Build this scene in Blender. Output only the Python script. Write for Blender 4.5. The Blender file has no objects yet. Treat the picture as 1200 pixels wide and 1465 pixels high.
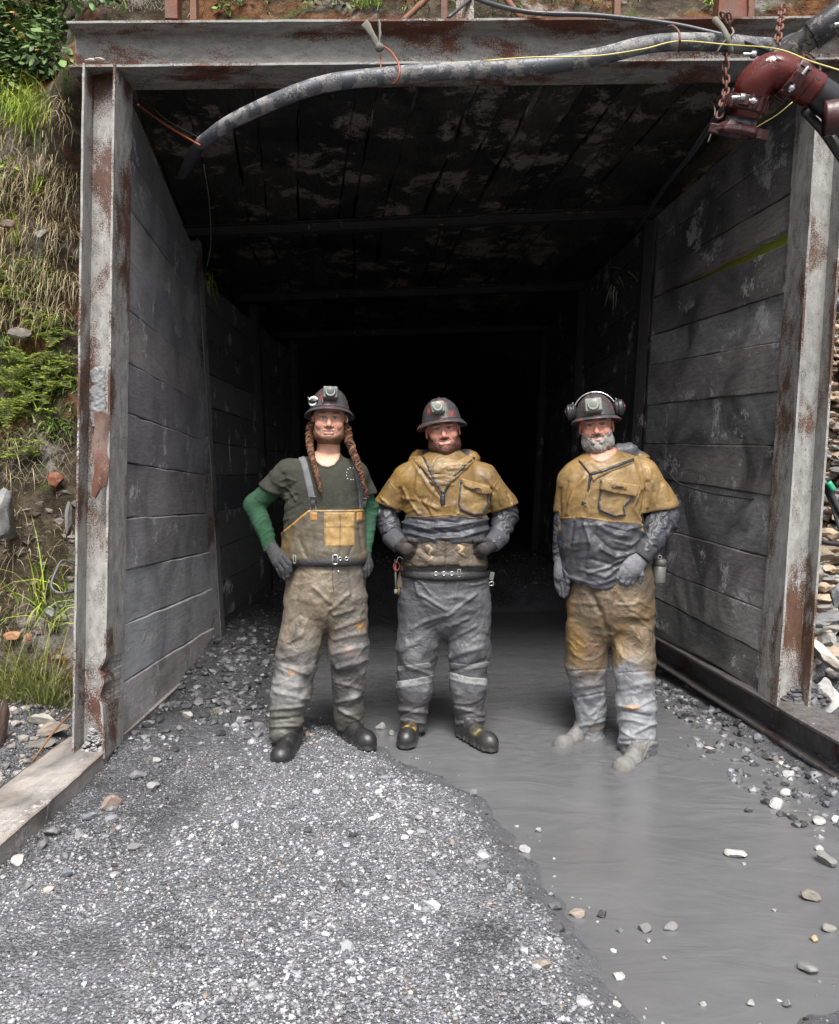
import bpy, math, random
import numpy as np
from mathutils import Vector, Matrix
random.seed(7); RNG=np.random.default_rng(11)
scene=bpy.context.scene; COL=scene.collection
FP=1150.0; CH=1.5; HY=675.0
def at(px,py,Y):
    return np.array([(px-600.)/FP*Y, Y, CH-(py-HY)/FP*Y])
# ------------------------------------------------ numpy noise
def _h(i,j,k,s):
    n=(i*374761393+j*668265263+k*2147483647%1000003*69069+s*1274126177)&0xffffffff
    n=((n^(n>>13))*1274126177)&0xffffffff
    n=((n^(n>>15))*2246822519)&0xffffffff
    return ((n^(n>>16))&0xffff).astype(np.float32)/32767.5-1
def vnoise(P,s=0):
    P=np.asarray(P,np.float64)+1000.5
    I=np.floor(P).astype(np.int64); f=(P-I).astype(np.float32); f=f*f*(3-2*f)
    i,j,k=I[...,0],I[...,1],I[...,2]; u,v,w=f[...,0],f[...,1],f[...,2]
    def L(a,b,t): return a+(b-a)*t
    x00=L(_h(i,j,k,s),_h(i+1,j,k,s),u); x10=L(_h(i,j+1,k,s),_h(i+1,j+1,k,s),u)
    x01=L(_h(i,j,k+1,s),_h(i+1,j,k+1,s),u); x11=L(_h(i,j+1,k+1,s),_h(i+1,j+1,k+1,s),u)
    return L(L(x00,x10,v),L(x01,x11,v),w)
def fbm(P,o=4,s=0,g=.5):
    P=np.asarray(P); a=1;t=0;r=0
    for q in range(o):
        r=r+a*vnoise(P*(2.03**q),s+q*17); t+=a; a*=g
    return r/t
def sst(a,b,x):
    t=np.clip((x-a)/(b-a),0,1); return t*t*(3-2*t)
# ------------------------------------------------ meshes
ORG={}
def tag(o,label=None,cat=None,group=None,kind=None):
    if label: o['label']=label
    if cat: o['category']=cat
    if group: o['group']=group
    if kind: o['kind']=kind
    return o
def empty(name,loc,label,cat,group=None):
    o=bpy.data.objects.new(name,None); COL.objects.link(o); o.empty_display_size=.1
    o.location=loc; ORG[o.name]=np.array(loc,float); return tag(o,label,cat,group)
def raw_mesh(name,V,F,smooth=True,col=None,mi=None):
    me=bpy.data.meshes.new(name); V=np.asarray(V,np.float32)
    me.vertices.add(len(V)); me.vertices.foreach_set('co',V.ravel())
    if isinstance(F,np.ndarray):
        n,k=F.shape; lv=F.ravel().astype(np.int32); ls=np.arange(0,n*k,k,dtype=np.int32)
    else:
        ln=np.array([len(f) for f in F],np.int32); n=len(F)
        lv=np.array([i for f in F for i in f],np.int32); ls=np.concatenate([[0],np.cumsum(ln)[:-1]]).astype(np.int32)
    me.loops.add(len(lv)); me.loops.foreach_set('vertex_index',lv)
    me.polygons.add(n); me.polygons.foreach_set('loop_start',ls)
    me.update(calc_edges=True); me.validate()
    me.polygons.foreach_set('use_smooth',np.full(len(me.polygons),smooth,bool))
    if mi is not None and len(mi)==len(me.polygons): me.polygons.foreach_set('material_index',np.asarray(mi,np.int32))
    if col is not None:
        c=np.ones((len(V),4),np.float32); c[:,:3]=col
        a=me.color_attributes.new('Col','FLOAT_COLOR','POINT'); a.data.foreach_set('color',c.ravel())
    return me
def obj(name,V,F,mat,parent=None,origin=None,smooth=True,col=None,mi=None,bevel=0,auto=None):
    V=np.asarray(V,float)
    if origin is None:
        if parent is not None: origin=ORG[parent.name]
        else: origin=np.array([V[:,0].mean(),V[:,1].mean(),V[:,2].min()])
    origin=np.asarray(origin,float)
    me=raw_mesh(name,V-origin,F,smooth,col,mi)
    for m in (mat if isinstance(mat,(list,tuple)) else [mat]): me.materials.append(m)
    o=bpy.data.objects.new(name,me); COL.objects.link(o)
    if parent is not None:
        o.parent=parent; o.location=origin-ORG[parent.name]
    else: o.location=origin
    ORG[o.name]=origin
    if bevel:
        b=o.modifiers.new('b','BEVEL'); b.width=bevel; b.segments=2; b.limit_method='ANGLE'; b.angle_limit=.6
    if auto is not None:
        me.set_sharp_from_angle(angle=auto)
    return o
def join(parts):
    """parts: (V,F) or (V,F,C)"""
    Vs=[];Fs=[];Cs=[];n=0
    for p in parts:
        V=np.asarray(p[0],float); Vs.append(V)
        Fs+= [tuple(int(i)+n for i in f) for f in p[1]]
        if len(p)>2: Cs.append(np.broadcast_to(np.asarray(p[2],float),(len(V),3)))
        n+=len(V)
    V=np.concatenate(Vs)
    return (V,Fs,np.concatenate(Cs)) if Cs else (V,Fs)
def box(c,s,R=None,sub=None):
    x,y,z=np.array(s)/2.
    V=np.array([[-x,-y,-z],[x,-y,-z],[x,y,-z],[-x,y,-z],[-x,-y,z],[x,-y,z],[x,y,z],[-x,y,z]])
    if R is not None: V=V@np.array(R).T
    return V+np.array(c),[(0,3,2,1),(4,5,6,7),(0,1,5,4),(1,2,6,5),(2,3,7,6),(3,0,4,7)]
def rotm(ax,a):
    return np.array(Matrix.Rotation(a,3,ax))
def frames(P,up=None):
    P=np.asarray(P,float); T=np.gradient(P,axis=0); T/=np.linalg.norm(T,axis=1)[:,None]+1e-9
    n=np.array(up if up is not None else [0,0,1.]); 
    if abs(T[0]@n)>.95: n=np.array([1.,0,0])
    N=[]
    for t in T:
        n=n-t*(n@t); n/=np.linalg.norm(n)+1e-9; N.append(n.copy())
    N=np.array(N); return T,N,np.cross(T,N)
def catmull(P,n):
    P=np.asarray(P,float)
    if len(P)<3:
        t=np.linspace(0,1,n)[:,None]; return P[0]*(1-t)+P[-1]*t
    Q=np.vstack([2*P[0]-P[1],P,2*P[-1]-P[-2]]); out=[]
    for t in np.linspace(0,len(P)-1-1e-6,n):
        i=int(t);u=t-i;a,b,c,d=Q[i],Q[i+1],Q[i+2],Q[i+3]
        out.append(.5*((2*b)+(-a+c)*u+(2*a-5*b+4*c-d)*u*u+(-a+3*b-3*c+d)*u**3))
    return np.array(out)
def tube(P,r,n=10,cap=True,up=None,sec=None,noise=0,ns=20):
    P=np.asarray(P,float); T,N,B=frames(P,up); r=np.broadcast_to(np.asarray(r,float),(len(P),))
    a=np.linspace(0,2*math.pi,n,endpoint=False)
    s=np.stack([np.cos(a),np.sin(a)],1) if sec is None else np.asarray(sec,float)
    n=len(s)
    V=P[:,None,:]+r[:,None,None]*(s[None,:,:1]*N[:,None,:]+s[None,:,1:]*B[:,None,:])
    V=V.reshape(-1,3)
    if noise:
        c=np.repeat(P,n,0); d=V-c; V=c+d*(1+noise*fbm(V*ns,3)[:,None])
    m=len(P);F=[]
    for i in range(m-1):
        for j in range(n):
            k=(j+1)%n; F.append((i*n+j,i*n+k,(i+1)*n+k,(i+1)*n+j))
    if cap: F.append(tuple(range(n-1,-1,-1))); F.append(tuple((m-1)*n+j for j in range(n)))
    return V,F
def lathe(prof,n=32,sx=1,sy=1,c=(0,0,0),R=None,arc=None):
    prof=np.asarray(prof,float); a=np.linspace(0,2*math.pi,n,endpoint=False)
    V=np.stack([prof[:,None,0]*np.cos(a)*sx,prof[:,None,0]*np.sin(a)*sy,np.broadcast_to(prof[:,None,1],(len(prof),n))],2).reshape(-1,3)
    if R is not None: V=V@np.asarray(R).T
    V=V+np.array(c); F=[]
    for i in range(len(prof)-1):
        for j in range(n):
            k=(j+1)%n; F.append((i*n+j,i*n+k,(i+1)*n+k,(i+1)*n+j))
    F.append(tuple(range(n-1,-1,-1))); F.append(tuple((len(prof)-1)*n+j for j in range(n)))
    return V,F
def tors(R,r,c,Rm=None,n=24,m=8,sx=1,sy=1,a0=0,a1=2*math.pi):
    full=abs(a1-a0-2*math.pi)<1e-6
    a=np.linspace(a0,a1,n,endpoint=not full); P=np.stack([R*sx*np.cos(a),R*sy*np.sin(a),0*a],1)
    b=np.linspace(0,2*math.pi,m,endpoint=False)
    rad=np.stack([np.cos(a),np.sin(a),0*a],1)
    V=P[:,None]+r*(np.cos(b)[None,:,None]*rad[:,None]+np.sin(b)[None,:,None]*np.array([0,0,1.]))
    V=V.reshape(-1,3)
    if Rm is not None: V=V@np.asarray(Rm).T
    F=[]
    for i in range(n if full else n-1):
        i2=(i+1)%n
        for j in range(m):
            k=(j+1)%m; F.append((i*m+j,i2*m+j,i2*m+k,i*m+k))
    if not full: F.append(tuple(range(m))); F.append(tuple((n-1)*m+j for j in range(m-1,-1,-1)))
    return V+np.array(c),F
def lookR(z,up=(0,0,1)):
    """matrix whose local z axis maps onto z"""
    z=np.array(z,float); z/=np.linalg.norm(z); u=np.array(up,float)
    if abs(u@z)>.95: u=np.array([1.,0,0])
    x=np.cross(u,z); x/=np.linalg.norm(x); y=np.cross(z,x)
    return np.stack([x,y,z],1)
def cyl(p0,p1,r,n=20,ch=.15):
    p0=np.array(p0,float);p1=np.array(p1,float);L=np.linalg.norm(p1-p0)
    c=min(r*ch,L*.3)
    return lathe([(1e-4,0),(r-c,0),(r,c),(r,L-c),(r-c,L),(1e-4,L)],n,c=p0,R=lookR(p1-p0))
def ico(sub=1):
    import bmesh
    bm=bmesh.new(); bmesh.ops.create_icosphere(bm,subdivisions=sub,radius=1)
    V=np.array([v.co[:] for v in bm.verts]); F=np.array([[v.index for v in f.verts] for f in bm.faces]); bm.free()
    return V,F
ICO={s:ico(s) for s in (1,2,3,4)}
def rock_shape(seed,sub=3,flat=.6,cuts=7,rough=.06):
    r=np.random.default_rng(seed); V,F=ICO[sub]; V=V.copy()
    for q in range(cuts):
        n=r.normal(size=3); n/=np.linalg.norm(n); d=r.uniform(.45,.8)
        t=V@n; m=t>d; V[m]-=np.outer(t[m]-d,n)
    V=V*(1+rough*fbm(V*2.5+seed*3.1,3)[:,None]*2)
    V*=np.array([1,r.uniform(.65,.9),flat])
    return V,F
def ibeam(p0,p1,ha,hb,tf,tw,a,b,n=40,warp=None):
    """flange to flange axis a (half ha), flange width axis b (half hb)"""
    a=np.array(a,float);b=np.array(b,float);p0=np.array(p0,float);p1=np.array(p1,float)
    sec=[(-ha,-hb),(-ha,hb),(-ha+tf,hb),(-ha+tf,tw),(ha-tf,tw),(ha-tf,hb),(ha,hb),(ha,-hb),(ha-tf,-hb),(ha-tf,-tw),(-ha+tf,-tw),(-ha+tf,-hb)]
    t=np.linspace(0,1,n+1)[:,None]; P=p0*(1-t)+p1*t
    V=(P[:,None]+np.array([s[0]*a+s[1]*b for s in sec])[None]).reshape(-1,3); m=12; F=[]
    for i in range(n):
        for j in range(m):
            k=(j+1)%m; F.append((i*m+j,i*m+k,(i+1)*m+k,(i+1)*m+j))
    o=n*m
    for e,f in ((0,1),(o,0)):
        qs=[(0,1,2,11),(11,2,3,10),(10,3,4,9),(9,4,5,8),(8,5,6,7)]
        # end caps as five quads
        for q in qs: F.append(tuple(e+x for x in (q if not f else q[::-1])))
    return V,F
# ------------------------------------------------ signed distance modelling
class SDF:
    def __init__(s,lo,hi,h):
        s.lo=np.array(lo,np.float64); s.h=h
        s.n=np.ceil((np.array(hi)-s.lo)/h).astype(int)+1
        s.D=np.full(s.n,.08,np.float32)
    def block(s,lo,hi):
        a=np.clip(np.floor((np.array(lo)-s.lo)/s.h).astype(int),0,s.n); b=np.clip(np.ceil((np.array(hi)-s.lo)/s.h).astype(int)+1,0,s.n)
        if (b<=a).any(): return None
        g=[(s.lo[i]+np.arange(a[i],b[i])*s.h).astype(np.float32) for i in range(3)]
        X,Y,Z=np.meshgrid(*g,indexing='ij',sparse=True)
        return (slice(a[0],b[0]),slice(a[1],b[1]),slice(a[2],b[2])),X,Y,Z
    def comb(s,sl,d,k,op):
        o=s.D[sl]
        if op=='u':
            if k>0: hh=np.clip(.5+.5*(o-d)/k,0,1); r=o*(1-hh)+d*hh-k*hh*(1-hh)
            else: r=np.minimum(o,d)
        else:
            if k>0: hh=np.clip(.5-.5*(o+d)/k,0,1); r=o*(1-hh)+(-d)*hh+k*hh*(1-hh)
            else: r=np.maximum(o,-d)
        s.D[sl]=r
    def cone(s,a,b,ra,rb,k=.02,ys=1.,op='u'):
        """round cone between a and b; ys squashes its depth (y)"""
        a=np.array(a,float);b=np.array(b,float);m=max(ra,rb)+max(k,.03)+.02
        B=s.block(np.minimum(a,b)-m,np.maximum(a,b)+m)
        if B is None: return
        sl,X,Y,Z=B; cy=(a[1]+b[1])/2
        d=b-a; L2=float(d@d)+1e-12
        t=np.clip(((X-a[0])*d[0]+(Y-a[1])*d[1]+(Z-a[2])*d[2])/L2,0,1)
        r=ra+(rb-ra)*t
        dy=(Y-a[1]-t*d[1])/ys
        q=np.sqrt((X-a[0]-t*d[0])**2+dy**2+(Z-a[2]-t*d[2])**2)
        g=q-r
        if ys!=1:  # rough lipschitz fix
            g=g*np.clip(1-(1-ys)*np.abs(dy)/(q+1e-6),ys,1)
        s.comb(sl,g.astype(np.float32),k,op)
    def ell(s,c,r,k=.02,R=None,op='u'):
        c=np.array(c,float);r=np.array(r,float);m=r.max()+max(k,.02)+.01
        B=s.block(c-m,c+m)
        if B is None: return
        sl,X,Y,Z=B; x,y,z=X-c[0],Y-c[1],Z-c[2]
        if R is not None:
            R=np.asarray(R); x,y,z=(R[0,0]*x+R[1,0]*y+R[2,0]*z),(R[0,1]*x+R[1,1]*y+R[2,1]*z),(R[0,2]*x+R[1,2]*y+R[2,2]*z)
        k0=np.sqrt((x/r[0])**2+(y/r[1])**2+(z/r[2])**2)+1e-6; k1=np.sqrt((x/r[0]**2)**2+(y/r[1]**2)**2+(z/r[2]**2)**2)+1e-6
        s.comb(sl,(k0*(k0-1)/k1).astype(np.float32),k,op)
    def chain(s,P,r,k=.02,ys=1.,op='u'):
        for i in range(len(P)-1): s.cone(P[i],P[i+1],r[i],r[i+1],k,ys,op)
    def bx(s,c,r,rad=.01,k=.01,R=None,op='u'):
        c=np.array(c,float);r=np.array(r,float);m=np.linalg.norm(r)+rad+k+.01
        B=s.block(c-m,c+m)
        if B is None: return
        sl,X,Y,Z=B; x,y,z=X-c[0],Y-c[1],Z-c[2]
        if R is not None:
            R=np.asarray(R); x,y,z=(R[0,0]*x+R[1,0]*y+R[2,0]*z),(R[0,1]*x+R[1,1]*y+R[2,1]*z),(R[0,2]*x+R[1,2]*y+R[2,2]*z)
        qx,qy,qz=np.abs(x)-r[0]+rad,np.abs(y)-r[1]+rad,np.abs(z)-r[2]+rad
        d=np.sqrt(np.maximum(qx,0)**2+np.maximum(qy,0)**2+np.maximum(qz,0)**2)+np.minimum(np.maximum(qx,np.maximum(qy,qz)),0)-rad
        s.comb(sl,d.astype(np.float32),k,op)
    def cut(s,fn):
        """intersect with the half space / region where fn(X,Y,Z)<0"""
        g=[(s.lo[i]+np.arange(s.n[i])*s.h).astype(np.float32) for i in range(3)]
        X,Y,Z=np.meshgrid(*g,indexing='ij',sparse=True)
        s.D=np.maximum(s.D,fn(X,Y,Z)).astype(np.float32)
    def mesh(s):
        D=s.D; nx,ny,nz=D.shape; S=D<0
        c=[(i,j,k) for i in (0,1) for j in (0,1) for k in (0,1)]
        cnt=sum(S[i:nx-1+i,j:ny-1+j,k:nz-1+k].astype(np.int8) for i,j,k in c)
        act=(cnt>0)&(cnt<8); idx=np.argwhere(act); vid=np.full(act.shape,-1,np.int64); vid[act]=np.arange(len(idx))
        acc=np.zeros((len(idx),3)); n=np.zeros(len(idx))
        vals={q:D[idx[:,0]+q[0],idx[:,1]+q[1],idx[:,2]+q[2]] for q in c}
        for q in c:
            for ax in range(3):
                if q[ax]==0:
                    q2=list(q);q2[ax]=1;q2=tuple(q2)
                    a,b=vals[q],vals[q2]; m=(a<0)!=(b<0)
                    t=np.where(m,a/(a-b+1e-12),0)
                    p=np.zeros((len(idx),3))+np.array(q); p[:,ax]+=t
                    acc[m]+=p[m]; n[m]+=1
        V=s.lo+(idx+acc/n[:,None])*s.h
        Fs=[]
        for ax in range(3):
            A=S.take(range(S.shape[ax]-1),ax); Bm=S.take(range(1,S.shape[ax]),ax)
            for fl in (0,1):
                e=np.argwhere(A&~Bm) if fl==0 else np.argwhere(~A&Bm)
                o1,o2=[(1,2),(2,0),(0,1)][ax]
                m=(e[:,o1]>0)&(e[:,o2]>0)&(e[:,o1]<np.array(S.shape)[o1]-1)&(e[:,o2]<np.array(S.shape)[o2]-1); e=e[m]
                def g(d1,d2):
                    q=e.copy(); q[:,o1]-=d1; q[:,o2]-=d2; return vid[q[:,0],q[:,1],q[:,2]]
                f=np.stack([g(1,1),g(0,1),g(0,0),g(1,0)],1)
                Fs.append(f if fl==0 else f[:,::-1])
        F=np.concatenate(Fs); F=F[(F>=0).all(1)]
        return V,F
def vnormals(V,F):
    F=np.asarray(F); n=np.cross(V[F[:,2]]-V[F[:,0]],V[F[:,3]]-V[F[:,1]]) if F.shape[1]==4 else np.cross(V[F[:,1]]-V[F[:,0]],V[F[:,2]]-V[F[:,0]])
    N=np.zeros_like(V)
    for i in range(F.shape[1]): np.add.at(N,F[:,i],n)
    return N/(np.linalg.norm(N,axis=1)[:,None]+1e-12)
def relax(V,F,it=2,w=.5):
    F=np.asarray(F); E=np.concatenate([F[:,[i,(i+1)%F.shape[1]]] for i in range(F.shape[1])])
    for q in range(it):
        A=np.zeros_like(V);n=np.zeros(len(V))
        np.add.at(A,E[:,0],V[E[:,1]]);np.add.at(n,E[:,0],1);np.add.at(A,E[:,1],V[E[:,0]]);np.add.at(n,E[:,1],1)
        V=V*(1-w)+w*A/np.maximum(n,1)[:,None]
    return V
def segd(P,poly,closed=False):
    """2D distance to a polyline"""
    poly=np.asarray(poly,float); n=len(poly); d=np.full(len(P),1e9)
    for i in range(n if closed else n-1):
        a,b=poly[i],poly[(i+1)%n]; e=b-a; t=np.clip(((P-a)@e)/(e@e+1e-12),0,1)
        d=np.minimum(d,np.linalg.norm(P-a-t[:,None]*e,axis=1))
    return d
def sdpoly(P,poly):
    """signed: positive inside"""
    poly=np.asarray(poly,float); d=segd(P,poly,True); ins=np.zeros(len(P),bool); n=len(poly)
    for i in range(n):
        a,b=poly[i],poly[(i+1)%n]
        m=((a[1]>P[:,1])!=(b[1]>P[:,1]))&(P[:,0]<(b[0]-a[0])*(P[:,1]-a[1])/(b[1]-a[1]+1e-12)+a[0]); ins^=m
    return np.where(ins,d,-d)
# ------------------------------------------------ materials
class NT:
    def __init__(s,name):
        s.m=bpy.data.materials.new(name); s.m.use_nodes=True; s.t=s.m.node_tree; s.t.nodes.clear()
        s.out=s.t.nodes.new('ShaderNodeOutputMaterial'); s.b=s.t.nodes.new('ShaderNodeBsdfPrincipled')
        s.t.links.new(s.b.outputs[0],s.out.inputs[0]); s.tc=s.t.nodes.new('ShaderNodeTexCoord').outputs['Object']
    def L(s,a,b): s.t.links.new(a,b)
    def put(s,sock,v):
        if isinstance(v,bpy.types.NodeSocket): s.L(v,sock)
        elif v is not None:
            if hasattr(sock.default_value,'__len__') and not hasattr(v,'__len__'): v=[v]*len(sock.default_value)
            if hasattr(sock.default_value,'__len__') and len(sock.default_value)==4 and len(v)==3: v=(*v,1)
            sock.default_value=v
    def map(s,scale=(1,1,1),rot=(0,0,0),vec=None,loc=(0,0,0)):
        n=s.t.nodes.new('ShaderNodeMapping'); s.L(vec or s.tc,n.inputs[0]); n.inputs['Scale'].default_value=scale; n.inputs['Rotation'].default_value=rot; n.inputs['Location'].default_value=loc
        return n.outputs[0]
    def noise(s,scale=5,detail=6,rough=.55,vec=None,dist=0,col=False):
        n=s.t.nodes.new('ShaderNodeTexNoise'); s.L(vec or s.tc,n.inputs['Vector']); n.inputs['Scale'].default_value=scale; n.inputs['Detail'].default_value=detail; n.inputs['Roughness'].default_value=rough; n.inputs['Distortion'].default_value=dist
        return n.outputs['Color' if col else 'Fac']
    def vor(s,scale=5,feat='F1',vec=None,out='Distance',rnd=1):
        n=s.t.nodes.new('ShaderNodeTexVoronoi'); n.feature=feat; s.L(vec or s.tc,n.inputs['Vector']); n.inputs['Scale'].default_value=scale; n.inputs['Randomness'].default_value=rnd
        return n.outputs[out]
    def ramp(s,f,stops,mode='LINEAR'):
        n=s.t.nodes.new('ShaderNodeValToRGB'); s.put(n.inputs[0],f); e=n.color_ramp.elements; n.color_ramp.interpolation=mode
        while len(e)<len(stops): e.new(.5)
        for q,(p,c) in zip(e,stops):
            q.position=p; q.color=(c,c,c,1) if not hasattr(c,'__len__') else (*c,1)
        return n.outputs[0]
    def mix(s,f,a,b,mode='MIX'):
        n=s.t.nodes.new('ShaderNodeMix'); n.data_type='RGBA'; n.blend_type=mode; s.put(n.inputs[0],f); s.put(n.inputs[6],a); s.put(n.inputs[7],b); return n.outputs[2]
    def math(s,op,a,b=0.,c=None,clamp=False):
        n=s.t.nodes.new('ShaderNodeMath'); n.operation=op; n.use_clamp=clamp; s.put(n.inputs[0],a); s.put(n.inputs[1],b)
        if c is not None: s.put(n.inputs[2],c)
        return n.outputs[0]
    def attr(s,name='Col'):
        n=s.t.nodes.new('ShaderNodeAttribute'); n.attribute_name=name; return n.outputs['Color']
    def sep(s,vec=None):
        n=s.t.nodes.new('ShaderNodeSeparateXYZ'); s.L(vec or s.tc,n.inputs[0]); return n.outputs
    def geo(s,o): return s.t.nodes.new('ShaderNodeNewGeometry').outputs[o]
    def bump(s,h,st=.5,dist=.01,nrm=None):
        n=s.t.nodes.new('ShaderNodeBump'); s.put(n.inputs['Height'],h); n.inputs['Strength'].default_value=st; n.inputs['Distance'].default_value=dist
        if nrm is not None: s.L(nrm,n.inputs['Normal'])
        return n.outputs[0]
    def fin(s,col,rough=.7,nrm=None,metal=0,spec=None,sss=0,coat=0):
        s.put(s.b.inputs['Base Color'],col); s.put(s.b.inputs['Roughness'],rough); s.put(s.b.inputs['Metallic'],metal)
        if nrm is not None: s.L(nrm,s.b.inputs['Normal'])
        if spec is not None: s.put(s.b.inputs['Specular IOR Level'],spec)
        if sss: s.b.inputs['Subsurface Weight'].default_value=sss; s.b.inputs['Subsurface Radius'].default_value=(.01,.004,.002); s.b.inputs['Subsurface Scale'].default_value=1
        if coat: s.b.inputs['Coat Weight'].default_value=coat; s.b.inputs['Coat Roughness'].default_value=.15
        return s.m
M={}
def mk_cloth(name,rough=.6,bs=.35,grime=.45,gs=9,spec=.4,weave=600,crease=1.):
    n=NT(name); c=n.attr()
    g=n.noise(gs,7,.62,dist=.6); g2=n.noise(gs*5,5,.6)
    c2=n.mix(n.ramp(g,[(.35,grime),(.62,0)]),c,n.mix(.55,c,(.05,.048,.048)))
    c3=n.mix(n.ramp(g2,[(.3,.35),(.7,0)]),c2,(.03,.03,.032))
    lt=n.mix(n.ramp(n.noise(gs*2.3,6,.7,dist=1),[(.56,0),(.75,.12)]),c3,(.22,.21,.2))
    h=n.math('ADD',n.math('MULTIPLY',n.noise(32,6,.62,dist=1.3),1.1),n.math('MULTIPLY',n.noise(weave,2,.5),.2))
    for sc_,w_ in ((5,1.0),(11,.45)):
        q=n.math('ABSOLUTE',n.math('SUBTRACT',n.noise(sc_,1,.5,dist=1.6),.5)); h=n.math('ADD',h,n.math('MULTIPLY',n.ramp(q,[(0,1),(.16,0)]),n.math('MULTIPLY',n.ramp(n.noise(3.5,3,.5),[(.42,0),(.62,1)]),w_*crease)))
    return n.fin(lt,n.ramp(g2,[(.3,rough-.12),(.7,rough+.12)]),n.bump(h,bs,.010),spec=spec)
M['oil']=mk_cloth('waxed_cloth',.45,.3,.6,8,.42)
M['rain']=mk_cloth('rain_trouser',.45,.5,.6,7,.45)
M['cotton']=mk_cloth('cotton',.9,.3,.25,6,.15)
M['glove']=mk_cloth('glove_cloth',.75,.5,.55,25,.3)
M['rubber']=mk_cloth('rubber',.38,.25,.5,18,.5)
M['mud']=mk_cloth('mud_coated_rubber',.7,.5,.3,22,.2)
M['leather']=mk_cloth('leather',.62,.4,.3,20,.3)
n=NT('skin'); c=n.attr(); c=n.mix(n.ramp(n.noise(60,5,.6),[(.35,.35),(.65,0)]),c,n.mix(.5,c,(.28,.06,.045)))
M['skin']=n.fin(c,.48,n.bump(n.noise(220,4,.6),.25,.002),spec=.4,sss=.12)
n=NT('hair'); c=n.attr(); c=n.mix(n.ramp(n.noise(260,3,.6),[(.35,.7),(.65,0)]),c,n.mix(.75,c,(.01,.007,.006)))
M['hair']=n.fin(c,.5,n.bump(n.noise(420,3,.7),1,.004),spec=.35)
def mk_helmet(name,red,seed,t0=.5):
    n=NT(name); v=n.map(loc=(seed,seed*.7,0)); f=n.noise(14,5,.55,vec=v,dist=.8); g=n.noise(70,5,.65,vec=v)
    base=n.mix(n.ramp(f,[(t0,0),(t0+.05,1)]),n.ramp(g,[(.3,(.022,.021,.022)),(.7,(.06,.057,.06))]),n.mix(n.ramp(g,[(.4,.6),(.6,0)]),red,(.08,.05,.05)))
    return n.fin(base,n.ramp(g,[(.3,.35),(.7,.6)]),n.bump(g,.2,.003),spec=.5)
M['hel1']=mk_helmet('helmet_shell_a',(.22,.012,.02),3.1,.58); M['hel2']=mk_helmet('helmet_shell_b',(.26,.03,.014),6.3,.55); M['hel3']=mk_helmet('helmet_shell_c',(.22,.05,.042),9.7,.56)
def mk_simple(name,col,rough=.5,metal=0,spec=.5,bs=.1,sc=60,var=.3,coat=0,dirt=(.05,.045,.04),dd=.4):
    n=NT(name); g=n.noise(sc,5,.6); g2=n.noise(sc*.2,5,.6,dist=.5)
    c=n.mix(n.ramp(g,[(.3,var),(.7,0)]),col,tuple(x*.45 for x in col)); c=n.mix(n.ramp(g2,[(.45,0),(.7,dd)]),c,dirt)
    return n.fin(c,n.ramp(g,[(.3,max(.05,rough-.1)),(.7,rough+.12)]),n.bump(g,bs,.003),metal,spec,coat=coat)
M['black']=mk_simple('black_plastic',(.02,.02,.022),.4)
M['lamp']=mk_simple('lamp_grey_plastic',(.17,.185,.155),.45,dd=.3)
M['lampd']=mk_simple('lamp_dark_plastic',(.05,.06,.05),.45,dd=.2)
M['lens']=mk_simple('lamp_lens',(.5,.52,.5),.12,.55,sc=200,var=.5,dd=0)
M['chrome']=mk_simple('bright_metal',(.6,.6,.6),.25,.9,dd=.2)
M['yellow']=mk_simple('yellow_rubber',(.5,.3,.02),.5)
M['white']=mk_simple('white_plastic',(.75,.78,.8),.3,dd=.1,var=.1)
M['bottle']=mk_simple('grey_painted_metal',(.12,.12,.108),.45,.2)
M['redtag']=mk_simple('red_plastic',(.4,.03,.03),.4)
M['wood']=mk_simple('tool_wood',(.2,.10,.045),.6)
M['pouch']=mk_simple('brown_leather',(.12,.085,.06),.6)
def mk_steel(name,g0,rust,amt,seed,splat=.5,scl=1.,streak=True):
    """grey coated steel with rust showing through and mud/shotcrete splashes"""
    n=NT(name); v=n.map((1,1,.45) if streak else (.5,1,1),loc=(seed,seed,seed)); a=n.noise(3.2*scl,9,.66,vec=v,dist=.5); b=n.noise(26*scl,7,.7,vec=v); d=n.noise(140,4,.7)
    grey=n.ramp(b,[(.3,tuple(x*.6 for x in g0)),(.7,tuple(min(1,x*1.35) for x in g0))])
    rc=n.ramp(b,[(.25,tuple(x*.35 for x in rust)),(.75,rust)])
    m=n.math('ADD',n.math('MULTIPLY',a,1.),n.math('MULTIPLY',n.math('SUBTRACT',d,.5),.45))
    c=n.mix(n.ramp(m,[(amt-.035,1),(amt+.035,0)]),grey,rc)
    s=n.math('ADD',n.noise(7*scl,9,.7,vec=v),n.math('MULTIPLY',d,.35)); sp=n.ramp(s,[(.74+.1*(1-splat),0),(.78+.1*(1-splat),1)])
    c=n.mix(sp,c,n.ramp(d,[(.3,(.17,.165,.16)),(.7,(.38,.37,.36))]))
    dk=n.ramp(n.noise(60,4,.6),[(.3,1),(.36,0)]); c=n.mix(n.math('MULTIPLY',dk,.7),c,(.03,.025,.022))
    h=n.math('ADD',n.math('MULTIPLY',sp,.6),n.math('MULTIPLY',b,.5)); h=n.math('ADD',h,n.math('MULTIPLY',d,.35))
    return n.fin(c,n.ramp(b,[(.3,.5),(.7,.85)]),n.bump(h,.7,.008),0,.35)
M['postL']=mk_steel('post_steel_splashed',(.27,.262,.25),(.12,.058,.04),.475,1.3,.9)
M['postR']=mk_steel('post_steel_weathered',(.26,.255,.245),(.13,.068,.042),.475,5.2,.9)
M['beam']=mk_steel('beam_steel_rusted',(.22,.218,.205),(.14,.052,.03),.485,8.4,.75,1,False)
M['rust']=mk_steel('rust_steel',(.1,.06,.045),(.2,.06,.03),.56,2.2,.1)
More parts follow.
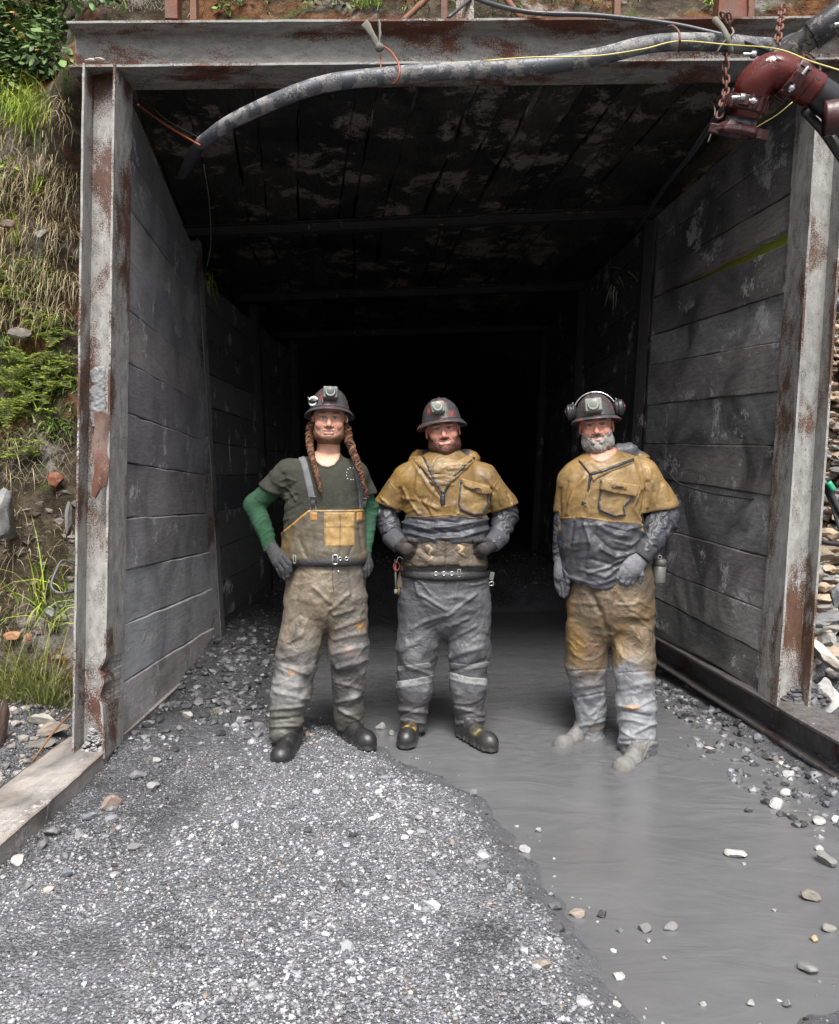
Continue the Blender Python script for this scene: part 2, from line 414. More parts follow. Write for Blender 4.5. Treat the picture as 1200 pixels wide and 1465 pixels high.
M['orust']=mk_steel('orange_rust_steel',(.13,.06,.035),(.27,.085,.035),.5,7.2,.3)
M['sill']=mk_steel('sill_steel',(.085,.08,.078),(.06,.03,.02),.42,3.7,.1)
M['fsteel']=mk_steel('frame_steel_sooty',(.02,.02,.021),(.03,.02,.015),.45,9.1,.2)  # near-black steel with a little dull rust
def mk_timber(name,axis,dark,light,splash,seed,wet=0,thr=.66,brown=.45,big=.85):
    n=NT(name); sc=[9,9,9]; sc[axis]=1.2; v=n.map(tuple(sc),loc=(seed,0,seed)); g=n.noise(6,8,.7,vec=v,dist=.4)
    c0=n.attr(); bign=n.noise(1.7,8,.62,dist=.8); f=n.noise(55,6,.7)
    c=n.ramp(g,[(.3,dark),(.7,light)]); c=n.mix(.999,c,c0,'MULTIPLY')
    c=n.mix(n.ramp(bign,[(.38,big),(.58,0)]),c,tuple(x*.3 for x in dark))
    c=n.mix(n.ramp(n.noise(.9,6,.6,vec=v),[(.55,0),(.68,brown)]),c,(dark[0]*1.1,dark[1]*.85,dark[2]*.65))
    s=n.math('ADD',n.noise(3.1,9,.72,dist=.3),n.math('MULTIPLY',n.math('SUBTRACT',f,.5),.22)); sp=n.ramp(s,[(thr-.06,0),(thr-.01,1)])
    c=n.mix(sp,c,n.ramp(f,[(.3,tuple(x*.45 for x in splash)),(.7,splash)]))
    cr=n.ramp(n.vor(5,'DISTANCE_TO_EDGE',vec=n.map((1,1,2.5) if axis==1 else (2,1,1))),[(0,1),(.02,0)])
    c=n.mix(n.math('MULTIPLY',cr,n.ramp(n.noise(2.5,3,.5),[(.55,0),(.62,.35)])),c,(.01,.01,.01))
    h=n.math('ADD',n.math('MULTIPLY',g,.5),n.math('MULTIPLY',sp,.5)); h=n.math('ADD',h,n.math('MULTIPLY',f,.4))
    return n.fin(c,n.ramp(f,[(.3,.45),(.7,.8)]),n.bump(h,.6,.012),0,.35)
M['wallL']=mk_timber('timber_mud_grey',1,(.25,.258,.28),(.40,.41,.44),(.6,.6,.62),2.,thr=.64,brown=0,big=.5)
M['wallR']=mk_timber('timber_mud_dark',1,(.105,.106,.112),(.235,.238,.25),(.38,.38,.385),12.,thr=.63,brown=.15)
M['ceil']=mk_timber('timber_ceiling_sooty',1,(.010,.0095,.009),(.032,.029,.026),(.17,.15,.135),22.,thr=.6)  # near-black planks with pale patches
M['plate']=mk_steel('torn_plate_rust',(.13,.09,.075),(.15,.062,.038),.55,4.4,.3)
M['fpost']=mk_steel('inner_post_steel',(.13,.13,.135),(.06,.035,.025),.43,6.1,.5)
M['slab']=mk_timber('sill_timber_dusty',1,(.25,.23,.215),(.34,.31,.29),(.45,.42,.4),32.,thr=.66)
# ground
n=NT('ground_grey_gravel_mud'); a=n.noise(2.2,6,.6); b=n.noise(30,6,.65); vd=n.vor(75); vc=n.vor(75,out='Color'); vd2=n.vor(190); vc2=n.vor(190,out='Color'); v3=n.vor(33,out='Distance')
sx=n.sep(vc)[0]; sx2=n.sep(vc2)[1]
peb=n.ramp(sx,[(.0,(.06,.06,.065)),(.55,(.12,.122,.135)),(.85,(.22,.225,.24)),(1,(.4,.4,.41))]); peb2=n.ramp(sx2,[(0,(.05,.05,.055)),(.6,(.12,.122,.133)),(1,(.34,.34,.36))])
mud=n.ramp(b,[(.3,(.05,.051,.056)),(.7,(.11,.112,.122))])
mk=n.ramp(n.math('SUBTRACT',n.math('ADD',a,.12),vd),[(.0,0),(.25,1)]); c=n.mix(n.math('MULTIPLY',mk,.75),mud,peb); c=n.mix(n.ramp(n.noise(5,5,.6),[(.42,.0),(.6,.7)]),c,peb2)
tn=n.sep(n.attr()); cc_=n.t.nodes.new('ShaderNodeCombineColor'); [n.L(tn[0],cc_.inputs[q]) for q in range(3)]; c=n.mix(.999,c,cc_.outputs[0],'MULTIPLY'); c=n.mix(tn[1],c,n.ramp(b,[(.3,(.062,.063,.068)),(.7,(.10,.101,.107))]))
h=n.math('ADD',n.math('MULTIPLY',n.math('SUBTRACT',1,vd),1.),n.math('MULTIPLY',n.math('SUBTRACT',1,vd2),.5)); h=n.math('ADD',h,n.math('MULTIPLY',b,.6)); h=n.math('MULTIPLY',h,n.math('SUBTRACT',1.05,tn[1]))
M['ground']=n.fin(c,.45,n.bump(h,.9,.012),0,.4)
n=NT('stone'); c=n.attr(); g=n.noise(45,6,.65); g2=n.noise(9,5,.6,dist=1.)
c=n.mix(n.ramp(g,[(.3,.5),(.65,0)]),c,n.mix(.6,c,(.03,.03,.032))); c=n.mix(n.ramp(g2,[(.5,0),(.66,.35)]),c,(.3,.29,.28))
M['stone']=n.fin(c,.6,n.bump(g,.6,.006),0,.4)
n=NT('pebble'); c=n.attr(); M['pebble']=n.fin(c,.4,None,0,.5)
n=NT('muddy_water'); v=n.map((1.2,2.6,1),rot=(0,0,.3)); w=n.noise(1.8,3,.45,vec=v,dist=1.8); w2=n.noise(6,3,.5,vec=n.map((1.,1.6,1),rot=(0,0,.3)),dist=1.5); b=n.noise(1.5,5,.6)
h=n.math('ADD',w,n.math('MULTIPLY',w2,.16))
M['water']=n.fin(n.ramp(b,[(.3,(.085,.086,.09)),(.7,(.115,.116,.12))]),n.ramp(w2,[(.3,.14),(.7,.24)]),n.bump(h,.24,.04),0,.4)
# hill
n=NT('hillside_earth'); a=n.noise(1.4,8,.65,dist=.6); b=n.noise(9,8,.68,dist=.4); r=n.ramp(n.vor(6,'DISTANCE_TO_EDGE',vec=n.map((1,1,1.5))),[(0,0),(.12,1)])
c=n.ramp(b,[(.3,(.012,.010,.007)),(.5,(.055,.042,.026)),(.72,(.15,.12,.085))]); c=n.mix(n.ramp(n.math('ADD',a,n.ramp(n.sep()[2],[(0,0),(1,0)]) if 0 else n.math('MULTIPLY',n.math('GREATER_THAN',n.sep()[2],3.9),.075)),[(.55,0),(.64,.75)]),c,n.ramp(b,[(.35,(.05,.018,.008)),(.7,(.28,.11,.035))]))
c=n.mix(n.ramp(n.noise(2.6,7,.65),[(.55,0),(.62,.8)]),c,n.ramp(b,[(.3,(.1,.09,.08)),(.7,(.4,.37,.33))]))
c=n.mix(n.ramp(n.noise(4,7,.65),[(.58,0),(.66,.8)]),c,(.06,.09,.015))
M['hill']=n.fin(c,.9,n.bump(n.math('ADD',b,n.math('MULTIPLY',n.noise(40,6,.7),.4)),1,.08),0,.2)
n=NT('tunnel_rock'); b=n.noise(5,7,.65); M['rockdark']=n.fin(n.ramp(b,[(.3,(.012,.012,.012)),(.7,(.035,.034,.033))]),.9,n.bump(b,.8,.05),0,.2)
n=NT('leaf'); c=n.attr(); M['leaf']=n.fin(c,.5,None,0,.3); n.b.inputs['Transmission Weight'].default_value=0
def mk_pipe(name,base,splash,thr,rough=.4):
    n=NT(name); a=n.noise(9,8,.68,dist=.4); f=n.noise(120,4,.65)
    s=n.ramp(n.math('ADD',a,n.math('MULTIPLY',n.math('SUBTRACT',f,.5),.2)),[(thr,0),(thr+.04,1)])
    c=n.mix(n.ramp(f,[(.3,.5),(.6,0)]),base,tuple(x*.5 for x in base)); c=n.mix(s,c,n.ramp(f,[(.3,tuple(x*.5 for x in splash)),(.7,splash)]))
    return n.fin(c,n.ramp(s,[(0,rough),(1,.9)]),n.bump(n.math('ADD',s,n.math('MULTIPLY',f,.4)),.6,.005),0,.5)
M['hose']=mk_pipe('hose_grey_plastic',(.07,.076,.088),(.25,.242,.235),.49,.45)
M['cable']=mk_pipe('cable_black_rubber',(.035,.035,.04),(.16,.15,.14),.62,.4)
M['bpipe']=mk_pipe('pipe_black_plastic',(.022,.022,.025),(.2,.19,.17),.6,.3)
M['bspeck']=mk_pipe('pipe_speckled',(.03,.028,.027),(.22,.2,.17),.5,.5)
M['redpipe']=mk_pipe('pipe_red_paint',(.085,.009,.006),(.04,.018,.015),.62,.13)
M['redcast']=mk_pipe('casting_red_brown',(.05,.012,.012),(.06,.045,.04),.58,.4)
M['chain']=mk_pipe('chain_rust',(.13,.05,.035),(.05,.03,.025),.55,.7)
M['orwire']=mk_simple('orange_wire',(.26,.06,.025),.5,dd=.1)
M['ywire']=mk_simple('yellow_wire',(.55,.48,.16),.5,dd=.2)
M['rag']=mk_simple('pale_rag',(.14,.135,.11),.9)
M['wire']=mk_simple('thin_wire',(.17,.14,.11),.7)
# ------------------------------------------------ ground
WATER=-.02
SHORE=[(.72,.6),(.72,2.24),(.69,2.35),(.64,2.62),(.576,2.88),(.47,3.37),(.33,3.85),(.12,4.15),(-.05,4.42),(-.2,4.62),(-.42,4.85),(-.8,5.3),(-.95,6.5),(-.45,7.2),(-.2,7.6),(.0,8.3),(.8,8.7),(1.5,8.8),
 (1.55,7),(1.68,5.6),(1.73,5.0),(1.79,4.5),(1.86,4.2),(1.80,3.8),(1.76,3.4),(1.62,3.0),(1.5,2.7),(1.32,2.42),(.98,2.30),(.88,2.15),(.88,.6)]
def gz(x,y,detail=True):
    x=np.asarray(x,float);y=np.asarray(y,float); sh=x.shape; P=np.stack([x.ravel(),y.ravel()],1)
    near=(np.abs(P[:,0])<4)&(P[:,1]<14)&(P[:,1]>-1)
    sd=np.full(len(P),-1.); sd[near]=sdpoly(P[near],SHORE)
    P3=np.stack([P[:,0],P[:,1],0*P[:,0]],1)
    sd=sd+.10*fbm(P3*2.6,4,3)+.06*fbm(P3*9,3,8)
    X,Y=P[:,0],P[:,1]
    base=.03+.012*(X<9)+.03*fbm(P3*1.3,3,1)
    base=base+.17*sst(4.9,6.4,Y)*sst(-.75,-1.6,X)*sst(-2.4,-1.7,X)
    base=base+.42*sst(8.2,10.2,Y)*(np.abs(X)<2.5)
    base=base+.05*sst(1.6,2.0,X)*sst(3.2,4.2,Y)*sst(9,7,Y)-.05*sst(-1.3,-1.5,X)*sst(-2.15,-1.95,X)*sst(4.35,4.0,Y)
    base=base+.14*sst(-1.75,-2.3,X)*sst(3.6,4.4,Y)+.25*sst(2.15,2.6,X)*sst(3.6,4.4,Y)
    base=base-.02*np.exp(-((X+1.12+.1*(Y-3))/.16)**2)*sst(4.6,3.5,Y)   # wheel rut along the left
    z=base+(-.11-base)*sst(-.42,.3,sd)
    if detail:
        z=z+.012*fbm(P3*7,4,5)*sst(.25,-.1,sd)+.004*fbm(P3*28,3,6)*sst(.1,-.1,sd)
    return z.reshape(sh)
def ground_at(px,py,z0=None):
    Y=4.
    for q in range(12):
        p=at(px,py,Y); z=float(gz(np.array([p[0]]),np.array([p[1]]))[0]) if z0 is None else z0
        if z0 is None: z=max(z,WATER)
        Y=.5*Y+.5*np.clip((CH-z)*FP/(py-HY),1.5,14)
    p=at(px,py,Y); return p
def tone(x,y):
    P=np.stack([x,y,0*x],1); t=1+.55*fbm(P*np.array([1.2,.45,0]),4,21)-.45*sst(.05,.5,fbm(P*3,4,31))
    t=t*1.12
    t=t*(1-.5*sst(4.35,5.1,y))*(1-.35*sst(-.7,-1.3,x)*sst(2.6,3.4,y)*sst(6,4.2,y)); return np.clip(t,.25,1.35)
def axis(a,b,h,ext):
    f=np.arange(a,b+1e-6,h); return np.concatenate([[a-e for e in ext[::-1]],f,[b+e for e in ext]])
gx=axis(-3.2,3.2,.03,[.15,.4,.9,2,5,12,30,90,250]); gy=axis(1.6,11.5,.03,[.15,.4,.9,2,5,12,30,90,250])
XX,YY=np.meshgrid(gx,gy,indexing='ij'); ZZ=gz(XX,YY)
# the hill rises over the ground sheet behind the portal; the sheet itself goes on to the horizon
V=np.stack([XX,YY,ZZ],2).reshape(-1,3); nx_,ny_=XX.shape
def gridF(nx,ny):
    i,j=np.meshgrid(np.arange(nx-1),np.arange(ny-1),indexing='ij'); a=(i*ny+j).ravel(); return np.stack([a,a+ny,a+ny+1,a+1],1)
wet=sst(.035,-.01,V[:,2])*sst(-1.25,-.75,V[:,0])
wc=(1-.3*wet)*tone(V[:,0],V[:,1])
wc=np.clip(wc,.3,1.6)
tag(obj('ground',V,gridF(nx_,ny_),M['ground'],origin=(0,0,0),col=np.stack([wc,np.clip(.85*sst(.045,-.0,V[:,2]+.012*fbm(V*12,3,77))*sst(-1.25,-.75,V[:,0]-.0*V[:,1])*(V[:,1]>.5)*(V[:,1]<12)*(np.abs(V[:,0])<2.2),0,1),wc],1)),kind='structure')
xs=np.linspace(-1.4,2.0,170); ys=np.linspace(.9,9.4,300); XX,YY=np.meshgrid(xs,ys,indexing='ij')
V=np.stack([XX,YY,np.full(XX.shape,WATER)],2).reshape(-1,3)
a=.3; Pr=np.stack([V[:,0]*math.cos(a)+V[:,1]*math.sin(a),(-V[:,0]*math.sin(a)+V[:,1]*math.cos(a))*2.,0*V[:,0]],1)
V[:,2]+=.0022*fbm(Pr*1.8,3,4)
for (bx_,by_) in ((.78,4.44),(.95,4.6),(1.03,4.10),(1.17,4.3),(.42,4.40)):
    rr0=np.hypot(V[:,0]-bx_,V[:,1]-by_); V[:,2]+=.0016*np.sin(rr0*75)*np.exp(-((rr0-.18)/.16)**2)
tag(obj('muddy_water',V,gridF(170,300),M['water'],origin=(0,0,WATER)),kind='structure')
# ------------------------------------------------ hillside
def Yh(x,z):
    x=np.asarray(x,float);z=np.asarray(z,float)
    side=4.72+.27*np.maximum(z,0)+.45*sst(2.0,3.2,np.abs(x))*0
    top=4.72+.5*np.maximum(z-3.8,0)
    right=4.95+.42*np.maximum(z,0)
    s=np.where(x<0,side,right)
    w=sst(2.7,2.0,np.abs(x))*sst(3.2,4.0,z)
    P=np.stack([x,0*x,z],-1)
    return s*(1-w)+top*w+.30*fbm(P*1.1+5,4,41)*np.where(x<0,1,.5)+.07*fbm(P*5,4,43)
HG=None
def hill_at(px,py):
    return hill_many([px],[py])[0]
def hill_many(px,py):
    global HG
    gx_=np.arange(-100,1360,10.); gy_=np.arange(-80,1120,10.)
    if HG is None:
        A_,B_=np.meshgrid(gx_,gy_,indexing='ij'); HG=hill_exact(A_.ravel(),B_.ravel())[:,1].reshape(A_.shape)
    px=np.clip(np.asarray(px,float),-99,1349);py=np.clip(np.asarray(py,float),-79,1109); u=(px+100)/10;v=(py+80)/10; i=u.astype(int);j=v.astype(int);u=u-i;v=v-j
    Y=HG[i,j]*(1-u)*(1-v)+HG[i+1,j]*u*(1-v)+HG[i,j+1]*(1-u)*v+HG[i+1,j+1]*u*v
    return np.stack([(px-600)/FP*Y,Y,CH-(py-HY)/FP*Y],1)
def hill_exact(px,py):
    px=np.asarray(px,float);py=np.asarray(py,float); Y=np.full(len(px),3.9); done=np.zeros(len(px),bool)
    for q in range(75):
        hit=Yh((px-600)/FP*Y,CH-(py-HY)/FP*Y)<Y; done|=hit; Y=np.where(done,Y,Y+.05)
        if done.all(): break
    return np.stack([(px-600)/FP*Y,Y,CH-(py-HY)/FP*Y],1)
hx=np.arange(-12,12.01,.06); hz=np.arange(-.6,12,.06)
XX,ZZ=np.meshgrid(hx,hz,indexing='ij'); V=np.stack([XX,Yh(XX,ZZ),ZZ],2).reshape(-1,3); F=gridF(len(hx),len(hz))
fc=V[F].mean(1); keep=~((np.abs(fc[:,0]-.1)<2.0)&(fc[:,2]<3.82)); F=F[keep][:,::-1]
tag(obj('hillside',V,F,M['hill'],origin=(0,5,0)),kind='structure')
# earth over the roof of the tunnel and round its far end
V,F=join([box((0,11.6,5.2),(9,10,2.6)),box((-3.6,10.5,1.9),(3.2,8,4.2)),box((3.9,11,1.9),(3.4,8,4.2))])
tag(obj('earth_fill',V,F,M['hill'],origin=(0,9,0),smooth=False),kind='structure')
# rough rock tunnel beyond the timbered part
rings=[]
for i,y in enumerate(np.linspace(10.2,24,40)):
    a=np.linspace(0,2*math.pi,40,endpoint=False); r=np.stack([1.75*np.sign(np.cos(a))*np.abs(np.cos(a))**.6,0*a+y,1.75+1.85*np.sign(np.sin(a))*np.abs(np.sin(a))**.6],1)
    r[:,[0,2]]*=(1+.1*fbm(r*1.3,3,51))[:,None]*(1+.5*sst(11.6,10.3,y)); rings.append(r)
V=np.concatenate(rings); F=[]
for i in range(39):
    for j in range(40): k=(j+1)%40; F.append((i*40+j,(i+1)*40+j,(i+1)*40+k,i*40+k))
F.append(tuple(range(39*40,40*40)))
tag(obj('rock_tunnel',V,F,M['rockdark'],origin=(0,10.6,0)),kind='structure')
# ------------------------------------------------ timber walls, roof, steel frame
def plank(p0,p1,w,t,wax,tax,n=26,amp=.006,seed=0,c=1.):
    """plank from p0 to p1 (bottom edges' line), width w (start,end) along wax, thickness t along tax"""
    p0=np.array(p0,float);p1=np.array(p1,float);wax=np.array(wax,float);tax=np.array(tax,float)
    s=np.linspace(0,1,n)[:,None]; P=p0*(1-s)+p1*s; W=w[0]*(1-s)+w[1]*s
    q=P*3+seed*7.7; e0=amp*fbm(q*1.5,4,1)[:,None]*2; e1=amp*fbm(q*1.5,4,2)[:,None]*2; b=amp*.8*fbm(q,3,3)[:,None]*2
    ch=.006
    rows=[P+wax*(e0)+tax*(0+b+ch),P+wax*(ch+e0)+tax*b,P+wax*(W*.33+e0)+tax*(b+amp*.5*fbm(q*2,2,8)[:,None]),P+wax*(W*.66+e1)+tax*(b+amp*.5*fbm(q*2,2,9)[:,None]),P+wax*(W-ch+e1)+tax*b,P+wax*(W+e1)+tax*(b+ch),P+wax*(W+e1)+tax*t,P+wax*e0+tax*t]
    V=np.stack(rows,1).reshape(-1,3); m=8;F=[]; c=np.asarray(c,float)
    for i in range(n-1):
        for j in range(m): k=(j+1)%m; F.append((i*m+j,i*m+k,(i+1)*m+k,(i+1)*m+j))
    F.append(tuple(range(m-1,-1,-1)));F.append(tuple((n-1)*m+j for j in range(m)))
    return V,F,(c if c.ndim else np.array([c,c,c]))
FY=[4.30,6.30,8.5,10.7]
LZ=[.02,.36,.67,.967,1.25,1.55,1.82,2.095,2.38,2.66,2.94,3.22,3.52]
LZ2=[.02,.28,.58,.87,1.17,1.47,1.74,2.03,2.31,2.6,2.88,3.1,3.28]
Lb=[-1.60,-1.60,-1.62,-1.60]; Lt=[-1.55,-1.80,-1.78,-1.7]
RY=[4.60,6.32,8.5,10.7]; Rb=[1.945,1.64,1.6,1.55]; Rt=[2.17,1.84,1.75,1.7]
RZ=[.22,.45,.695,1.0,1.357,1.647,1.96,2.247,2.53,2.815,3.11,3.4,3.70]
RZ2=[.385,.60,.81,1.10,1.467,1.717,2.02,2.33,2.56,2.853,3.06,3.3,3.50]
def wallx(b,t,z): return b+(t-b)*z/3.5
r=random.Random(5)
def make_wall(name,side,bay,label,mat):
    V=[]
    if side<0: Y0,Y1=FY[bay],FY[bay+1]; b0,t0,b1,t1=Lb[bay],Lt[bay],Lb[bay+1],Lt[bay+1]; za,zb=(LZ,LZ2) if bay==0 else (LZ2,LZ2)
    else: Y0,Y1=RY[bay],RY[bay+1]; b0,t0,b1,t1=Rb[bay],Rt[bay],Rb[bay+1],Rt[bay+1]; za,zb=(RZ,RZ2) if bay==0 else (RZ2,RZ2)
    for i in range(len(za)-1):
        g=.004; off=side*(abs(r.gauss(0,.006)))
        if side<0 and bay>=1 and i==len(za)-2: continue
        z0,z1=za[i],zb[i]; w0,w1=za[i+1]-z0-g,zb[i+1]-z1-g
        if side>0 and bay==0 and i==9: z0+=.085; w0-=.085; z1+=.01; w1-=.01
        ins=0
        p0=(wallx(b0,t0,z0)+off,Y0+.0,z0+g); p1=(wallx(b1,t1,z1)+off,Y1-.0,z1+g)
        c=r.uniform(.65,1.2)*(1 if bay==0 else .3)*np.array([1+.10*r.random(),1.,1-.08*r.random()])  # boards past the front bay carry the tunnel's shade in their colour
        if i>=8: c*=.8  # upper boards: shade under the roof painted into the tint
        lean=np.array([(wallx(b0,t0,1.)-wallx(b0,t0,0.)),0,1.])
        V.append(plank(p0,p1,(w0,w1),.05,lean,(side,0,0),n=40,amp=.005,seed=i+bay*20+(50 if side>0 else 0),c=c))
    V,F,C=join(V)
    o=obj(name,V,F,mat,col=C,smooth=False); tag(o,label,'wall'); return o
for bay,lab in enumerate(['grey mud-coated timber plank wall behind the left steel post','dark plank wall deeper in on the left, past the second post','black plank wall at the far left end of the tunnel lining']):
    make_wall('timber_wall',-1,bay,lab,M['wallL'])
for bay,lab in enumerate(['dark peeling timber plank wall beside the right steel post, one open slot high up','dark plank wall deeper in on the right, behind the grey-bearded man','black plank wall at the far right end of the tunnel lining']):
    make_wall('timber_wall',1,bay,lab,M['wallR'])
CZl=[3.56,3.40,3.36,3.34]; CZr=[3.76,3.57,3.5,3.46]; CY=[4.2,6.3,8.5,10.7]
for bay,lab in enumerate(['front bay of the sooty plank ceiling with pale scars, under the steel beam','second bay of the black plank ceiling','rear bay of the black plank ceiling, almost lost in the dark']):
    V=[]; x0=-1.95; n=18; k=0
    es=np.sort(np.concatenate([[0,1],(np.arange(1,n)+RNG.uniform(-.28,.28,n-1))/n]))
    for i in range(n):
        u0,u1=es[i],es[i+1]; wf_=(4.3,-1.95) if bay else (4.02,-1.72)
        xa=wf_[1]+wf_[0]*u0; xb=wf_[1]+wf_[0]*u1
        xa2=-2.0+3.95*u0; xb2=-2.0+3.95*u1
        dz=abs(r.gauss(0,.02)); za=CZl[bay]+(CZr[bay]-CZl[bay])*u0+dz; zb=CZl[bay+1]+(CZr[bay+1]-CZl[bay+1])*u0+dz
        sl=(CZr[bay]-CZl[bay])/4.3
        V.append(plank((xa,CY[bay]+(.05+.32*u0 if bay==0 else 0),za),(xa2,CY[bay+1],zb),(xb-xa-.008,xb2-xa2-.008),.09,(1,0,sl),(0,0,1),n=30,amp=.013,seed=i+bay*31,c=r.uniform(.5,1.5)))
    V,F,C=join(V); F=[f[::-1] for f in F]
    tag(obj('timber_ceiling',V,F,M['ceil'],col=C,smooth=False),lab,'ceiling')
V,F=join([box((.1,7.85,3.98),(3.9,6.1,.3))]); tag(obj('roof_lagging',V,F,M['rockdark'],smooth=False),'dark earth packed above the plank ceiling','roof fill',kind='structure')
# front frame
def jitter(V,a,s,sd=0): return V+a*np.stack([fbm(V*s,3,sd),fbm(V*s,3,sd+9),fbm(V*s,3,sd+19)],1)
def post(name,pb,pt,ha,hb,tf,mat,label,dent=None,lat=None,n=60):
    pb=np.array(pb,float);pt=np.array(pt,float); a=np.array([1,0,-(pt[0]-pb[0])/(pt[2]-pb[2])]); a/=np.linalg.norm(a)
    V,F=ibeam(pb,pt,ha,hb,tf,tf*.6,a,(0,1,0),n=n)
    if dent: V=dent(V)
    V=jitter(V,.0025,9,3)
    o=obj(name,V,F,mat,bevel=.0015,smooth=False); return tag(o,label,'post')
def dentL(V):
    V=V.copy(); z=V[:,2]; fr=(V[:,1]<4.16)&(V[:,0]>-1.60-.0)
    # buckled flange edge low down
    for zc,w,a in ((.50,.035,-.035),(.38,.05,-.028),(.28,.08,-.012)):
        g=np.exp(-((z-zc)/w)**2)*fr; V[:,0]+=a*g; V[:,1]+=-.3*a*g
    return V
post('steel_post',(-1.667,4.175,.055),(-1.613,4.175,3.56),.0825,.125,.011,M['postL'],'rust-streaked steel post at the left of the portal, grey patch and torn plate halfway up',dentL,n=110)
post('steel_post',(2.02,4.475,.20),(2.255,4.475,3.76),.09,.125,.012,M['postR'],'grey and rust-brown steel post at the right of the portal, standing on the sill beam',n=60)
# torn plate and blistered coating on left post
pw=empty('torn_plate',at(155,690,4.03),'torn rust-orange steel strip curling off the left post','steel strip')
S=[];
zz=np.linspace(1.80,1.37,24); wL=np.interp(zz,[1.37,1.42,1.5,1.8],[.012,.05,.055,.06]); 
rows=[]
for z,w in zip(zz,wL):
    x0=-1.64+.008*math.sin(z*30); row=[]
    for u in np.linspace(0,1,6):
        row.append((x0+w*1.35*u+.012*fbm(np.array([[z*25,u*3,1.]]),2)[0]*u, 4.043-.006*math.sin(u*3)-.008*u*math.sin(z*18), z+.012*u*math.sin(u*9+z*40)))
    rows.append(row)
Vt=np.array(rows).reshape(-1,3); Ft=gridF(24,6); Vb=Vt+np.array([0,.004,0]); 
obj('strip',np.vstack([Vt,Vb]),[tuple(f) for f in Ft]+[tuple(f[::-1]+len(Vt)) for f in Ft],M['plate'],pw)
sd_=np.random.default_rng(3)
bl=SDF((-1.73,4.02,1.66),(-1.6,4.2,2.08),.005)
for q in range(46):
    t=sd_.random(); bl.ell((-1.665+sd_.uniform(-.036,.033)*(1-.4*t),4.172,2.03-.3*t),(.02,.008,.03),.012)
V,F=bl.mesh(); V[:,1]+=.010*fbm(V*70,4)
tag(obj('concrete_splash',V,F,M['stone'],col=np.array([.20,.205,.215])),'pale blistered concrete splash stuck to the left steel post','concrete splash')
# top beam
bz0=3.655;bz1=3.86
a=np.array([-(bz1-bz0)/4.45,0,1]); a/=np.linalg.norm(a)
V,F=ibeam((-1.78,4.175,bz0),(2.95,4.50,bz1+.01),.117,.125,.012,.009,a,(-.07,1,0),n=120); V=jitter(V,.003,8,6)
o=obj('steel_beam',V,F,M['beam'],bevel=.0015,smooth=False); tag(o,'long steel beam across the top of the portal, rusty at its left end','beam')
# mud crust lying on the bottom flange and a stone on the left end
for k,(px,w,seed) in enumerate(((128,12,4),(143,9,8))):
    V,F=rock_shape(seed,2,.5); p=at(px,90,4.1); c=p+np.array([0,0,.012])
    o=obj('rock',V*np.array([w*.0036,.03,.022])+c,F,M['stone'],col=np.array([.42,.38,.33])); tag(o,['pale stone on the left end of the beam flange, outermost','small pale stone on the beam flange just right of its neighbour'][k],'rock')
# inner cross beams + posts
inn=[('second crossbeam','sooty steel crossbeam at the back of the front ceiling bay'),('third','black steel crossbeam between second and rear ceiling bays'),('fourth','black steel crossbeam at the rear end of the ceiling')]
for i in (1,2,3):
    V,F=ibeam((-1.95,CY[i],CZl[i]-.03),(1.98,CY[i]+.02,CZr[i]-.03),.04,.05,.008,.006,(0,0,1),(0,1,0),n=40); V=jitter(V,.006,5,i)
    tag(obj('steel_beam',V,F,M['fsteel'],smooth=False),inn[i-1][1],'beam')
labs=[('dark steel post halfway in on the left wall','dark steel post halfway in on the right wall, behind the bearded man'),('black steel post deep in the tunnel on the left','black steel post deep in the tunnel on the right'),('farthest black steel post on the left','farthest black steel post on the right')]
for i in (1,2,3):
    for s in (0,1):
        b=(Lb if s==0 else Rb)[i]; t=(Lt if s==0 else Rt)[i]; z=(CZl if s==0 else CZr)[i]-.09; e=(.03 if s==0 else -.03); z0=.0 if s==0 else .3
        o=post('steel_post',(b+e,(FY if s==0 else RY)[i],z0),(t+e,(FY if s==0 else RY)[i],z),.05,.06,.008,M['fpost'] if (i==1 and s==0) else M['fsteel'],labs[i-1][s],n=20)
# sills
def sill_pt(Y): return np.array([1.93-.126*(Y-4.35),Y,.23+.032*(Y-4.35)])
p0=sill_pt(3.0);p1=sill_pt(6.9); off=np.array([.11,0,-.095])
V,F=ibeam(p0+off,p1+off,.095,.11,.014,.01,(0,0,1),(1,.126,0),n=90); V=jitter(V,.006,3,12)
pass
tag(obj('sill_beam',V,F,M['sill'],bevel=.002,smooth=False),'long dark steel sill beam lying under the right wall along the water','beam')
V,F,C=plank((-1.60,2.45,.075),(-1.59,6.3,.085),(-.30,-.25),-.16,(1,0,0),(0,0,1),n=60,amp=.006,seed=77)
V[:,2]=np.where(V[:,2]<-.0,V[:,2],V[:,2]); V[:,2]+=.0
F=[f[::-1] for f in F] if False else F
tag(obj('sill_timber',V,F,M['slab'],col=np.ones(3),smooth=False),'dusty pinkish-grey timber sill running from the left post toward the viewer','timber')
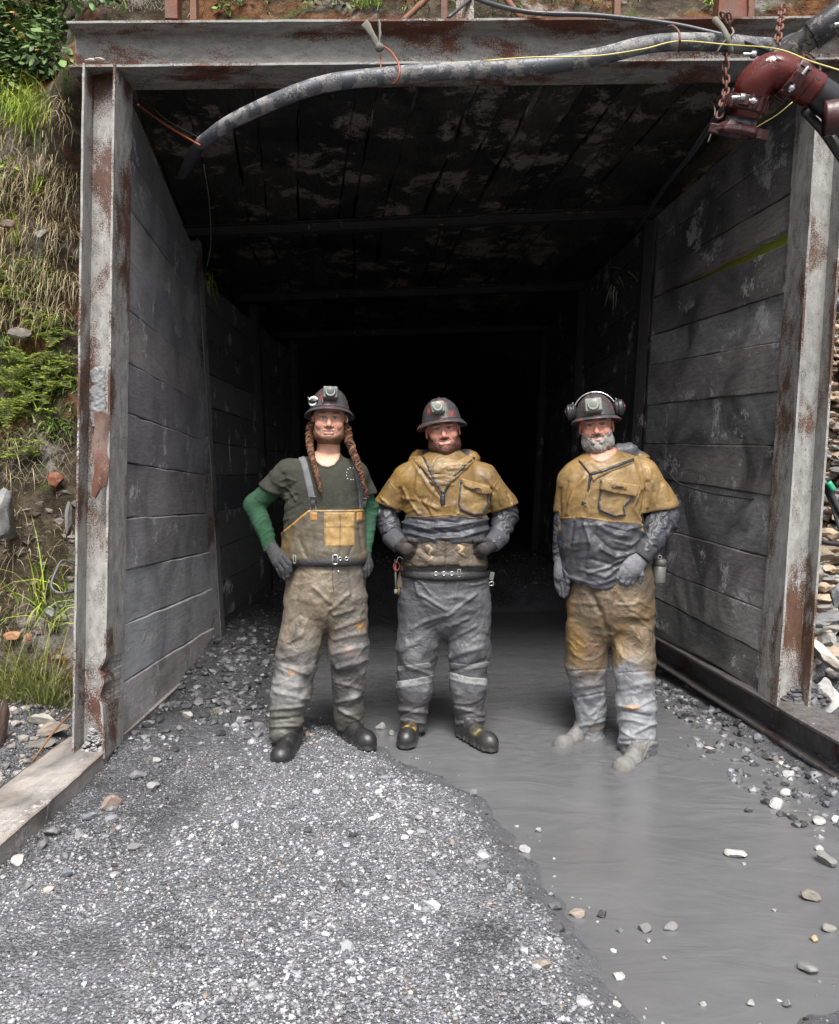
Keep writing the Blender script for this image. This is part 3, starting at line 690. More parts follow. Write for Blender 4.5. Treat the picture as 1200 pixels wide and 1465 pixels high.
# ------------------------------------------------ stones
def rock(px,py,w,colr,label,seed,name='rock',flat=.62,z0=None,sub=3,group=None,asp=1.,sink=.3,yaw=None,tilt=(0,0)):
    p=ground_at(px,py,z0) if not hasattr(px,'__len__') else np.array(px); 
    s=w/FP*p[1]; V,F=rock_shape(seed,sub,flat,cuts=9,rough=.05)
    rr=random.Random(seed); a=rr.uniform(0,6.28) if yaw is None else yaw
    R=rotm('Z',a)@rotm('X',tilt[0])@rotm('Y',tilt[1])
    V=(V*np.array([1,asp,1])*s)@R.T; h=-V[:,2].min(); V=V+p+np.array([0,s*.5,h-sink*h*2*.5])
    o=obj(name,V,F,M['stone'],col=np.array(colr),origin=p+np.array([0,s*.5,0]),smooth=True,auto=.5)
    tag(o,label,'rock',group); return o
W_=(.36,.36,.355); G_=(.2,.2,.205); D_=(.06,.06,.065); T_=(.36,.30,.24); PK=(.36,.27,.23); BG=(.22,.235,.26)
R_=[(157,1158,22,PK,'pinkish stone, the largest loose stone beside the left sill timber'),(124,1082,17,(.42,.33,.25),'tan block at the foot of the left post'),(141,1068,9,W_,'small white stone just right of the tan block at the left post'),
(222,1092,10,W_,'white stone nearest the foot of the left plank wall'),(219,1131,13,W_,'white angular stone between the left wall and the gravel track'),(194,1115,19,G_,'broad flat grey stone right of the pinkish one'),(254,1108,9,G_,'small grey stone right of the flat grey one'),
(24,1238,14,(.5,.48,.45),'white oval stone near the left edge of the photo, below the sill timber'),(72,1197,15,G_,'grey stone lying against the edge of the left sill timber'),(57,1215,12,G_,'grey squarish stone beside the left sill timber'),(93,1256,13,BG,'grey stone below the sill timber, left of a dark patch of gravel'),
(112,1200,14,W_,'pale stone between the grey ones along the sill timber'),(127,1176,15,BG,'blue-grey stone just below the pinkish one'),(190,1217,12,G_,'half-buried dark grey stone in the gravel, right of the sill timber stones'),(38,1275,12,G_,'grey stone half sunk in gravel at the far left'),(90,1232,11,G_,'second grey stone along the sill timber end'),
(268,1028,12,(.45,.44,.42),'muddy white stone by the left plank wall, on the dark heap'),(283,1010,9,G_,'grey stone just behind the muddy white one by the left wall'),(258,1045,8,G_,'small stone in front of the muddy white one by the left wall'),
(751,1220,12,(.5,.5,.5),'white rounded stone on the gravel edge right below the middle man'),(770,1192,7,W_,'small pale stone in the shallow water edge'),
(1131,1113,12,(.55,.55,.54),'white stone at the right water edge, nearest the sill beam'),(1127,1140,12,(.5,.5,.48),'white slanted stone in the water, second along the right edge'),(1115,1158,15,(.52,.52,.51),'broad white stone in the water at the right'),(1072,1163,9,(.12,.12,.13),'dark wedge of slate sticking out of the water'),
(1148,1184,11,(.03,.03,.03),'black flat stone in the water at the right'),(1174,1180,16,(.42,.42,.41),'large pale stone at the right edge of the water'),(1196,1176,9,(.5,.5,.5),'white stone at the right border of the photo'),
(1055,1229,19,(.55,.54,.52),'long thin white slab lying flat in the water'),(1064,1238,5,W_,'tiny white stone under the long thin slab'),(1172,1218,8,(.55,.55,.54),'small white stone above the big grey one at the right'),(1184,1240,21,(.24,.24,.23),'big grey stone at the right edge below the white one'),
(1162,1292,17,(.26,.24,.2),'tan and grey stone in shallow water at the right'),(827,1314,15,(.36,.31,.25),'tan flat stone on the shore, beside a dark crack'),(862,1313,12,(.03,.03,.03),'black sliver of slate on the gravel shore'),(887,1335,8,G_,'small grey stone at the shore tip'),
(923,1335,14,(.15,.15,.15),'rough dark stone in the lower pool, left of its grey neighbour'),(960,1333,15,(.25,.25,.25),'flat grey stone in the lower pool, right of the rough dark one'),(927,1350,6,W_,'tiny white stone in the lower pool'),(773,1388,19,(.33,.29,.24),'tan flat stone set in the gravel at the lower middle'),
(950,1374,6,W_,'small white stone below the flat grey one in the pool'),(801,1335,13,(.04,.04,.045),'dark hollowed stone on the lower gravel'),(886,1402,11,(.5,.5,.49),'white stone on the gravel at the lower right'),(882,1441,9,(.5,.49,.47),'white stone low on the gravel, near the bottom'),(1005,1440,7,W_,'small white stone in the water near the bottom'),
(1157,1395,20,(.25,.25,.25),'flat layered grey stone at the bottom right'),(1128,1443,11,G_,'grey stone at the bottom right corner'),(1075,1440,9,W_,'pale stone at the bottom, right of the pool'),
(1058,1036,11,D_,'black angular stone under the sill beam'),(1026,1022,9,D_,'dark stone at the foot of the sill beam further in'),(1100,1088,13,(.1,.1,.1),'dark flat stone by the sill beam'),(985,985,7,(.22,.12,.07),'small reddish stone deep under the sill beam'),(990,1035,7,(.13,.13,.12),'dark oval stone in the water inside the portal'),
(545,1044,10,(.36,.36,.34),'pale stone between the boots of the long-haired man and the middle man'),(560,1052,7,(.25,.24,.2),'small tan-grey stone left of the middle man'),(352,1035,10,G_,'grey cobble behind the long-haired man'),(370,1040,9,G_,'second grey cobble behind the long-haired man'),(330,1020,9,(.13,.13,.13),'dark cobble at the left inside the portal'),
(645,1210,8,(.36,.3,.24),'small tan pebble stone on the gravel, mid picture'),(600,1175,9,W_,'pale stone on the gravel ridge'),(622,1163,8,W_,'pale stone on the gravel ridge beside the shore'),(678,1140,10,G_,'grey stone at the water edge, mid picture'),
(1165,1348,9,(.4,.32,.2),'yellowish stone among the layered ones at the right'),(1188,1335,13,(.3,.29,.27),'grey-brown stone at the right border, lower down'),(1108,1305,5,W_,'tiny white fleck of stone in the pool')]
for i,(px,py,w,c,l) in enumerate(R_):
    rock(px,py,w*.86,tuple(q*.72 for q in c),l,100+i,group='loose stones on the ground',sink=.35,flat=.5 if 'flat' in l or 'thin' in l or 'black' in l else .68,sub=3)
# right bank boulders
def freerock(px,py,Y,w,h,colr,label,seed,ang=0,group='boulders beside the right post',flat=.6,dep=.8,sub=4):
    V,F=rock_shape(seed,sub,1,cuts=12,rough=.075); s=Y/FP; V=V*np.array([w*s,max(w,h)*s*dep,h*s]); V=V@rotm('Y',ang).T
    c=at(px,py,Y); o=obj('boulder',V+c,F,M['stone'],col=np.array(colr),auto=.5); return tag(o,label,'boulder',group)
freerock(1188,1012,4.55,38,46,(.48,.47,.45),'largest pale boulder leaning at the right beside the steel post',501,.15,dep=.5)
freerock(1180,938,4.7,36,13,(.47,.42,.36),'long pale slab above the largest boulder',502,.75,dep=.7)
freerock(1150,1030,4.28,9,7,(.3,.3,.3),'small grey stone on the sill beam',503)
freerock(1162,825,4.9,16,26,(.3,.24,.19),'brown squarish boulder beside the right post',504,.2)
freerock(1180,885,4.85,26,10,(.16,.16,.165),'dark grey slate slab between boulders',505,-.1)
freerock(1196,850,4.9,12,22,(.2,.2,.21),'grey boulder at the right border',506,.1)
freerock(1172,790,5.0,20,14,(.26,.2,.14),'flat brown stone above the squarish one',507,.3)
freerock(1185,915,4.85,16,14,(.33,.31,.29),'light grey stone under the slate slab',508,.3)
freerock(1195,962,4.8,15,12,(.28,.26,.25),'grey-pink stone at the right border',510,.2)
freerock(1158,965,4.75,10,14,(.08,.08,.08),'dark stone hidden beneath the long pale slab',511,.4)
# left bank boulders
Lg='boulders beside the left post'
freerock(62,1030,4.35,20,13,(.33,.31,.28),'speckled grey boulder on the left bank near the post',521,.3,Lg)
freerock(80,1042,4.3,28,12,(.27,.22,.18),'brown flat slab leaning against the left post foot',522,-.35,Lg)
freerock(40,1065,4.2,40,9,(.12,.11,.1),'dark layered slab at the bottom of the left bank',523,-.12,Lg)
freerock(18,908,4.75,17,7,(.36,.18,.09),'flat rust-orange stone on the left bank',524,0,Lg)
freerock(40,912,4.75,9,7,(.25,.13,.08),'small rusty stone right of the flat orange one',525,0,Lg)
freerock(6,740,4.8,20,42,(.16,.16,.16),'big grey knobbly boulder at the left border',526,.1,Lg)
freerock(80,688,5.0,11,15,(.15,.045,.016),'rusty orange rock in a dark hollow on the left bank',527,.1,Lg)
freerock(30,480,5.3,20,11,(.16,.14,.12),'grey boulder among the spruce on the left bank',528,.2,Lg)
freerock(2,1040,4.1,10,38,(.08,.05,.04),'dark rusty block at the left border',529,0,Lg)
freerock(70,875,4.8,12,9,(.3,.3,.28),'rounded grey stone behind the left grass',530,0,Lg)
freerock(60,335,5.4,12,10,(.17,.155,.14),'grey stone in the dry grass high on the left',531,0,Lg)
freerock(10,320,5.4,12,9,(.13,.08,.06),'reddish stone high at the left border',532,0,Lg)
freerock(98,740,4.7,6,36,(.16,.155,.15),'narrow grey rock right against the left post',533,.05,Lg,dep=.3)
# pebbles, built as merged stuff
def scatter_stones(name,P,S,colr,mat,seed=1,flat=.6,sub=1,nshape=10,kind='stuff',smooth=False):
    rr=np.random.default_rng(seed); bases=[]
    for q in range(nshape):
        V,F=ICO[sub]; V=V*(1+rr.uniform(-.28,.28,(len(V),1))); V=V*np.array([1,rr.uniform(.6,.95),rr.uniform(flat*.7,flat*1.2)]); bases.append(V)
    n=len(P); nv=len(bases[0]); bi=rr.integers(0,nshape,n); B=np.array(bases)[bi]*S[:,None,None]
    a=rr.uniform(0,6.28,n); ca,sa=np.cos(a),np.sin(a)
    x=B[...,0]*ca[:,None]-B[...,1]*sa[:,None]; y=B[...,0]*sa[:,None]+B[...,1]*ca[:,None]; z=B[...,2]
    t=rr.uniform(-.45,.45,n); ct,st=np.cos(t),np.sin(t)
    y,z=y*ct[:,None]-z*st[:,None],y*st[:,None]+z*ct[:,None]
    V=np.stack([x,y,z],2)+P[:,None,:]; V=V.reshape(-1,3)
    F=(np.arange(n)[:,None,None]*nv+F[None]).reshape(-1,3)
    C=np.repeat(colr,nv,0)
    o=obj(name,V,F,mat,col=C,smooth=smooth,origin=(0,4,0)); return tag(o,kind=kind)
rr=np.random.default_rng(5)
# density falls with distance, never less than the picture resolves
def sample_ground(n,x0,x1,y0,y1,pw=1.0):
    y=y0+(y1-y0)*rr.random(n)**pw; x=rr.uniform(x0,x1,n); return x,y
def stonecol(n,white,xy):
    g=rr.beta(1.5,3.0,n)*.34+.035; w=rr.random(n)<white; g=np.where(w,rr.uniform(.25,.42,n),g); c=np.stack([g,g*1.012,g*1.07],1)*(1+rr.normal(0,.012,(n,3)))
    t=rr.random(n)<.03; c[t]=c[t]*np.array([1.2,.98,.76])
    return np.clip(c,.02,.8)
parts=[]
for (n,smin,smax,x0,x1,y0,y1,pw,thr) in ((110000,.0022,.0062,-2.3,2.0,2.0,5.2,1.35,-.24),(30000,.005,.010,-2.3,2.1,2.0,7.5,1.3,-.10),(5200,.009,.018,-2.3,2.1,2.0,10.5,1.,-.05),(1100,.015,.03,-2.2,2.0,2.2,10.5,1.,.05),(900,.012,.04,-1.6,-.75,4.2,7.,1.,-.3)):
    x,y=sample_ground(n,x0,x1,y0,y1,pw); z=gz(x,y)
    dens=fbm(np.stack([x*1.3,y*1.0,0*x],1),4,61)+.35*fbm(np.stack([x*6,y*6,0*x],1),3,62)
    keep=((z>WATER+.003)|(x<-1.1))&(dens+rr.normal(0,.16,n)>thr)&(np.abs(x)<.56*y+.2)
    keep&=((x<-1.1)&(y<4.6))|(rr.random(n)<.12+.88*sst(-.004,.05,z+.015*fbm(np.stack([x*9,y*9,0*x],1),3,63)))
    keep&=~((x<-1.64)&(x>-2.0)&(y<4.1)&(rr.random(n)>.35)&(y>2.5))
    x,y,z=x[keep],y[keep],z[keep]; s=smin+(smax-smin)*rr.random(len(x))**2.2
    onsill=(x<-1.65)&(x>-1.99)&(y<6)&(y>2.55); z=np.where(onsill,np.maximum(z,.062),z)
    wh=np.clip(.15+.3*fbm(np.stack([x*.9,y*.9,0*x],1),3,71),.04,.5)
    wh=wh*sst(7,4.2,y)*.85+.03
    parts.append((np.stack([x,y,z+s*.25],1),s,stonecol(len(x),wh,None)))
P=np.concatenate([p[0] for p in parts]);S=np.concatenate([p[1] for p in parts]);C=np.concatenate([p[2] for p in parts])
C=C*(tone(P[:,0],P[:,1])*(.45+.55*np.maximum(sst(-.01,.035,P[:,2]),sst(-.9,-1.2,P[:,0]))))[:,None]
scatter_stones('gravel',P,S,C,M['pebble'],3)
# wet bits breaking the water surface
x,y=sample_ground(2500,-1.,1.8,2.1,6.5,1.2); z=gz(x,y); k=(z<WATER+.004)&(z>WATER-.035)&(rr.random(len(x))<.55); x,y=x[k],y[k]; s=.004+.009*rr.random(len(x))**2
scatter_stones('gravel_in_shallows',np.stack([x,y,0*x+WATER],1),s,stonecol(len(x),.35,None),M['pebble'],5)
n=900; y=rr.uniform(3.3,6.3,n); x=1.93-.126*(y-4.35)-.02-rr.random(n)**1.6*np.where(y<4.6,.42,.22); s=.005+.028*rr.random(n)**2.2; z=np.maximum(gz(x,y),WATER-.004)
scatter_stones('gravel_by_sill',np.stack([x,y,z+s*.2],1),s,stonecol(n,.12,None)*.55,M['pebble'],6,sub=1)
# rubble of slate on the right bank
n=1500; px=rr.uniform(1140,1330,n); py=rr.uniform(150,1090,n)
P=hill_many(px,py); P[:,1]-=rr.uniform(.0,.1,n)
s=rr.uniform(.02,.075,n)*np.where(py>700,1.5,1.); br=rr.uniform(.4,1.5,n); c=np.array([.32,.235,.165])*br[:,None]; m=(rr.random(n)<np.where(py>650,.6,.2)); c[m]=np.array([.2,.19,.18])*br[m][:,None]
scatter_stones('slate_rubble',P,s,c,M['stone'],8,flat=.42,sub=2)
# rubble heap at the foot of right post and splash gravel in the left post foot
def heap(name,c,r,n,smax,colr,label,seed):
    q=np.random.default_rng(seed); a=q.uniform(0,6.28,n); u=q.random(n)**.5; h=(1-u)*r[2]; P=np.stack([c[0]+np.cos(a)*u*r[0],c[1]+np.sin(a)*u*r[1],c[2]+h],1)
    g=q.uniform(.5,1.5,n)[:,None]*np.array(colr); o=scatter_stones(name,P,q.uniform(.35,1,n)*smax,g,M['stone'],seed,flat=.5,sub=2,kind=None); return tag(o,label,'rubble',kind='stuff')
heap('rubble_heap',(2.14,4.55,.22),(.15,.16,.16),260,.035,(.075,.075,.08),'dark heap of crushed slate at the foot of the right post',31)
heap('rubble_heap',(-1.665,4.11,.04),(.07,.05,.16),160,.017,(.24,.24,.245),'small grey rubble piled in the foot of the left post',32)
# back of the hill: rubble on the left bank
n=500; px=rr.uniform(-60,108,n); py=rr.uniform(700,1090,n); P=hill_many(px,py); P[:,1]-=.05
c=np.array([.07,.055,.042])*rr.uniform(.3,2.2,n)[:,None]; scatter_stones('bank_rubble',P+np.array([0,.05,0]),rr.uniform(.012,.055,n),c,M['stone'],18,flat=.5,sub=1)
n=900; x=rr.uniform(-2.9,-1.95,n); y=rr.uniform(3.0,4.7,n); z=gz(x,y); c=np.array([.25,.22,.2])*rr.uniform(.4,1.7,n)[:,None]
s=.006+.03*rr.random(n)**2.5; scatter_stones('bank_gravel',np.stack([x,y,z+s*.2],1),s,c,M['stone'],19)
# ------------------------------------------------ vegetation
def leafq(P,D,W,fold=.25,droop=.2,pts=None):
    """pointed leaves; P base, D along, W half width vector"""
    n=np.cross(D,W); n/=np.linalg.norm(n,axis=1)[:,None]+1e-9; L=np.linalg.norm(D,axis=1)[:,None]; w=np.linalg.norm(W,axis=1)[:,None]
    dz=np.array([0,0,-1.])*L*droop
    V=np.stack([P,P+D*.35+W+n*w*fold,P+D*.7+W*.7+n*w*fold+dz*.5,P+D+dz,P+D*.7-W*.7+n*w*fold+dz*.5,P+D*.35-W+n*w*fold,P+D*.5+dz*.2],1)
    F=np.array([[0,6,1,0],[1,6,2,1],[2,6,3,2],[3,6,4,3],[4,6,5,4],[5,6,0,5]])[:,:3]
    N=len(P); return V.reshape(-1,3),(np.arange(N)[:,None,None]*7+F[None]).reshape(-1,3)
def blade(P,D,L,w,bend,seg=4):
    """grass blades; D initial direction (unit), bending down"""
    N=len(P); side=np.cross(D,np.array([0,0,1.])+rr.normal(0,.3,(N,3))); side/=np.linalg.norm(side,axis=1)[:,None]+1e-9
    pts=[P]; d=D.copy()
    for q in range(seg):
        pts.append(pts[-1]+d*(L/seg)[:,None]); d=d+np.array([0,0,-1.])*bend[:,None]/seg; d/=np.linalg.norm(d,axis=1)[:,None]
    V=[]
    for q,p in enumerate(pts):
        ww=w*(1-(q/seg)**1.5*.95); V+= [p-side*ww[:,None],p+side*ww[:,None]]
    V=np.stack(V,1); k=2*(seg+1); F=np.array([[2*i,2*i+1,2*i+3,2*i+2] for i in range(seg)])
    return V.reshape(-1,3),(np.arange(N)[:,None,None]*k+F[None]).reshape(-1,4),k
def unit(v): return v/(np.linalg.norm(v,axis=-1,keepdims=True)+1e-9)
def grass(name,pts,n,L,col1,col2,label,cat='grass',dirv=(0,-.7,.6),spread=.5,bend=1.6,w=.0025,kind=None,group=None,jit=.05):
    c=np.array(pts); i=rr.integers(0,len(c),n); P=c[i]+rr.normal(0,jit,(n,3))*np.array([1,.3,.5]); D=unit(np.array(dirv)+rr.normal(0,spread,(n,3)))
    V,F,k=blade(P,D,L*rr.uniform(.5,1.2,n),w*rr.uniform(.6,1.4,n),bend*rr.uniform(.5,1.5,n)); t=rr.random((n,1)); C=np.repeat(np.array(col1)*t+np.array(col2)*(1-t),k,0)*1.
    o=obj(name,V,F,M['leaf'],col=C,origin=c.mean(0)); return tag(o,label,cat,group,kind)
GRN=(.20,.32,.04); GR2=(.09,.16,.025); DRY=(.42,.35,.21); DR2=(.2,.15,.08); YG=(.34,.38,.06)
HA=lambda L: [hill_at(a,b)+np.array([0,-.03,0]) for a,b in L]
grass('grass_tuft',HA([(30,150),(50,160),(70,165),(20,165),(60,175),(40,180)]),520,.34,GRN,YG,'bright green tuft of overhanging grass high on the left bank',bend=2.2,jit=.07)
grass('grass_tuft',HA([(62,262),(58,280)]),70,.14,YG,GRN,'short yellow-green tuft below the big overhanging one',jit=.02)
grass('grass_tuft',HA([(22,330),(26,350),(108,160)]),60,.2,GRN,YG,'thin upright grass blades at the left border',spread=.2,bend=.5,dirv=(0,-.2,1),jit=.03)
grass('dry_grass',HA([(rr.uniform(-30,108),rr.uniform(150,470)) for q in range(60)]),2300,.26,DRY,DR2,'dry straw-coloured grass hanging down the left bank',kind='stuff',bend=3.2,spread=.55,w=.0022,jit=.08)
grass('grass_tuft',HA([(60,385),(68,400),(75,370)]),110,.13,GRN,GR2,'small green tuft amid dry grass, halfway up the left bank',jit=.04)
lowp=[np.array(ground_at(a,b))+np.array([0,.25,.0]) for a,b in [(30,985),(50,965),(60,990),(75,1000),(20,1000),(40,1010),(85,975)]]
for p in lowp: p[1]=min(p[1],4.62); p[2]=.12
grass('grass_tuft',lowp,420,.5,(.16,.17,.05),(.2,.22,.06),'tall yellow-green grass clump at the foot of the left bank',dirv=(0,-.25,1),spread=.33,bend=.9,w=.003,jit=.09)
grass('grass_tuft',HA([(60,880),(75,900),(90,860),(50,860)]),60,.45,GRN,YG,'long arching green blades beside the left post',dirv=(.1,-.4,1),spread=.45,bend=1.5,w=.0045,jit=.05)
grass('dead_stems',HA([(rr.uniform(-20,108),rr.uniform(620,900)) for q in range(30)]),420,.2,DRY,(.1,.07,.04),'dead brown stems and roots on the lower left bank',kind='stuff',bend=2.5,spread=.8,w=.0018,jit=.1)
grass('dry_grass',HA([(rr.uniform(1150,1300),rr.uniform(380,520)) for q in range(25)]),500,.22,DRY,(.2,.13,.06),'dry grass and twigs on the bank right of the portal',kind='stuff',bend=2,spread=.7,w=.0022,jit=.08)
grass('ground_cover',HA([(rr.uniform(-30,108),rr.uniform(370,640)) for q in range(60)]),2600,.07,(.06,.12,.02),(.14,.2,.03),'low dark green growth between the young spruces',kind='stuff',bend=1.2,spread=1.1,w=.006,jit=.09)
grass('ground_cover',HA([(rr.uniform(1150,1300),rr.uniform(200,420)) for q in range(25)]),500,.14,GRN,YG,'green moss and grass above the right bank',kind='stuff',bend=1.5,spread=.8,w=.004,jit=.08)
tp=[hill_at(rr.uniform(100,1190),rr.uniform(-12,14)) for q in range(60)]
grass('ground_cover',tp,700,.13,GRN,(.09,.15,.03),'patchy grass on the slope over the portal beam',kind='stuff',bend=1.6,spread=.7,w=.003,jit=.08)
grass('grass_tuft',HA([(520,10),(530,14),(540,12)]),60,.2,(.1,.2,.04),GRN,'dark green tuft above the rag tied to the beam',spread=.35,bend=1.2,dirv=(0,-.3,1),jit=.03)
def bush(name,pts,nl,size,cols,label,ball=.09,cat='shrub',group=None,droop=.35):
    c=np.array(pts); n=nl; i=rr.integers(0,len(c),n); d=unit(rr.normal(0,1,(n,3))*np.array([1,.8,.9])+np.array([0,-.5,.15])); P=c[i]+d*ball*rr.random((n,1))**.5
    D=unit(d+rr.normal(0,.5,(n,3))+np.array([0,-.25,-.15])); S=size*rr.uniform(.55,1.25,n); up=unit(np.array([0,-.45,1.])+rr.normal(0,.35,(n,3))); W=unit(np.cross(D,up))
    V,F=leafq(P,D*S[:,None],W*(S*.36)[:,None],droop=droop); t=rr.random((n,1))**1.3; C=np.array(cols[0])*(1-t)+np.array(cols[1])*t
    y=rr.random(n)<.012; C[y]=(.4,.2,.04); Cc=np.repeat(C,7,0)
    root=empty(name,c.mean(0)-np.array([0,0,ball]),label,cat,group)
    obj('foliage',V,F,M['leaf'],root,col=Cc)
    T=[]
    for k in range(min(14,len(c)*2)):
        q=c[rr.integers(0,len(c))]; e=c.mean(0)+np.array([0,.12,-.1]); T.append(tube(catmull([e,(e+q)/2+rr.normal(0,.03,3),q+rr.normal(0,.05,3)],8),np.linspace(.004,.0015,8),5))
    V,F=join(T); obj('stem',V,F,M['wire'],root)
    return root
ofs=np.array([0,-.16,0])
bush('leafy_shrub',[hill_at(a,b)+ofs*rr.uniform(.3,1.6) for a,b in [(8,10),(35,15),(60,5),(85,12),(12,40),(40,45),(20,70),(50,72),(75,60),(8,95),(35,100),(60,95),(85,80),(95,60),(-10,40),(-5,80),(98,30),(75,105),(100,100)]],1500,.062,((.025,.055,.014),(.13,.21,.055)),'dense dark green bramble shrub in the top left corner',ball=.13)
bush('leafy_shrub',[hill_at(a,b)+ofs for a,b in [(105,8),(130,10),(150,14),(118,18),(165,18)]],90,.06,((.03,.06,.015),(.1,.18,.05)),'sprig of leaves over the left end of the beam',ball=.06)
bush('leafy_shrub',[hill_at(a,b)+ofs for a,b in [(5,118),(15,135),(30,128)]],80,.05,((.06,.12,.02),(.16,.24,.05)),'low bright leaves under the bramble at the left border',ball=.06)
bush('leafy_shrub',[hill_at(a,b)+ofs*.6 for a,b in [(5,240),(15,250),(25,245)]],60,.045,((.1,.18,.03),(.25,.32,.06)),'yellow-green leaves at the left border beside the tuft',ball=.05)
bush('leafy_shrub',[hill_at(a,b)+ofs*.5 for a,b in [(1005,8),(1012,14)]],45,.03,((.12,.2,.03),(.25,.32,.06)),'small lime green weed on the slope near the right chain',ball=.03)
bush('leafy_shrub',[hill_at(a,b)+ofs*.5 for a,b in [(1125,8),(1140,12),(1110,4)]],80,.03,((.12,.18,.03),(.25,.3,.06)),'mossy weed above the far right end of the beam',ball=.05)
bush('leafy_shrub',[hill_at(a,b)+ofs*.4 for a,b in [(340,8),(325,14),(350,0)]],50,.04,((.06,.12,.02),(.14,.22,.05)),'green weed above the left half of the beam',ball=.05)
bush('leafy_shrub',[hill_at(a,b)+ofs*.4 for a,b in [(480,4),(500,10),(440,12)]],70,.035,((.03,.06,.012),(.12,.18,.04)),'dark weed above the beam beside the orange earth',ball=.06)
def spruce(pts,L,label,n=9,group='young spruces on the left bank'):
    base=np.array(pts[0]); root=empty('spruce_sapling',base,label,'sapling',group); Vn=[];Dn=[];Wn=[];Cn=[];T=[]
    for q in range(n):
        b=np.array(pts[rr.integers(0,len(pts))])+rr.normal(0,.03,3); d=unit(np.array([rr.normal(0,.75),-.75,rr.normal(.12,.3)])); ln=L*rr.uniform(.6,1.2)
        C=catmull([b,b+d*ln*.5+np.array([0,0,.01]),b+d*ln+np.array([0,0,-.02])],10); T.append(tube(C,np.linspace(.003,.001,10),5))
        side=unit(np.cross(d,[0,0,1.])); segs=[(C[0],C[-1],1.)]
        for k in range(2,10):
            f=1-k/11
            for s in (-1,1):
                e=C[k]+unit(d*.8+side*s+rr.normal(0,.1,3))*ln*.42*f; segs.append((C[k],e,.9)); T.append(tube([C[k],e],[.0012,.0006],4))
        for a,e,t in segs:
            m=int(np.linalg.norm(e-a)/.0028)+2; u=rr.random(m); p=a+(e-a)*u[:,None]; dd=unit(e-a); sd=unit(np.cross(dd,[0,0,1.])); sg=np.where(rr.random(m)<.5,-1,1)
            D=unit(dd*.55+sd*sg[:,None]+np.array([0,0,.25])+rr.normal(0,.2,(m,3)))*rr.uniform(.012,.02,m)[:,None]
            Vn.append(p);Dn.append(D);Wn.append(unit(np.cross(D,rr.normal(0,1,(m,3))))*.0012); tip=u[:,None]**2
            Cn.append(np.array([.09,.17,.03])*(1-tip)+np.array([.42,.48,.06])*tip)
    P=np.concatenate(Vn);D=np.concatenate(Dn);W=np.concatenate(Wn);C=np.concatenate(Cn); V=np.stack([P-W,P+W,P+D+W*.3,P+D-W*.3],1).reshape(-1,3); F=np.arange(len(P)*4).reshape(-1,4)
    obj('foliage',V,F,M['leaf'],root,col=np.repeat(C,4,0)); V,F=join(T); obj('stem',V,F,M['wire'],root)
hs=lambda L:[hill_at(a,b)+np.array([0,-.04,0]) for a,b in L]
spruce(hs([(20,405),(10,420),(25,430),(-5,410)]),.2,'young spruce at the left border, uppermost of the group',20)
spruce(hs([(55,445),(60,460),(75,470),(90,480)]),.17,'young spruce beside the post in the middle of the bank',18)
spruce(hs([(20,520),(0,530),(35,540),(50,520),(10,545)]),.22,'broad young spruce at the left border, below the grey boulder',30)
spruce(hs([(75,520),(90,510),(80,545),(95,550),(60,560)]),.2,'young spruce touching the left post',26)
spruce(hs([(25,580),(40,575),(60,590),(0,590),(15,600)]),.22,'lowest full young spruce above the wire mesh',26)
spruce(hs([(55,640),(70,645),(40,655),(5,650),(10,665)]),.15,'sparse bright spruce twig hanging over the wire mesh',14)
# wire mesh
def meshwire(x0,x1,y0,y1,step,off,label):
    T=[]
    for s in (-1,1):
        k=x0-(y1-y0)
        while k<x1+(y1-y0):
            pts=[]
            for u in np.linspace(0,1,26):
                yy=y0+(y1-y0)*u; xx=(k+(yy-y0)*.9*s if s>0 else k+(y1-y0)*.9-(yy-y0)*.9)
                if x0<xx<x1: pts.append((xx,yy+3*math.sin(xx*.3)))
            if len(pts)>3: pts=hill_many(*np.array(pts).T); pts[:,1]-=off+.004*s; pts+=rr.normal(0,.003,pts.shape); T.append(tube(pts,.0018,5))
            k+=step
    V,F=join(T); tag(obj('wire_mesh',V,F,M['wire']),label,'wire mesh')
meshwire(-25,112,615,690,14,.07,'rusty diamond wire mesh below the young spruces on the left bank')
meshwire(60,112,415,480,13,.05,'scrap of wire mesh beside the left post, halfway up')
meshwire(20,112,285,350,13,.05,'wire mesh showing through dry grass high on the left')
meshwire(170,260,-4,26,9,.09,'wire mesh over the left end of the beam')

# tunnel-gap weeds on the left and moss outside the right slot
gp=[np.array([-1.72-.05*q,6.45+.12*q,3.05+.03*(q%3)]) for q in range(8)]
grass('grass_tuft',gp,130,.2,(.3,.36,.1),YG,'thin weeds growing through the gap at the top of the left wall',dirv=(.5,-.3,-.3),spread=.5,bend=1.5,w=.002,jit=.05)
grass('grass_tuft',[np.array([1.62,6.45,3.1]),np.array([1.6,6.5,3.0])],22,.2,(.3,.3,.22),(.2,.2,.14),'pale dead stalks hanging under the ceiling on the right',dirv=(-.6,-.3,-.4),spread=.6,bend=1,w=.002,jit=.04)
V,F=join([tube([(2.34,4.72,2.90),(2.27,5.2,2.96),(2.10,6.2,3.02)],.09,14,noise=.25,ns=14)])
tag(obj('mossy_log',V,F,M['leaf'],col=np.array([.42,.52,.07])),'bright mossy log outside the slot in the right wall','log')
# stick, wires low left
V,F=join([tube(catmull([at(45,1092,4.05),at(75,1050,4.1),at(102,1020,4.1)],10),.006,6)]); tag(obj('stick',V,F,M['wood']),'thin brown stick leaning on the left post foot','stick')
V,F=join([tube(catmull([at(108,808,4.25),at(90,802,4.2),at(80,818,4.15),at(74,838,4.1),at(84,848,4.1),at(106,846,4.2)],24),.0065,7)]); tag(obj('wire_loop',V,F,M['hose']),'pale loop of wire behind the left post','wire')
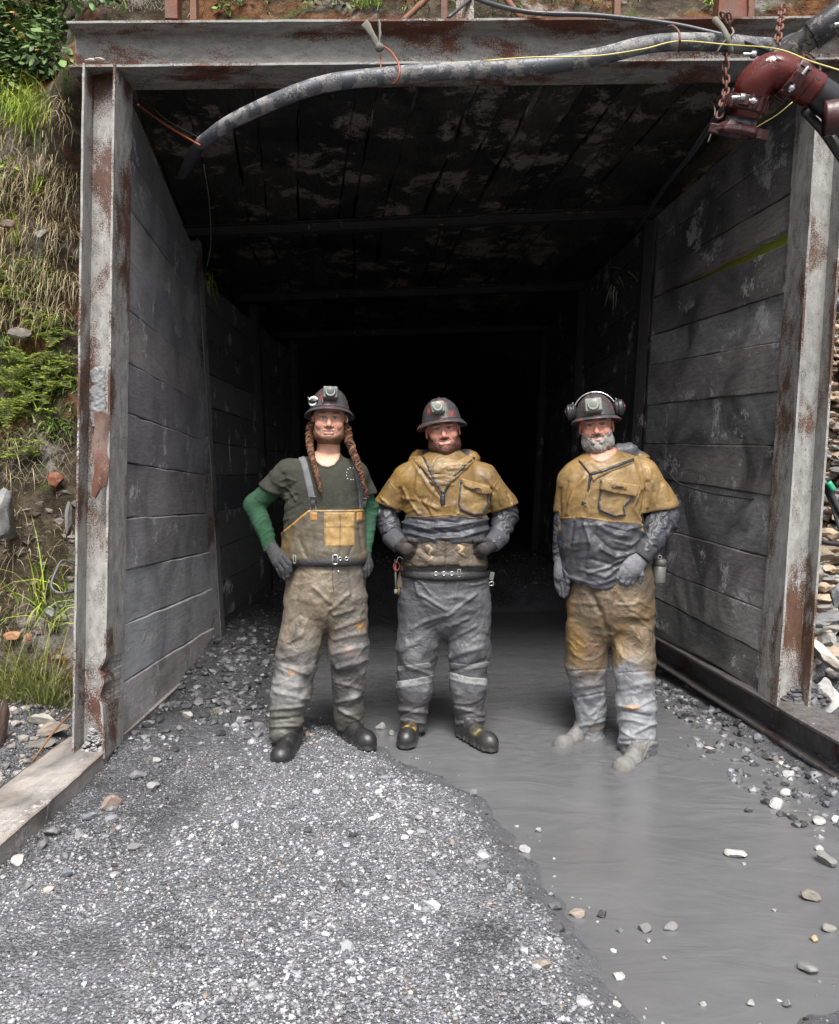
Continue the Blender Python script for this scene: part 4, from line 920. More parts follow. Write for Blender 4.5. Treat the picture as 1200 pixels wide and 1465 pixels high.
# ------------------------------------------------ pipes, cables, chains over the portal
def pth(L,n=60): return catmull([at(*q) for q in L],n)
def pipe(name,L,rpx,mat,label,cat,n=70,noise=0,m=14,parent=None,cap=True):
    P=pth(L,n); r=np.array([rpx/FP*p[1] for p in P]) if not hasattr(rpx,'__len__') else np.interp(np.linspace(0,1,n),np.linspace(0,1,len(rpx)),rpx)/FP*P[:,1]
    V,F=tube(P,r,m,cap,noise=noise,ns=25); o=obj(name,V,F,mat,parent); 
    if parent is None: tag(o,label,cat)
    return o
pipe('hose',[(288,205,4.3),(330,175,4.12),(400,142,3.99),(470,119,3.97),(560,108,3.97),(660,101,3.97),(760,95,3.98),(850,82,4.0),(930,63,4.03),(1010,60,4.08),(1080,66,4.15),(1150,72,4.25)],[9,10,11,12,12,12,12,12,12,12,12],M['hose'],'thick mud-splashed grey hose slung along the front of the beam','hose',140,.03,18)
pipe('hose_end',[(262,250,4.75),(275,225,4.5),(289,204,4.28)],[7,8,8.5],M['cable'],'dark hose end disappearing under the ceiling','hose',14)
pipe('electric_cable',[(660,-12,4.5),(700,5,4.3),(760,18,4.2),(850,22,4.18),(950,33,4.17),(1010,45,4.15),(1060,58,4.1),(1100,72,4.0)],3.4,M['cable'],'black cable running above the beam and dipping behind the hose','cable',80)
pipe('electric_cable',[(640,26,4.25),(680,-8,4.4)],2.5,M['cable'],'short black cable curling over the beam near its middle','cable',10)
pipe('yellow_wire',[(692,87,3.88),(760,82,3.88),(850,80,3.9),(920,70,3.92),(970,59,3.92),(1040,64,3.9),(1110,70,3.6),(1160,88,3.4),(1215,105,3.3)],1.1,M['ywire'],'thin yellow wire lying over the grey hose','wire',70,m=6)
pipe('electric_cable',[(1100,75,4.0),(1125,55,4.1),(1160,45,4.2),(1215,30,4.4)],4,M['cable'],'black cable passing behind the right chain','cable',20)
pipe('electric_cable',[(1052,128,3.95),(1030,160,4.05),(1005,195,4.3),(985,225,4.6),(950,268,5.2),(910,330,6.2)],[4.2,4.2,4,3.6,3,2.4],M['cable'],'black cable sagging from the pipe into the tunnel','cable',50)
pipe('electric_cable',[(1150,158,3.7),(1178,190,3.8),(1200,222,3.9),(1225,260,4.0)],6,M['bpipe'],'upper of two thick black cables crossing the right post top','cable',20)
pipe('electric_cable',[(1165,150,3.75),(1190,178,3.85),(1225,215,3.95)],6,M['bpipe'],'second thick black cable crossing the right post top','cable',20)
pipe('thin_wire',[(1133,146,3.9),(1110,165,3.95),(1078,184,4.1)],.7,M['ywire'],'stiff pale wire sticking out under the red pipe','wire',10,m=5)
pipe('thin_wire',[(1005,145,4.6),(1018,148,4.5),(1022,160,4.4),(1018,185,4.35),(1012,203,4.3)],1.1,M['rag'],'frayed string hanging beside the chain','string',20,m=5)
pipe('rusty_rod',[(198,150,4.5),(240,180,4.4),(287,208,4.25)],1.5,M['orwire'],'thin rusty orange rod under the ceiling, touching the hose end','rod',12,m=6)
pipe('thin_wire',[(215,150,4.6),(240,172,4.5),(284,196,4.35)],.6,M['wire'],'fine wire beside the rusty rod','wire',12,m=5)
pipe('thin_wire',[(292,235,4.5),(300,290,5.2),(302,350,6.0),(296,385,6.3)],.8,M['wire'],'thin wire hanging down the left end of the ceiling','wire',20,m=5)
# orange ties, rag
pipe('wire_tie',[(545,78,4.03),(545,90,4.0),(546,104,3.96)],1.1,M['orwire'],'straight orange wire tie below the rag','wire',8,m=6)
pipe('wire_tie',[(548,66,4.02),(560,74,3.95),(570,90,3.9),(572,105,3.88),(567,118,3.9),(563,120,3.95)],1.5,M['orwire'],'orange wire loop holding the hose below the rag','wire',24,m=6)
pipe('wire_tie',[(955,38,4.05),(962,37,3.98),(970,45,3.92),(972,58,3.9),(970,74,3.96)],1.6,M['chain'],'reddish wire loop round the hose near the chain','wire',20,m=6)
rg=empty('rag_tie',at(543,50,4.0),'pale rag knotted over the beam and hose','rag')
P=pth([(522,33,4.04),(532,48,4.02),(542,66,4.0)],14); V1=tube(P,np.linspace(.022,.013,14),8,sec=[(1,.15),(.5,.3),(0,.18),(-.6,.3),(-1,0),(-.5,-.2),(0,-.1),(.6,-.25)])
P=pth([(543,32,4.05),(544,50,4.02),(544,66,4.0)],14); V2=tube(P,np.linspace(.024,.012,14),8,sec=[(1,.15),(.5,.3),(0,.18),(-.6,.3),(-1,0),(-.5,-.2),(0,-.1),(.6,-.25)])
V3=(ICO[2][0]*np.array([.022,.02,.024])+at(544,68,3.99),ICO[2][1]); V,F=join([V1,V2,V3]); V=jitter(V,.006,40,2); obj('cloth_strip',V,F,M['rag'],rg)
pipe('hose_clamp_rag',[(1022,28,4.05),(1034,42,4.0),(1040,56,3.98),(1046,76,4.0)],[5,4,5,4],M['rag'],'dirty strip of cloth binding cable and hose at the chain','rag',14,m=6)
pipe('hanging_cord',[(1024,76,4.0),(1035,60,3.98),(1048,48,3.97),(1046,40,4.02)],1.6,M['wire'],'thin bent wire hooked by the cloth strip','wire',12,m=5)
# chains
def chain(L,label,link=.05,r=.006):
    P=pth(L,200); d=np.concatenate([[0],np.cumsum(np.linalg.norm(np.diff(P,axis=0),axis=1))]); root=empty('chain',P[-1],label,'chain','rusty chains hanging on the beam')
    n=int(d[-1]/(link*.74)); proto=None
    for i in range(n):
        s=(i+.5)*d[-1]/n; p=np.array([np.interp(s,d,P[:,k]) for k in range(3)]); q=np.array([np.interp(min(s+.01,d[-1]),d,P[:,k]) for k in range(3)]); t=unit(q-p+np.array([1e-5,0,0]))
        if proto is None:
            V,F=tors(link*.30,r,(0,0,0),None,20,8); x=V[:,0].copy(); V[:,0]=x+np.sign(x)*0; V[:,1]=V[:,1]*1.0+np.sign(V[:,1])*link*.2*np.minimum(1,np.abs(V[:,1])/.004)
            V=V[:,[0,2,1]]  # long axis z
            o=obj('link',V+ORG[root.name],[f[::-1] for f in F],M['chain'],root); proto=o
        else: o=proto.copy(); COL.objects.link(o); o.parent=root
        R=lookR(t,(1,0,.2)) @ rotm('Z',(i%2)*math.pi/2+.35+.2*math.sin(i*3.1)); o.rotation_euler=Matrix(R.tolist()).to_euler(); o.location=p-ORG[root.name]
chain([(1031,20,4.03),(1042,28,4.0),(1040,60,4.08),(1037,95,4.12),(1038,125,4.1),(1032,150,4.06),(1028,168,4.04)],'rusty chain hanging down behind the grey hose')
chain([(1118,10,4.2),(1116,30,4.12),(1113,50,4.06),(1110,72,4.02)],'short orange-rusty chain right of the other, going behind the red pipe')
# red pipe elbow
rp=empty('pipe_elbow',at(1090,180,3.75),'glossy red pipe elbow with bolted couplings at the top right corner','pipe')
Pe=pth([(1066,168,3.78),(1072,140,3.74),(1082,118,3.70),(1102,103,3.68),(1128,108,3.68),(1150,122,3.69)],50)
V,F=tube(Pe,np.interp(np.linspace(0,1,50),[0,.3,.6,1],[21,26,26,24])/FP*3.7,28); obj('elbow',V,F,M['redpipe'],rp)
V,F=join([box(at(1112,86,3.60),(.018,.012,.012),rotm('Y',.4)),box(at(1117,87,3.6),(.012,.012,.010))]); obj('casting_mark',V,F,M['redpipe'],rp,bevel=.002)
def coupling(c,ax,R,w,mat,label):
    Rm=lookR(ax,(0,0,1)); prof=[(R*.8,-w),(R*.98,-w),(R*1.07,-w*.7),(R*1.1,-w*.2),(R*1.1,w*.2),(R*1.07,w*.7),(R*.98,w),(R*.8,w)]
    parts=[lathe(prof,40,c=c,R=Rm)]
    for k in range(14):
        a=k/14*6.283; p=np.array([math.cos(a)*R*1.1,math.sin(a)*R*1.1,0]); parts.append(box(c+Rm@p,(R*.09,R*.20,w*1.9),Rm@rotm('Z',a)))
    for a in (.6,3.74):
        p=np.array([math.cos(a)*R*1.22,math.sin(a)*R*1.22,0]); parts.append(box(c+Rm@p,(R*.42,R*.5,w*1.4),Rm@rotm('Z',a)))
    V,F=join(parts); V=jitter(V,.004,40,5); o=obj('coupling',V,F,mat,rp,bevel=.002,smooth=False)
    for k,a in enumerate((.6,3.74)):
        p=np.array([math.cos(a)*R*1.33,math.sin(a)*R*1.33,0]); t=np.array([-math.sin(a),math.cos(a),0]); 
        V,F=join([cyl(c+Rm@(p-t*R*.62),c+Rm@(p+t*R*.62),.0075,10),cyl(c+Rm@(p+t*R*.34),c+Rm@(p+t*R*.52),.015,6,.02)]); obj('bolt',V,F,M['chrome'],o)
coupling(at(1066,150,3.76),at(1075,130,3.74)-at(1062,172,3.78),.088,.032,M['redcast'],'')
coupling(at(1133,111,3.68),at(1146,120,3.69)-at(1122,103,3.68),.096,.028,M['redcast'],'')
Pp=pth([(1140,115,3.69),(1165,131,3.7)],8); V,F=tube(Pp,24.5/FP*3.7,28); obj('sleeve',V,F,M['redpipe'],rp)
Pp=pth([(1158,127,3.7),(1190,148,3.72),(1260,195,3.78)],14); V,F=tube(Pp,23/FP*3.7,28); obj('pipe',V,F,M['bpipe'],rp)
Pp=pth([(1178,170,3.66),(1200,168,3.64),(1235,172,3.62)],14); V,F=tube(Pp,[.06+.03*math.sin(i) if 0 else .075 for i in range(14)],18); V=jitter(V,.01,20,4); obj('coupling',V,F,M['redcast'],rp)
cp=SDF(at(1020,215,3.98)-.05,at(1100,140,3.6)+np.array([.05,.25,.05]),.006) if False else SDF(at(1060,180,3.78)-.16,at(1060,180,3.78)+.16,.006)
c0=at(1058,186,3.80); cp.cone(c0+np.array([0,0,.03]),c0+np.array([-.02,.0,-.03]),.085,.07,.01); cp.ell(c0+np.array([-.065,-.02,-.02]),(.035,.03,.04),.01); cp.ell(c0+np.array([.075,-.02,.03]),(.02,.03,.06),.01)
cp.ell(c0+np.array([.0,-.09,.03]),(.055,.04,.045),.015,op='s')
V,F=cp.mesh(); ax_=at(1062,172,3.78)-at(1075,130,3.74); ax_/=np.linalg.norm(ax_); Rf=lookR(ax_,(0,1,0)); cf=at(1057,180,3.79)
oct_=[(.055,-.02),(.075,-.01),(.105,.01),(.112,.03),(.100,.045),(.070,.045),(.060,.02)]
V1=lathe(oct_,9,c=cf,R=Rf,sx=1.,sy=.85); V2=lathe([(.001,-.03),(.072,-.03),(.074,.03),(.001,.032)],28,c=cf,R=Rf)
Vv,Fv=join([(V1[0],V1[1][:-2]),box(cf+Rf@np.array([.10,.02,.03]),(.05,.06,.04),Rf@rotm('Z',.5)),box(cf+Rf@np.array([-.10,-.03,.025]),(.06,.04,.045),Rf@rotm('Z',-.3))]); Vv=jitter(Vv,.012,14,4); obj('broken_flange',Vv,Fv,M['redcast'],rp,bevel=.004,smooth=False); obj('pipe_stub',V2[0],V2[1],M['bpipe'],rp)
obj('bolt',*join([cyl(at(1045,140,3.66),at(1062,139,3.66),.009,8),cyl(at(1058,139,3.65),at(1064,139,3.65),.017,6,.02)]),M['chrome'],rp)
obj('bolt',*join([cyl(at(1062,78,3.7),at(1078,78,3.7),.009,8),cyl(at(1074,78,3.7),at(1080,78,3.7),.017,6,.02)]),M['chrome'],rp)
# thick speckled pipe coming from the upper right
tp_=empty('overhead_pipe',at(1140,80,3.95),'thick black pipe with a speckled end descending from the top right corner','pipe')
P=pth([(1112,90,4.0),(1140,66,3.95),(1165,48,3.9)],20); V,F=tube(P,17/FP*3.95,20,noise=.05); obj('speckled_sleeve',V,F,M['bspeck'],tp_)
P=pth([(1160,52,3.9),(1185,34,3.86),(1250,-12,3.8)],20); V,F=tube(P,21/FP*3.88,20,noise=.03); obj('pipe',V,F,M['bpipe'],tp_)
V,F=tors(20/FP*3.9,.006,at(1163,50,3.9),lookR(P[1]-P[0])); obj('hose_clamp',V,F,M['black'],tp_)
V,F=join([cyl(at(1192,36,3.74),at(1204,33,3.74),.009,8)]); obj('bolt',V,F,M['chrome'],tp_)
# rusty uprights above the beam
def channel(px,Y,w,label,y0=32,y1=-60,mat='orust',dx=0,d=.06):
    b=at(px,y0,Y);t=at(px+dx,y1,Y); a=np.array([w/2/FP*Y,0,0]); tk=.008
    sec=[(-1,-.5),(1,-.5),(1,.5),(1-.25,.5),(.75,-.2),(-.75,-.2),(-.75,.5),(-1,.5)]
    T=np.linspace(0,1,16)[:,None]; P=b*(1-T)+t*T; V=(P[:,None]+np.array([(s[0]*a[0],s[1]*d,0) for s in sec])[None]).reshape(-1,3); F=[]
    for i in range(15):
        for j in range(8): k=(j+1)%8; F.append((i*8+j,i*8+k,(i+1)*8+k,(i+1)*8+j))
    F+= [(0,1,4,5),(1,2,3,4),(0,5,6,7)]; V=jitter(V,.003,12,3)
    tag(obj('steel_upright',V,F,M[mat],smooth=False,bevel=.0015),label,'upright','uprights behind the beam')
channel(249,4.42,18,'dark rust upright behind the left part of the beam, leftmost',mat='rust',d=.09)
channel(279,4.40,9,'orange-rusted narrow upright right of the dark one')
channel(664,4.40,25,'galvanised grey upright at the middle of the beam',mat='postR')
channel(634,4.40,9,'slim rusty brown upright left of the grey one',mat='rust')
channel(881,4.40,9,'orange narrow upright right of the middle of the beam')
channel(1047,4.45,50,'wide rusty channel upright behind the chains',mat='rust',dx=6,d=.1)
channel(1071,4.41,8,'bright orange edge upright beside the wide rusty channel')
pipe('rusty_rod',[(577,30,4.42),(596,12,4.5),(622,-15,4.6)],4.2,M['orust'],'slanted rusty rod above the beam, left of the grey upright','rod',10)
pipe('rusty_rod',[(745,26,4.42),(728,4,4.5),(715,-12,4.6)],4.2,M['orust'],'slanted rusty brace above the beam, right of the grey upright','rod',10)
# right side: stub pipe and hoses on the bank
pipe('pipe_stub',[(1182,436,4.95),(1205,434,4.9),(1250,430,4.9)],[12,12,12],M['hose'],'grey pipe stub poking out beside the right post','pipe',12,m=18)
pipe('garden_hose',[(1160,655,5.0),(1172,680,4.85),(1185,700,4.8),(1200,730,4.78),(1220,760,4.75)],4.2,M['cable'],'black hose with a green patch on the right bank','hose',24)
pipe('garden_hose',[(1160,672,5.0),(1176,692,4.86),(1190,720,4.82),(1198,745,4.8),(1212,780,4.75)],4.0,M['hose'],'grey hose curving beside the black one on the right bank','hose',24)
pipe('garden_hose',[(1165,768,4.85),(1180,776,4.8),(1200,778,4.75),(1225,775,4.7)],3.6,M['cable'],'thin black hose crossing the stones of the right bank','hose',16)
pipe('hose_tape',[(1184,690,4.78),(1192,702,4.775)],4.6,mk_simple('green_tape',(.03,.3,.16),.4),'green tape wrapped round the black hose','tape',5)
# cable along the right wall behind the bearded man
pipe('wall_cable',[(955,676,5.5),(968,690,5.4),(985,697,5.3),(1020,706,5.1),(1060,712,4.9),(1095,716,4.75)],1.6,M['cable'],'dark cable drooping along the right plank wall','cable',30,m=6)
# ------------------------------------------------ people
def ridged(Q,s=0,o=2): return 1-2*np.abs(fbm(Q,o,s))
def wrinkle(V,f,amp,seed,warp=.35,wf=5,pw=1.25):
    Q=V*np.array(f)+warp*np.stack([fbm(V*wf,2,seed+5),fbm(V*wf,2,seed+6),fbm(V*wf,2,seed+7)],1)*np.array(f)*.25
    r=np.clip(ridged(Q,seed),0,1)**pw; r2=np.clip(ridged(Q*2.7,seed+3),0,1); return amp*(r-.4)+amp*.28*(r2-.5)
class Man:
    def __init__(s,Y0,base,label):
        s.Y0=Y0; s.root=empty('person',base,label,'person')
    def P(s,q): return at(q[0],q[1],s.Y0+(q[2] if len(q)>2 else 0))
    def m(s,r): return r/FP*s.Y0
def topx(V): return 600+V[:,0]/V[:,1]*FP, HY+(CH-V[:,2])/V[:,1]*FP
def garment(mn,name,prims,mat,colf,h=.0055,disp=None,cut=None,relaxn=1,parent=None,jit=True):
    lo=np.full(3,9e9);hi=-lo
    pr=[]
    for p in prims:
        if p[0]=='c':
            a,b=mn.P(p[1]),mn.P(p[2]); ra,rb=mn.m(p[3]),mn.m(p[4]); ys=p[5] if len(p)>5 else 1; k=p[6] if len(p)>6 else .03
            pr.append(('c',a,b,ra,rb,ys,k)); q=np.stack([a,b]); m=max(ra,rb)
        elif p[0]=='e':
            a=mn.P(p[1]); r=np.array([mn.m(p[2][0]),p[2][1],mn.m(p[2][2])]); pr.append(('e',a,r,p[3] if len(p)>3 else .03,p[4] if len(p)>4 else None)); q=a[None]; m=r.max()
        elif p[0]=='cuff':
            pr.append(p); continue
        lo=np.minimum(lo,q.min(0)-m);hi=np.maximum(hi,q.max(0)+m)
    S=SDF(lo-.03,hi+.03,h)
    for p in pr:
        if p[0]=='c': S.cone(p[1],p[2],p[3],p[4],p[6],p[5])
        elif p[0]=='e': S.ell(p[1],p[2],p[3],p[4])
        else:  # cuff: flat end of a sleeve or leg
            c=mn.P(p[1]); d=np.array([p[2][0],p[2][2] if len(p[2])>2 else 0,-p[2][1]],float); d/=np.linalg.norm(d); R=lookR(d,(0,1,0)); w=p[3]; S.bx(c+d*.07,(w,w,.07),.008,.006,R,op='s')
    if cut is not None: S.cut(cut)
    V,F=S.mesh(); V=relax(V,F,relaxn); N=vnormals(V,F)
    if disp is not None: V=V+N*disp(V,N,*topx(V))[:,None]; N=vnormals(V,F)
    C=colf(V,N,*topx(V)); o=obj(name,V,F,mat,parent or mn.root,col=np.clip(C,.003,.9))
    return dict(V=V,F=F,N=N,o=o)
def strokes(V,N,x,y,L):
    d=np.zeros(len(V)); P=np.stack([x,y],1); fr=sst(.15,-.2,N[:,1])
    for poly,w,a in L: d+=a*np.exp(-(segd(P,poly)/w)**2)*fr
    return d
def patch(g,name,sdf,t,mat,col,parent,edge=1.2,front=.25,disp=None,under=.003,ret=False):
    V,N,F=g['V'],g['N'],g['F']; x,y=topx(V); P=np.stack([x,y],1); sd=sdf(P,V,N)
    if front is not None: sd=np.where(N[:,1]<front,sd,-9)
    sel=(sd>-2.6)[F].all(1)&(sd>-1.2)[F].any(1); f=F[sel]; ids=np.unique(f); mp=np.full(len(V),-1); mp[ids]=np.arange(len(ids))
    v,n,s=V[ids],N[ids],sd[ids]
    off=-under+(t+under)*sst(-1.,edge,s)
    if disp is not None: off=off+disp(v,n,x[ids],y[ids])*sst(-.5,edge,s)
    v=v+n*off[:,None]; f=mp[f]
    C=col(v,n,x[ids],y[ids]) if callable(col) else np.broadcast_to(np.array(col,float),(len(v),3))
    o=obj(name,v,f,mat,parent,col=C)
    return dict(V=v,F=f,N=vnormals(v,f),o=o)
def surf(g,px,py):
    x,y=topx(g['V']); d=(x-px)**2+(y-py)**2+np.where(g['N'][:,1]<0,0,1e4); i=np.argmin(d+g['V'][:,1]*3); return g['V'][i],g['N'][i]
def PL(poly): return lambda P,V,N: sdpoly(P,poly)
def LN(poly,w): return lambda P,V,N: w-segd(P,poly)
def band(mn,name,c,rx,ry,h,th,mat,parent,col=None,tilt=0,sag=0,n=64,bow=0):
    c0=mn.P(c); rx=mn.m(rx); h=mn.m(h)/2; a=np.linspace(0,2*math.pi,n,endpoint=False); sec=[(0,-h),(th,-h*.9),(th,h*.9),(0,h)]; V=[]
    for t in a:
        for d,z in sec: V.append((c0[0]+(rx+d)*math.cos(t),c0[1]+(ry+d)*math.sin(t),c0[2]+z+tilt*math.cos(t)+bow*(-math.sin(t))))
    F=[]
    for i in range(n):
        k=(i+1)%n
        for j in range(4): l=(j+1)%4; F.append((i*4+j,k*4+j,k*4+l,i*4+l))
    V=np.array(V); V+=.002*np.stack([fbm(V*20,2,1)]*3,1)
    return obj(name,V,F,mat,parent,col=np.array(col) if col is not None else None)
def shade(c,V,s=9,a=.25,seed=0): return np.array(c)*(1+a*fbm(V*s,4,seed))[:,None]
def lerp(a,b,t): t=np.asarray(t)[:,None]; return np.asarray(a)*(1-t)+np.asarray(b)*t
def glove(mn,name,segs,fingers,mat,col,cuff=None,parent=None):
    """segs: palm cones; fingers: chains of (x,y,dy) with radii px"""
    pr=[('c',a,b,ra,rb,ys,.008) for a,b,ra,rb,ys in segs]
    for ch,r in fingers:
        rs=np.linspace(r,r*.8,len(ch))
        for i in range(len(ch)-1): pr.append(('c',ch[i],ch[i+1],rs[i],rs[i+1],1,.0025))
    return garment(mn,name,pr,mat,lambda V,N,x,y:shade(col,V,40,.4,3),h=.0032,disp=lambda V,N,x,y:.0016*fbm(V*90,2,4),parent=parent)
def head(mn,ex,ey,dY,S,yaw,roll,pitch,skin,jaw=1.,width=1.,smile=0,brow=(.06,.03,.02),seed=0,beardcol=(.2,.1,.05),bline=None,balpha=.5,bthick=0,chin=0,neck=((0,.02,-.09),(0,.035,-.22)),nr=(.056,.066),squint=False,dirt=0,body=None):
    R=rotm('Z',yaw)@rotm('Y',roll)@rotm('X',pitch)
    O=at(ex,ey,mn.Y0+dY-.085*S)-R@np.array([0,-.085*S,0]); W=width
    s=SDF((-.115,-.15,-.26),(.115,.14,.14),.0026)
    s.ell((0,.012,.03),(.077*W,.097,.092),.01); s.ell((0,-.03,-.03),(.066*W,.064,.078),.02)
    s.ell((0,-.038,-.082),(.052*W*jaw,.046,.036),.03); s.ell((0,-.07,-.1-chin),(.024*jaw,.02,.018),.025)
    for q in (-1,1):
        s.ell((q*.043*W,-.066,-.03),(.024,.022,.022),.02); s.ell((q*.050*W*jaw,-.012,-.068),(.018,.035,.03),.03)
        if smile: s.ell((q*.04*W,-.078,-.036),(.018,.014,.016),.014)
    s.cone((-.042*W,-.080,.019),(.042*W,-.080,.019),.011,.011,.012)
    for q in (-1,1):
        s.ell((q*.031,-.103,.0),(.021,.018,.013),.012,op='s'); s.ell((q*.031,-.080,-.001),(.0145,.0145,.0125),.003)
        s.cone((q*.046,-.088,.004 if not squint else .001),(q*.018,-.092,.006 if not squint else .002),.0038,.0038,.004)
        s.cone((q*.046,-.086,-.010 if not squint else -.007),(q*.018,-.09,-.011 if not squint else -.007),.0035,.0035,.005)
    s.cone((0,-.09,.006),(0,-.112,-.038),.0085,.0125,.012)
    for q in (-1,1): s.ell((q*.0135,-.098,-.043),(.0095,.012,.008),.006)
    for q in (-1,1): s.cone((q*.02,-.094,-.042),(q*.034,-.080,-.066),.002+.001*smile,.003+.001*smile,.014)
    mw=.023+.007*smile; cz=.007*smile
    s.cone((-mw*.9,-.091,-.064),(mw*.9,-.091,-.064),.006,.006,.008); s.cone((-mw*.7,-.092,-.077),(mw*.7,-.092,-.077),.0075,.0075,.008)
    P=[(-mw,-.092,-.069+cz),(-mw*.5,-.099,-.0705),(0,-.1015,-.071),(mw*.5,-.099,-.0705),(mw,-.092,-.069+cz)]
    s.chain(P,[.0022+.0012*smile]*5,.002,op='s')
    for q in (-1,1): s.ell((q*.079*W,.012,-.006),(.009,.019,.031),.006,rotm('Z',q*.35)); s.ell((q*.086*W,.004,-.004),(.006,.009,.018),.004,op='s')
    s.cone(neck[0],neck[1],nr[0],nr[1],.03)
    V,F=s.mesh(); V=relax(V,F,1,.4); N=vnormals(V,F)
    x,y,z=V[:,0],V[:,1],V[:,2]; ax=np.abs(x); fr=y<-.02
    C=shade(skin,V,30,.12,seed); red=np.array(skin)*np.array([1.02,.62,.55])
    C=lerp(C,red,.45*np.exp(-((ax-.042)**2+(z+.032)**2)/.0006)*fr+.5*np.exp(-(x**2+(z+.036)**2)/.00025)*fr+.5*(ax>.074)*(z>-.05))
    C=lerp(C,np.array(skin)*.6,np.clip(.5*fbm(V*55,3,seed+2)-.1,0,1)*dirt*3)
    # nostrils, mouth, eyes, brows
    lip=np.exp(-((z+.069-cz*(ax/mw)**2)/.0085)**2)*(ax<mw*.92)*(y<-.08); C=lerp(C,(.42,.14,.12),.6*lip)
    slit=np.exp(-((z+.0705-cz*(ax/mw)**2)/.0028)**2)*(ax<mw)*(y<-.08); C=lerp(C,(.5,.42,.38) if smile>.8 else (.08,.02,.02),(.75 if smile>.8 else .9)*slit*(ax<mw*(.72 if smile>.8 else 1)))
    if smile>.8: C=lerp(C,(.05,.015,.012),.8*np.exp(-((z+.0655-cz*(ax/mw)**2)/.0016)**2)*(ax<mw)*(y<-.08))
    C=lerp(C,(.03,.01,.01),.85*np.exp(-(((ax-.0075)/.0045)**2+((z+.0485)/.0035)**2))*(y<-.09))
    er=(ax-.031); eo=np.exp(-((er/.0145)**4+((z+.0005)/(.0055 if not squint else .003))**4))*fr
    C=lerp(C,(.30,.26,.24) if not squint else (.05,.03,.025),eo); C=lerp(C,(.03,.02,.015),np.exp(-((er/.0062)**2+(z/.0062)**2)**2)*fr*(eo>.12))
    C=lerp(C,(.03,.012,.01),.95*np.exp(-((er/.017)**4+((z-.0065+.05*er)/.003)**2))*fr)
    bz=.0235-((ax-.028)**2)*6; C=lerp(C,brow,.95*np.exp(-(((ax-.033)/.021)**4+((z-bz)/.0055)**2))*fr)
    C=lerp(C,np.array(skin)*.5,.45*np.exp(-((segd(np.stack([ax,z],1),[(.019,-.042),(.034,-.062)])/.0025)**2))*fr*(.4+.6*bool(smile)))
    if squint:
        for k in range(3): C=lerp(C,np.array(skin)*.5,.5*np.exp(-((segd(np.stack([ax,z],1),[(.05,0.0-.003*k),(.063,.006-.009*k)])/.0014)**2))*fr)
    C=lerp(C,(.025,.015,.012),sst(.028,.045,z)*sst(-.055,-.03,y)+sst(.0,.03,y)*sst(-.06,-.03,z)*(ax<.072)) # hair at sides and back
    bl=np.interp(ax,[0,.03,.048,.064,.075],bline); nz=.006*fbm(V*70,3,seed+9)
    bm=sst(-.004,.006,bl+nz-z)*(y<.03)*sst(-.136-chin,-.118-chin,z)*sst(.02,-.01,y+.5*(-.1-z))*np.clip((y<-.008)+(z<-.042),0,1)
    mu=np.exp(-((ax/.033)**4+((z+.0565-.0)/.0065)**4))*(y<-.075)*(1-lip)
    under=sst(.006,.0,(-.080-z))*0
    lipx=np.exp(-((ax/(.021))**4+((z+.071)/.008)**4)); 
    bm=np.clip(bm*(1-lipx)+mu*(min(1,balpha+.1) if balpha>.85 else .7 if balpha>.6 else .35),0,1)
    C=lerp(C,shade(beardcol,V,120,.7,seed+4),bm*balpha*(.75+.25*sst(-.3,.3,fbm(V*90,2,seed))))
    dd=np.zeros(len(V))
    if bthick: dd=bm*sst(.2,.8,bm)*(bthick*sst(-.05,-.09,z)*1.+bthick*.5)*(.7+.45*fbm(V*np.array([160,160,50]),2,7)); 
    g=dict(V=V,F=F,N=N)
    Vw=V*S@R.T+O
    return dict(V=Vw,F=F,C=C,bm=bm,dd=dd*S,N=vnormals(Vw,F),R=R,O=O,S=S,loc=V)
def bodymesh(mn,hd,prims,skin):
    """the body under the clothes, continuous with neck and head"""
    lo=np.full(3,9e9);hi=-lo
    for p in prims:
        q=np.stack([mn.P(p[0]),mn.P(p[1])]); m=mn.m(max(p[2],p[3])); lo=np.minimum(lo,q.min(0)-m);hi=np.maximum(hi,q.max(0)+m)
    S=SDF(lo-.03,hi+.03,.012)
    for p in prims: S.cone(mn.P(p[0]),mn.P(p[1]),mn.m(p[2]),mn.m(p[3]),.03,p[4] if len(p)>4 else 1)
    V,F=S.mesh(); V2=hd['V']; F2=hd['F']
    return obj('body',np.vstack([V,V2]),np.vstack([F,F2+len(V)]),M['skin'],mn.root,col=np.vstack([np.broadcast_to(np.array(skin),(len(V),3)),hd['C']]))
def beard(mn,hd,col,nm='beard'):
    bm=hd['bm']; V,F,N=hd['V'],hd['F'],hd['N']; sel=(bm>.12)[F].all(1); f=F[sel]; ids=np.unique(f); mp=np.full(len(V),-1); mp[ids]=np.arange(len(ids))
    off=-.002+(hd['dd'][ids]+.004)*sst(.1,.6,bm[ids]); v=V[ids]+N[ids]*off[:,None]; v[:,2]-=off*.5; L=hd['loc'][ids]
    c=col(L) ; return obj(nm,v,mp[f],M['hair'],mn.root,col=np.clip(c,.01,.8))
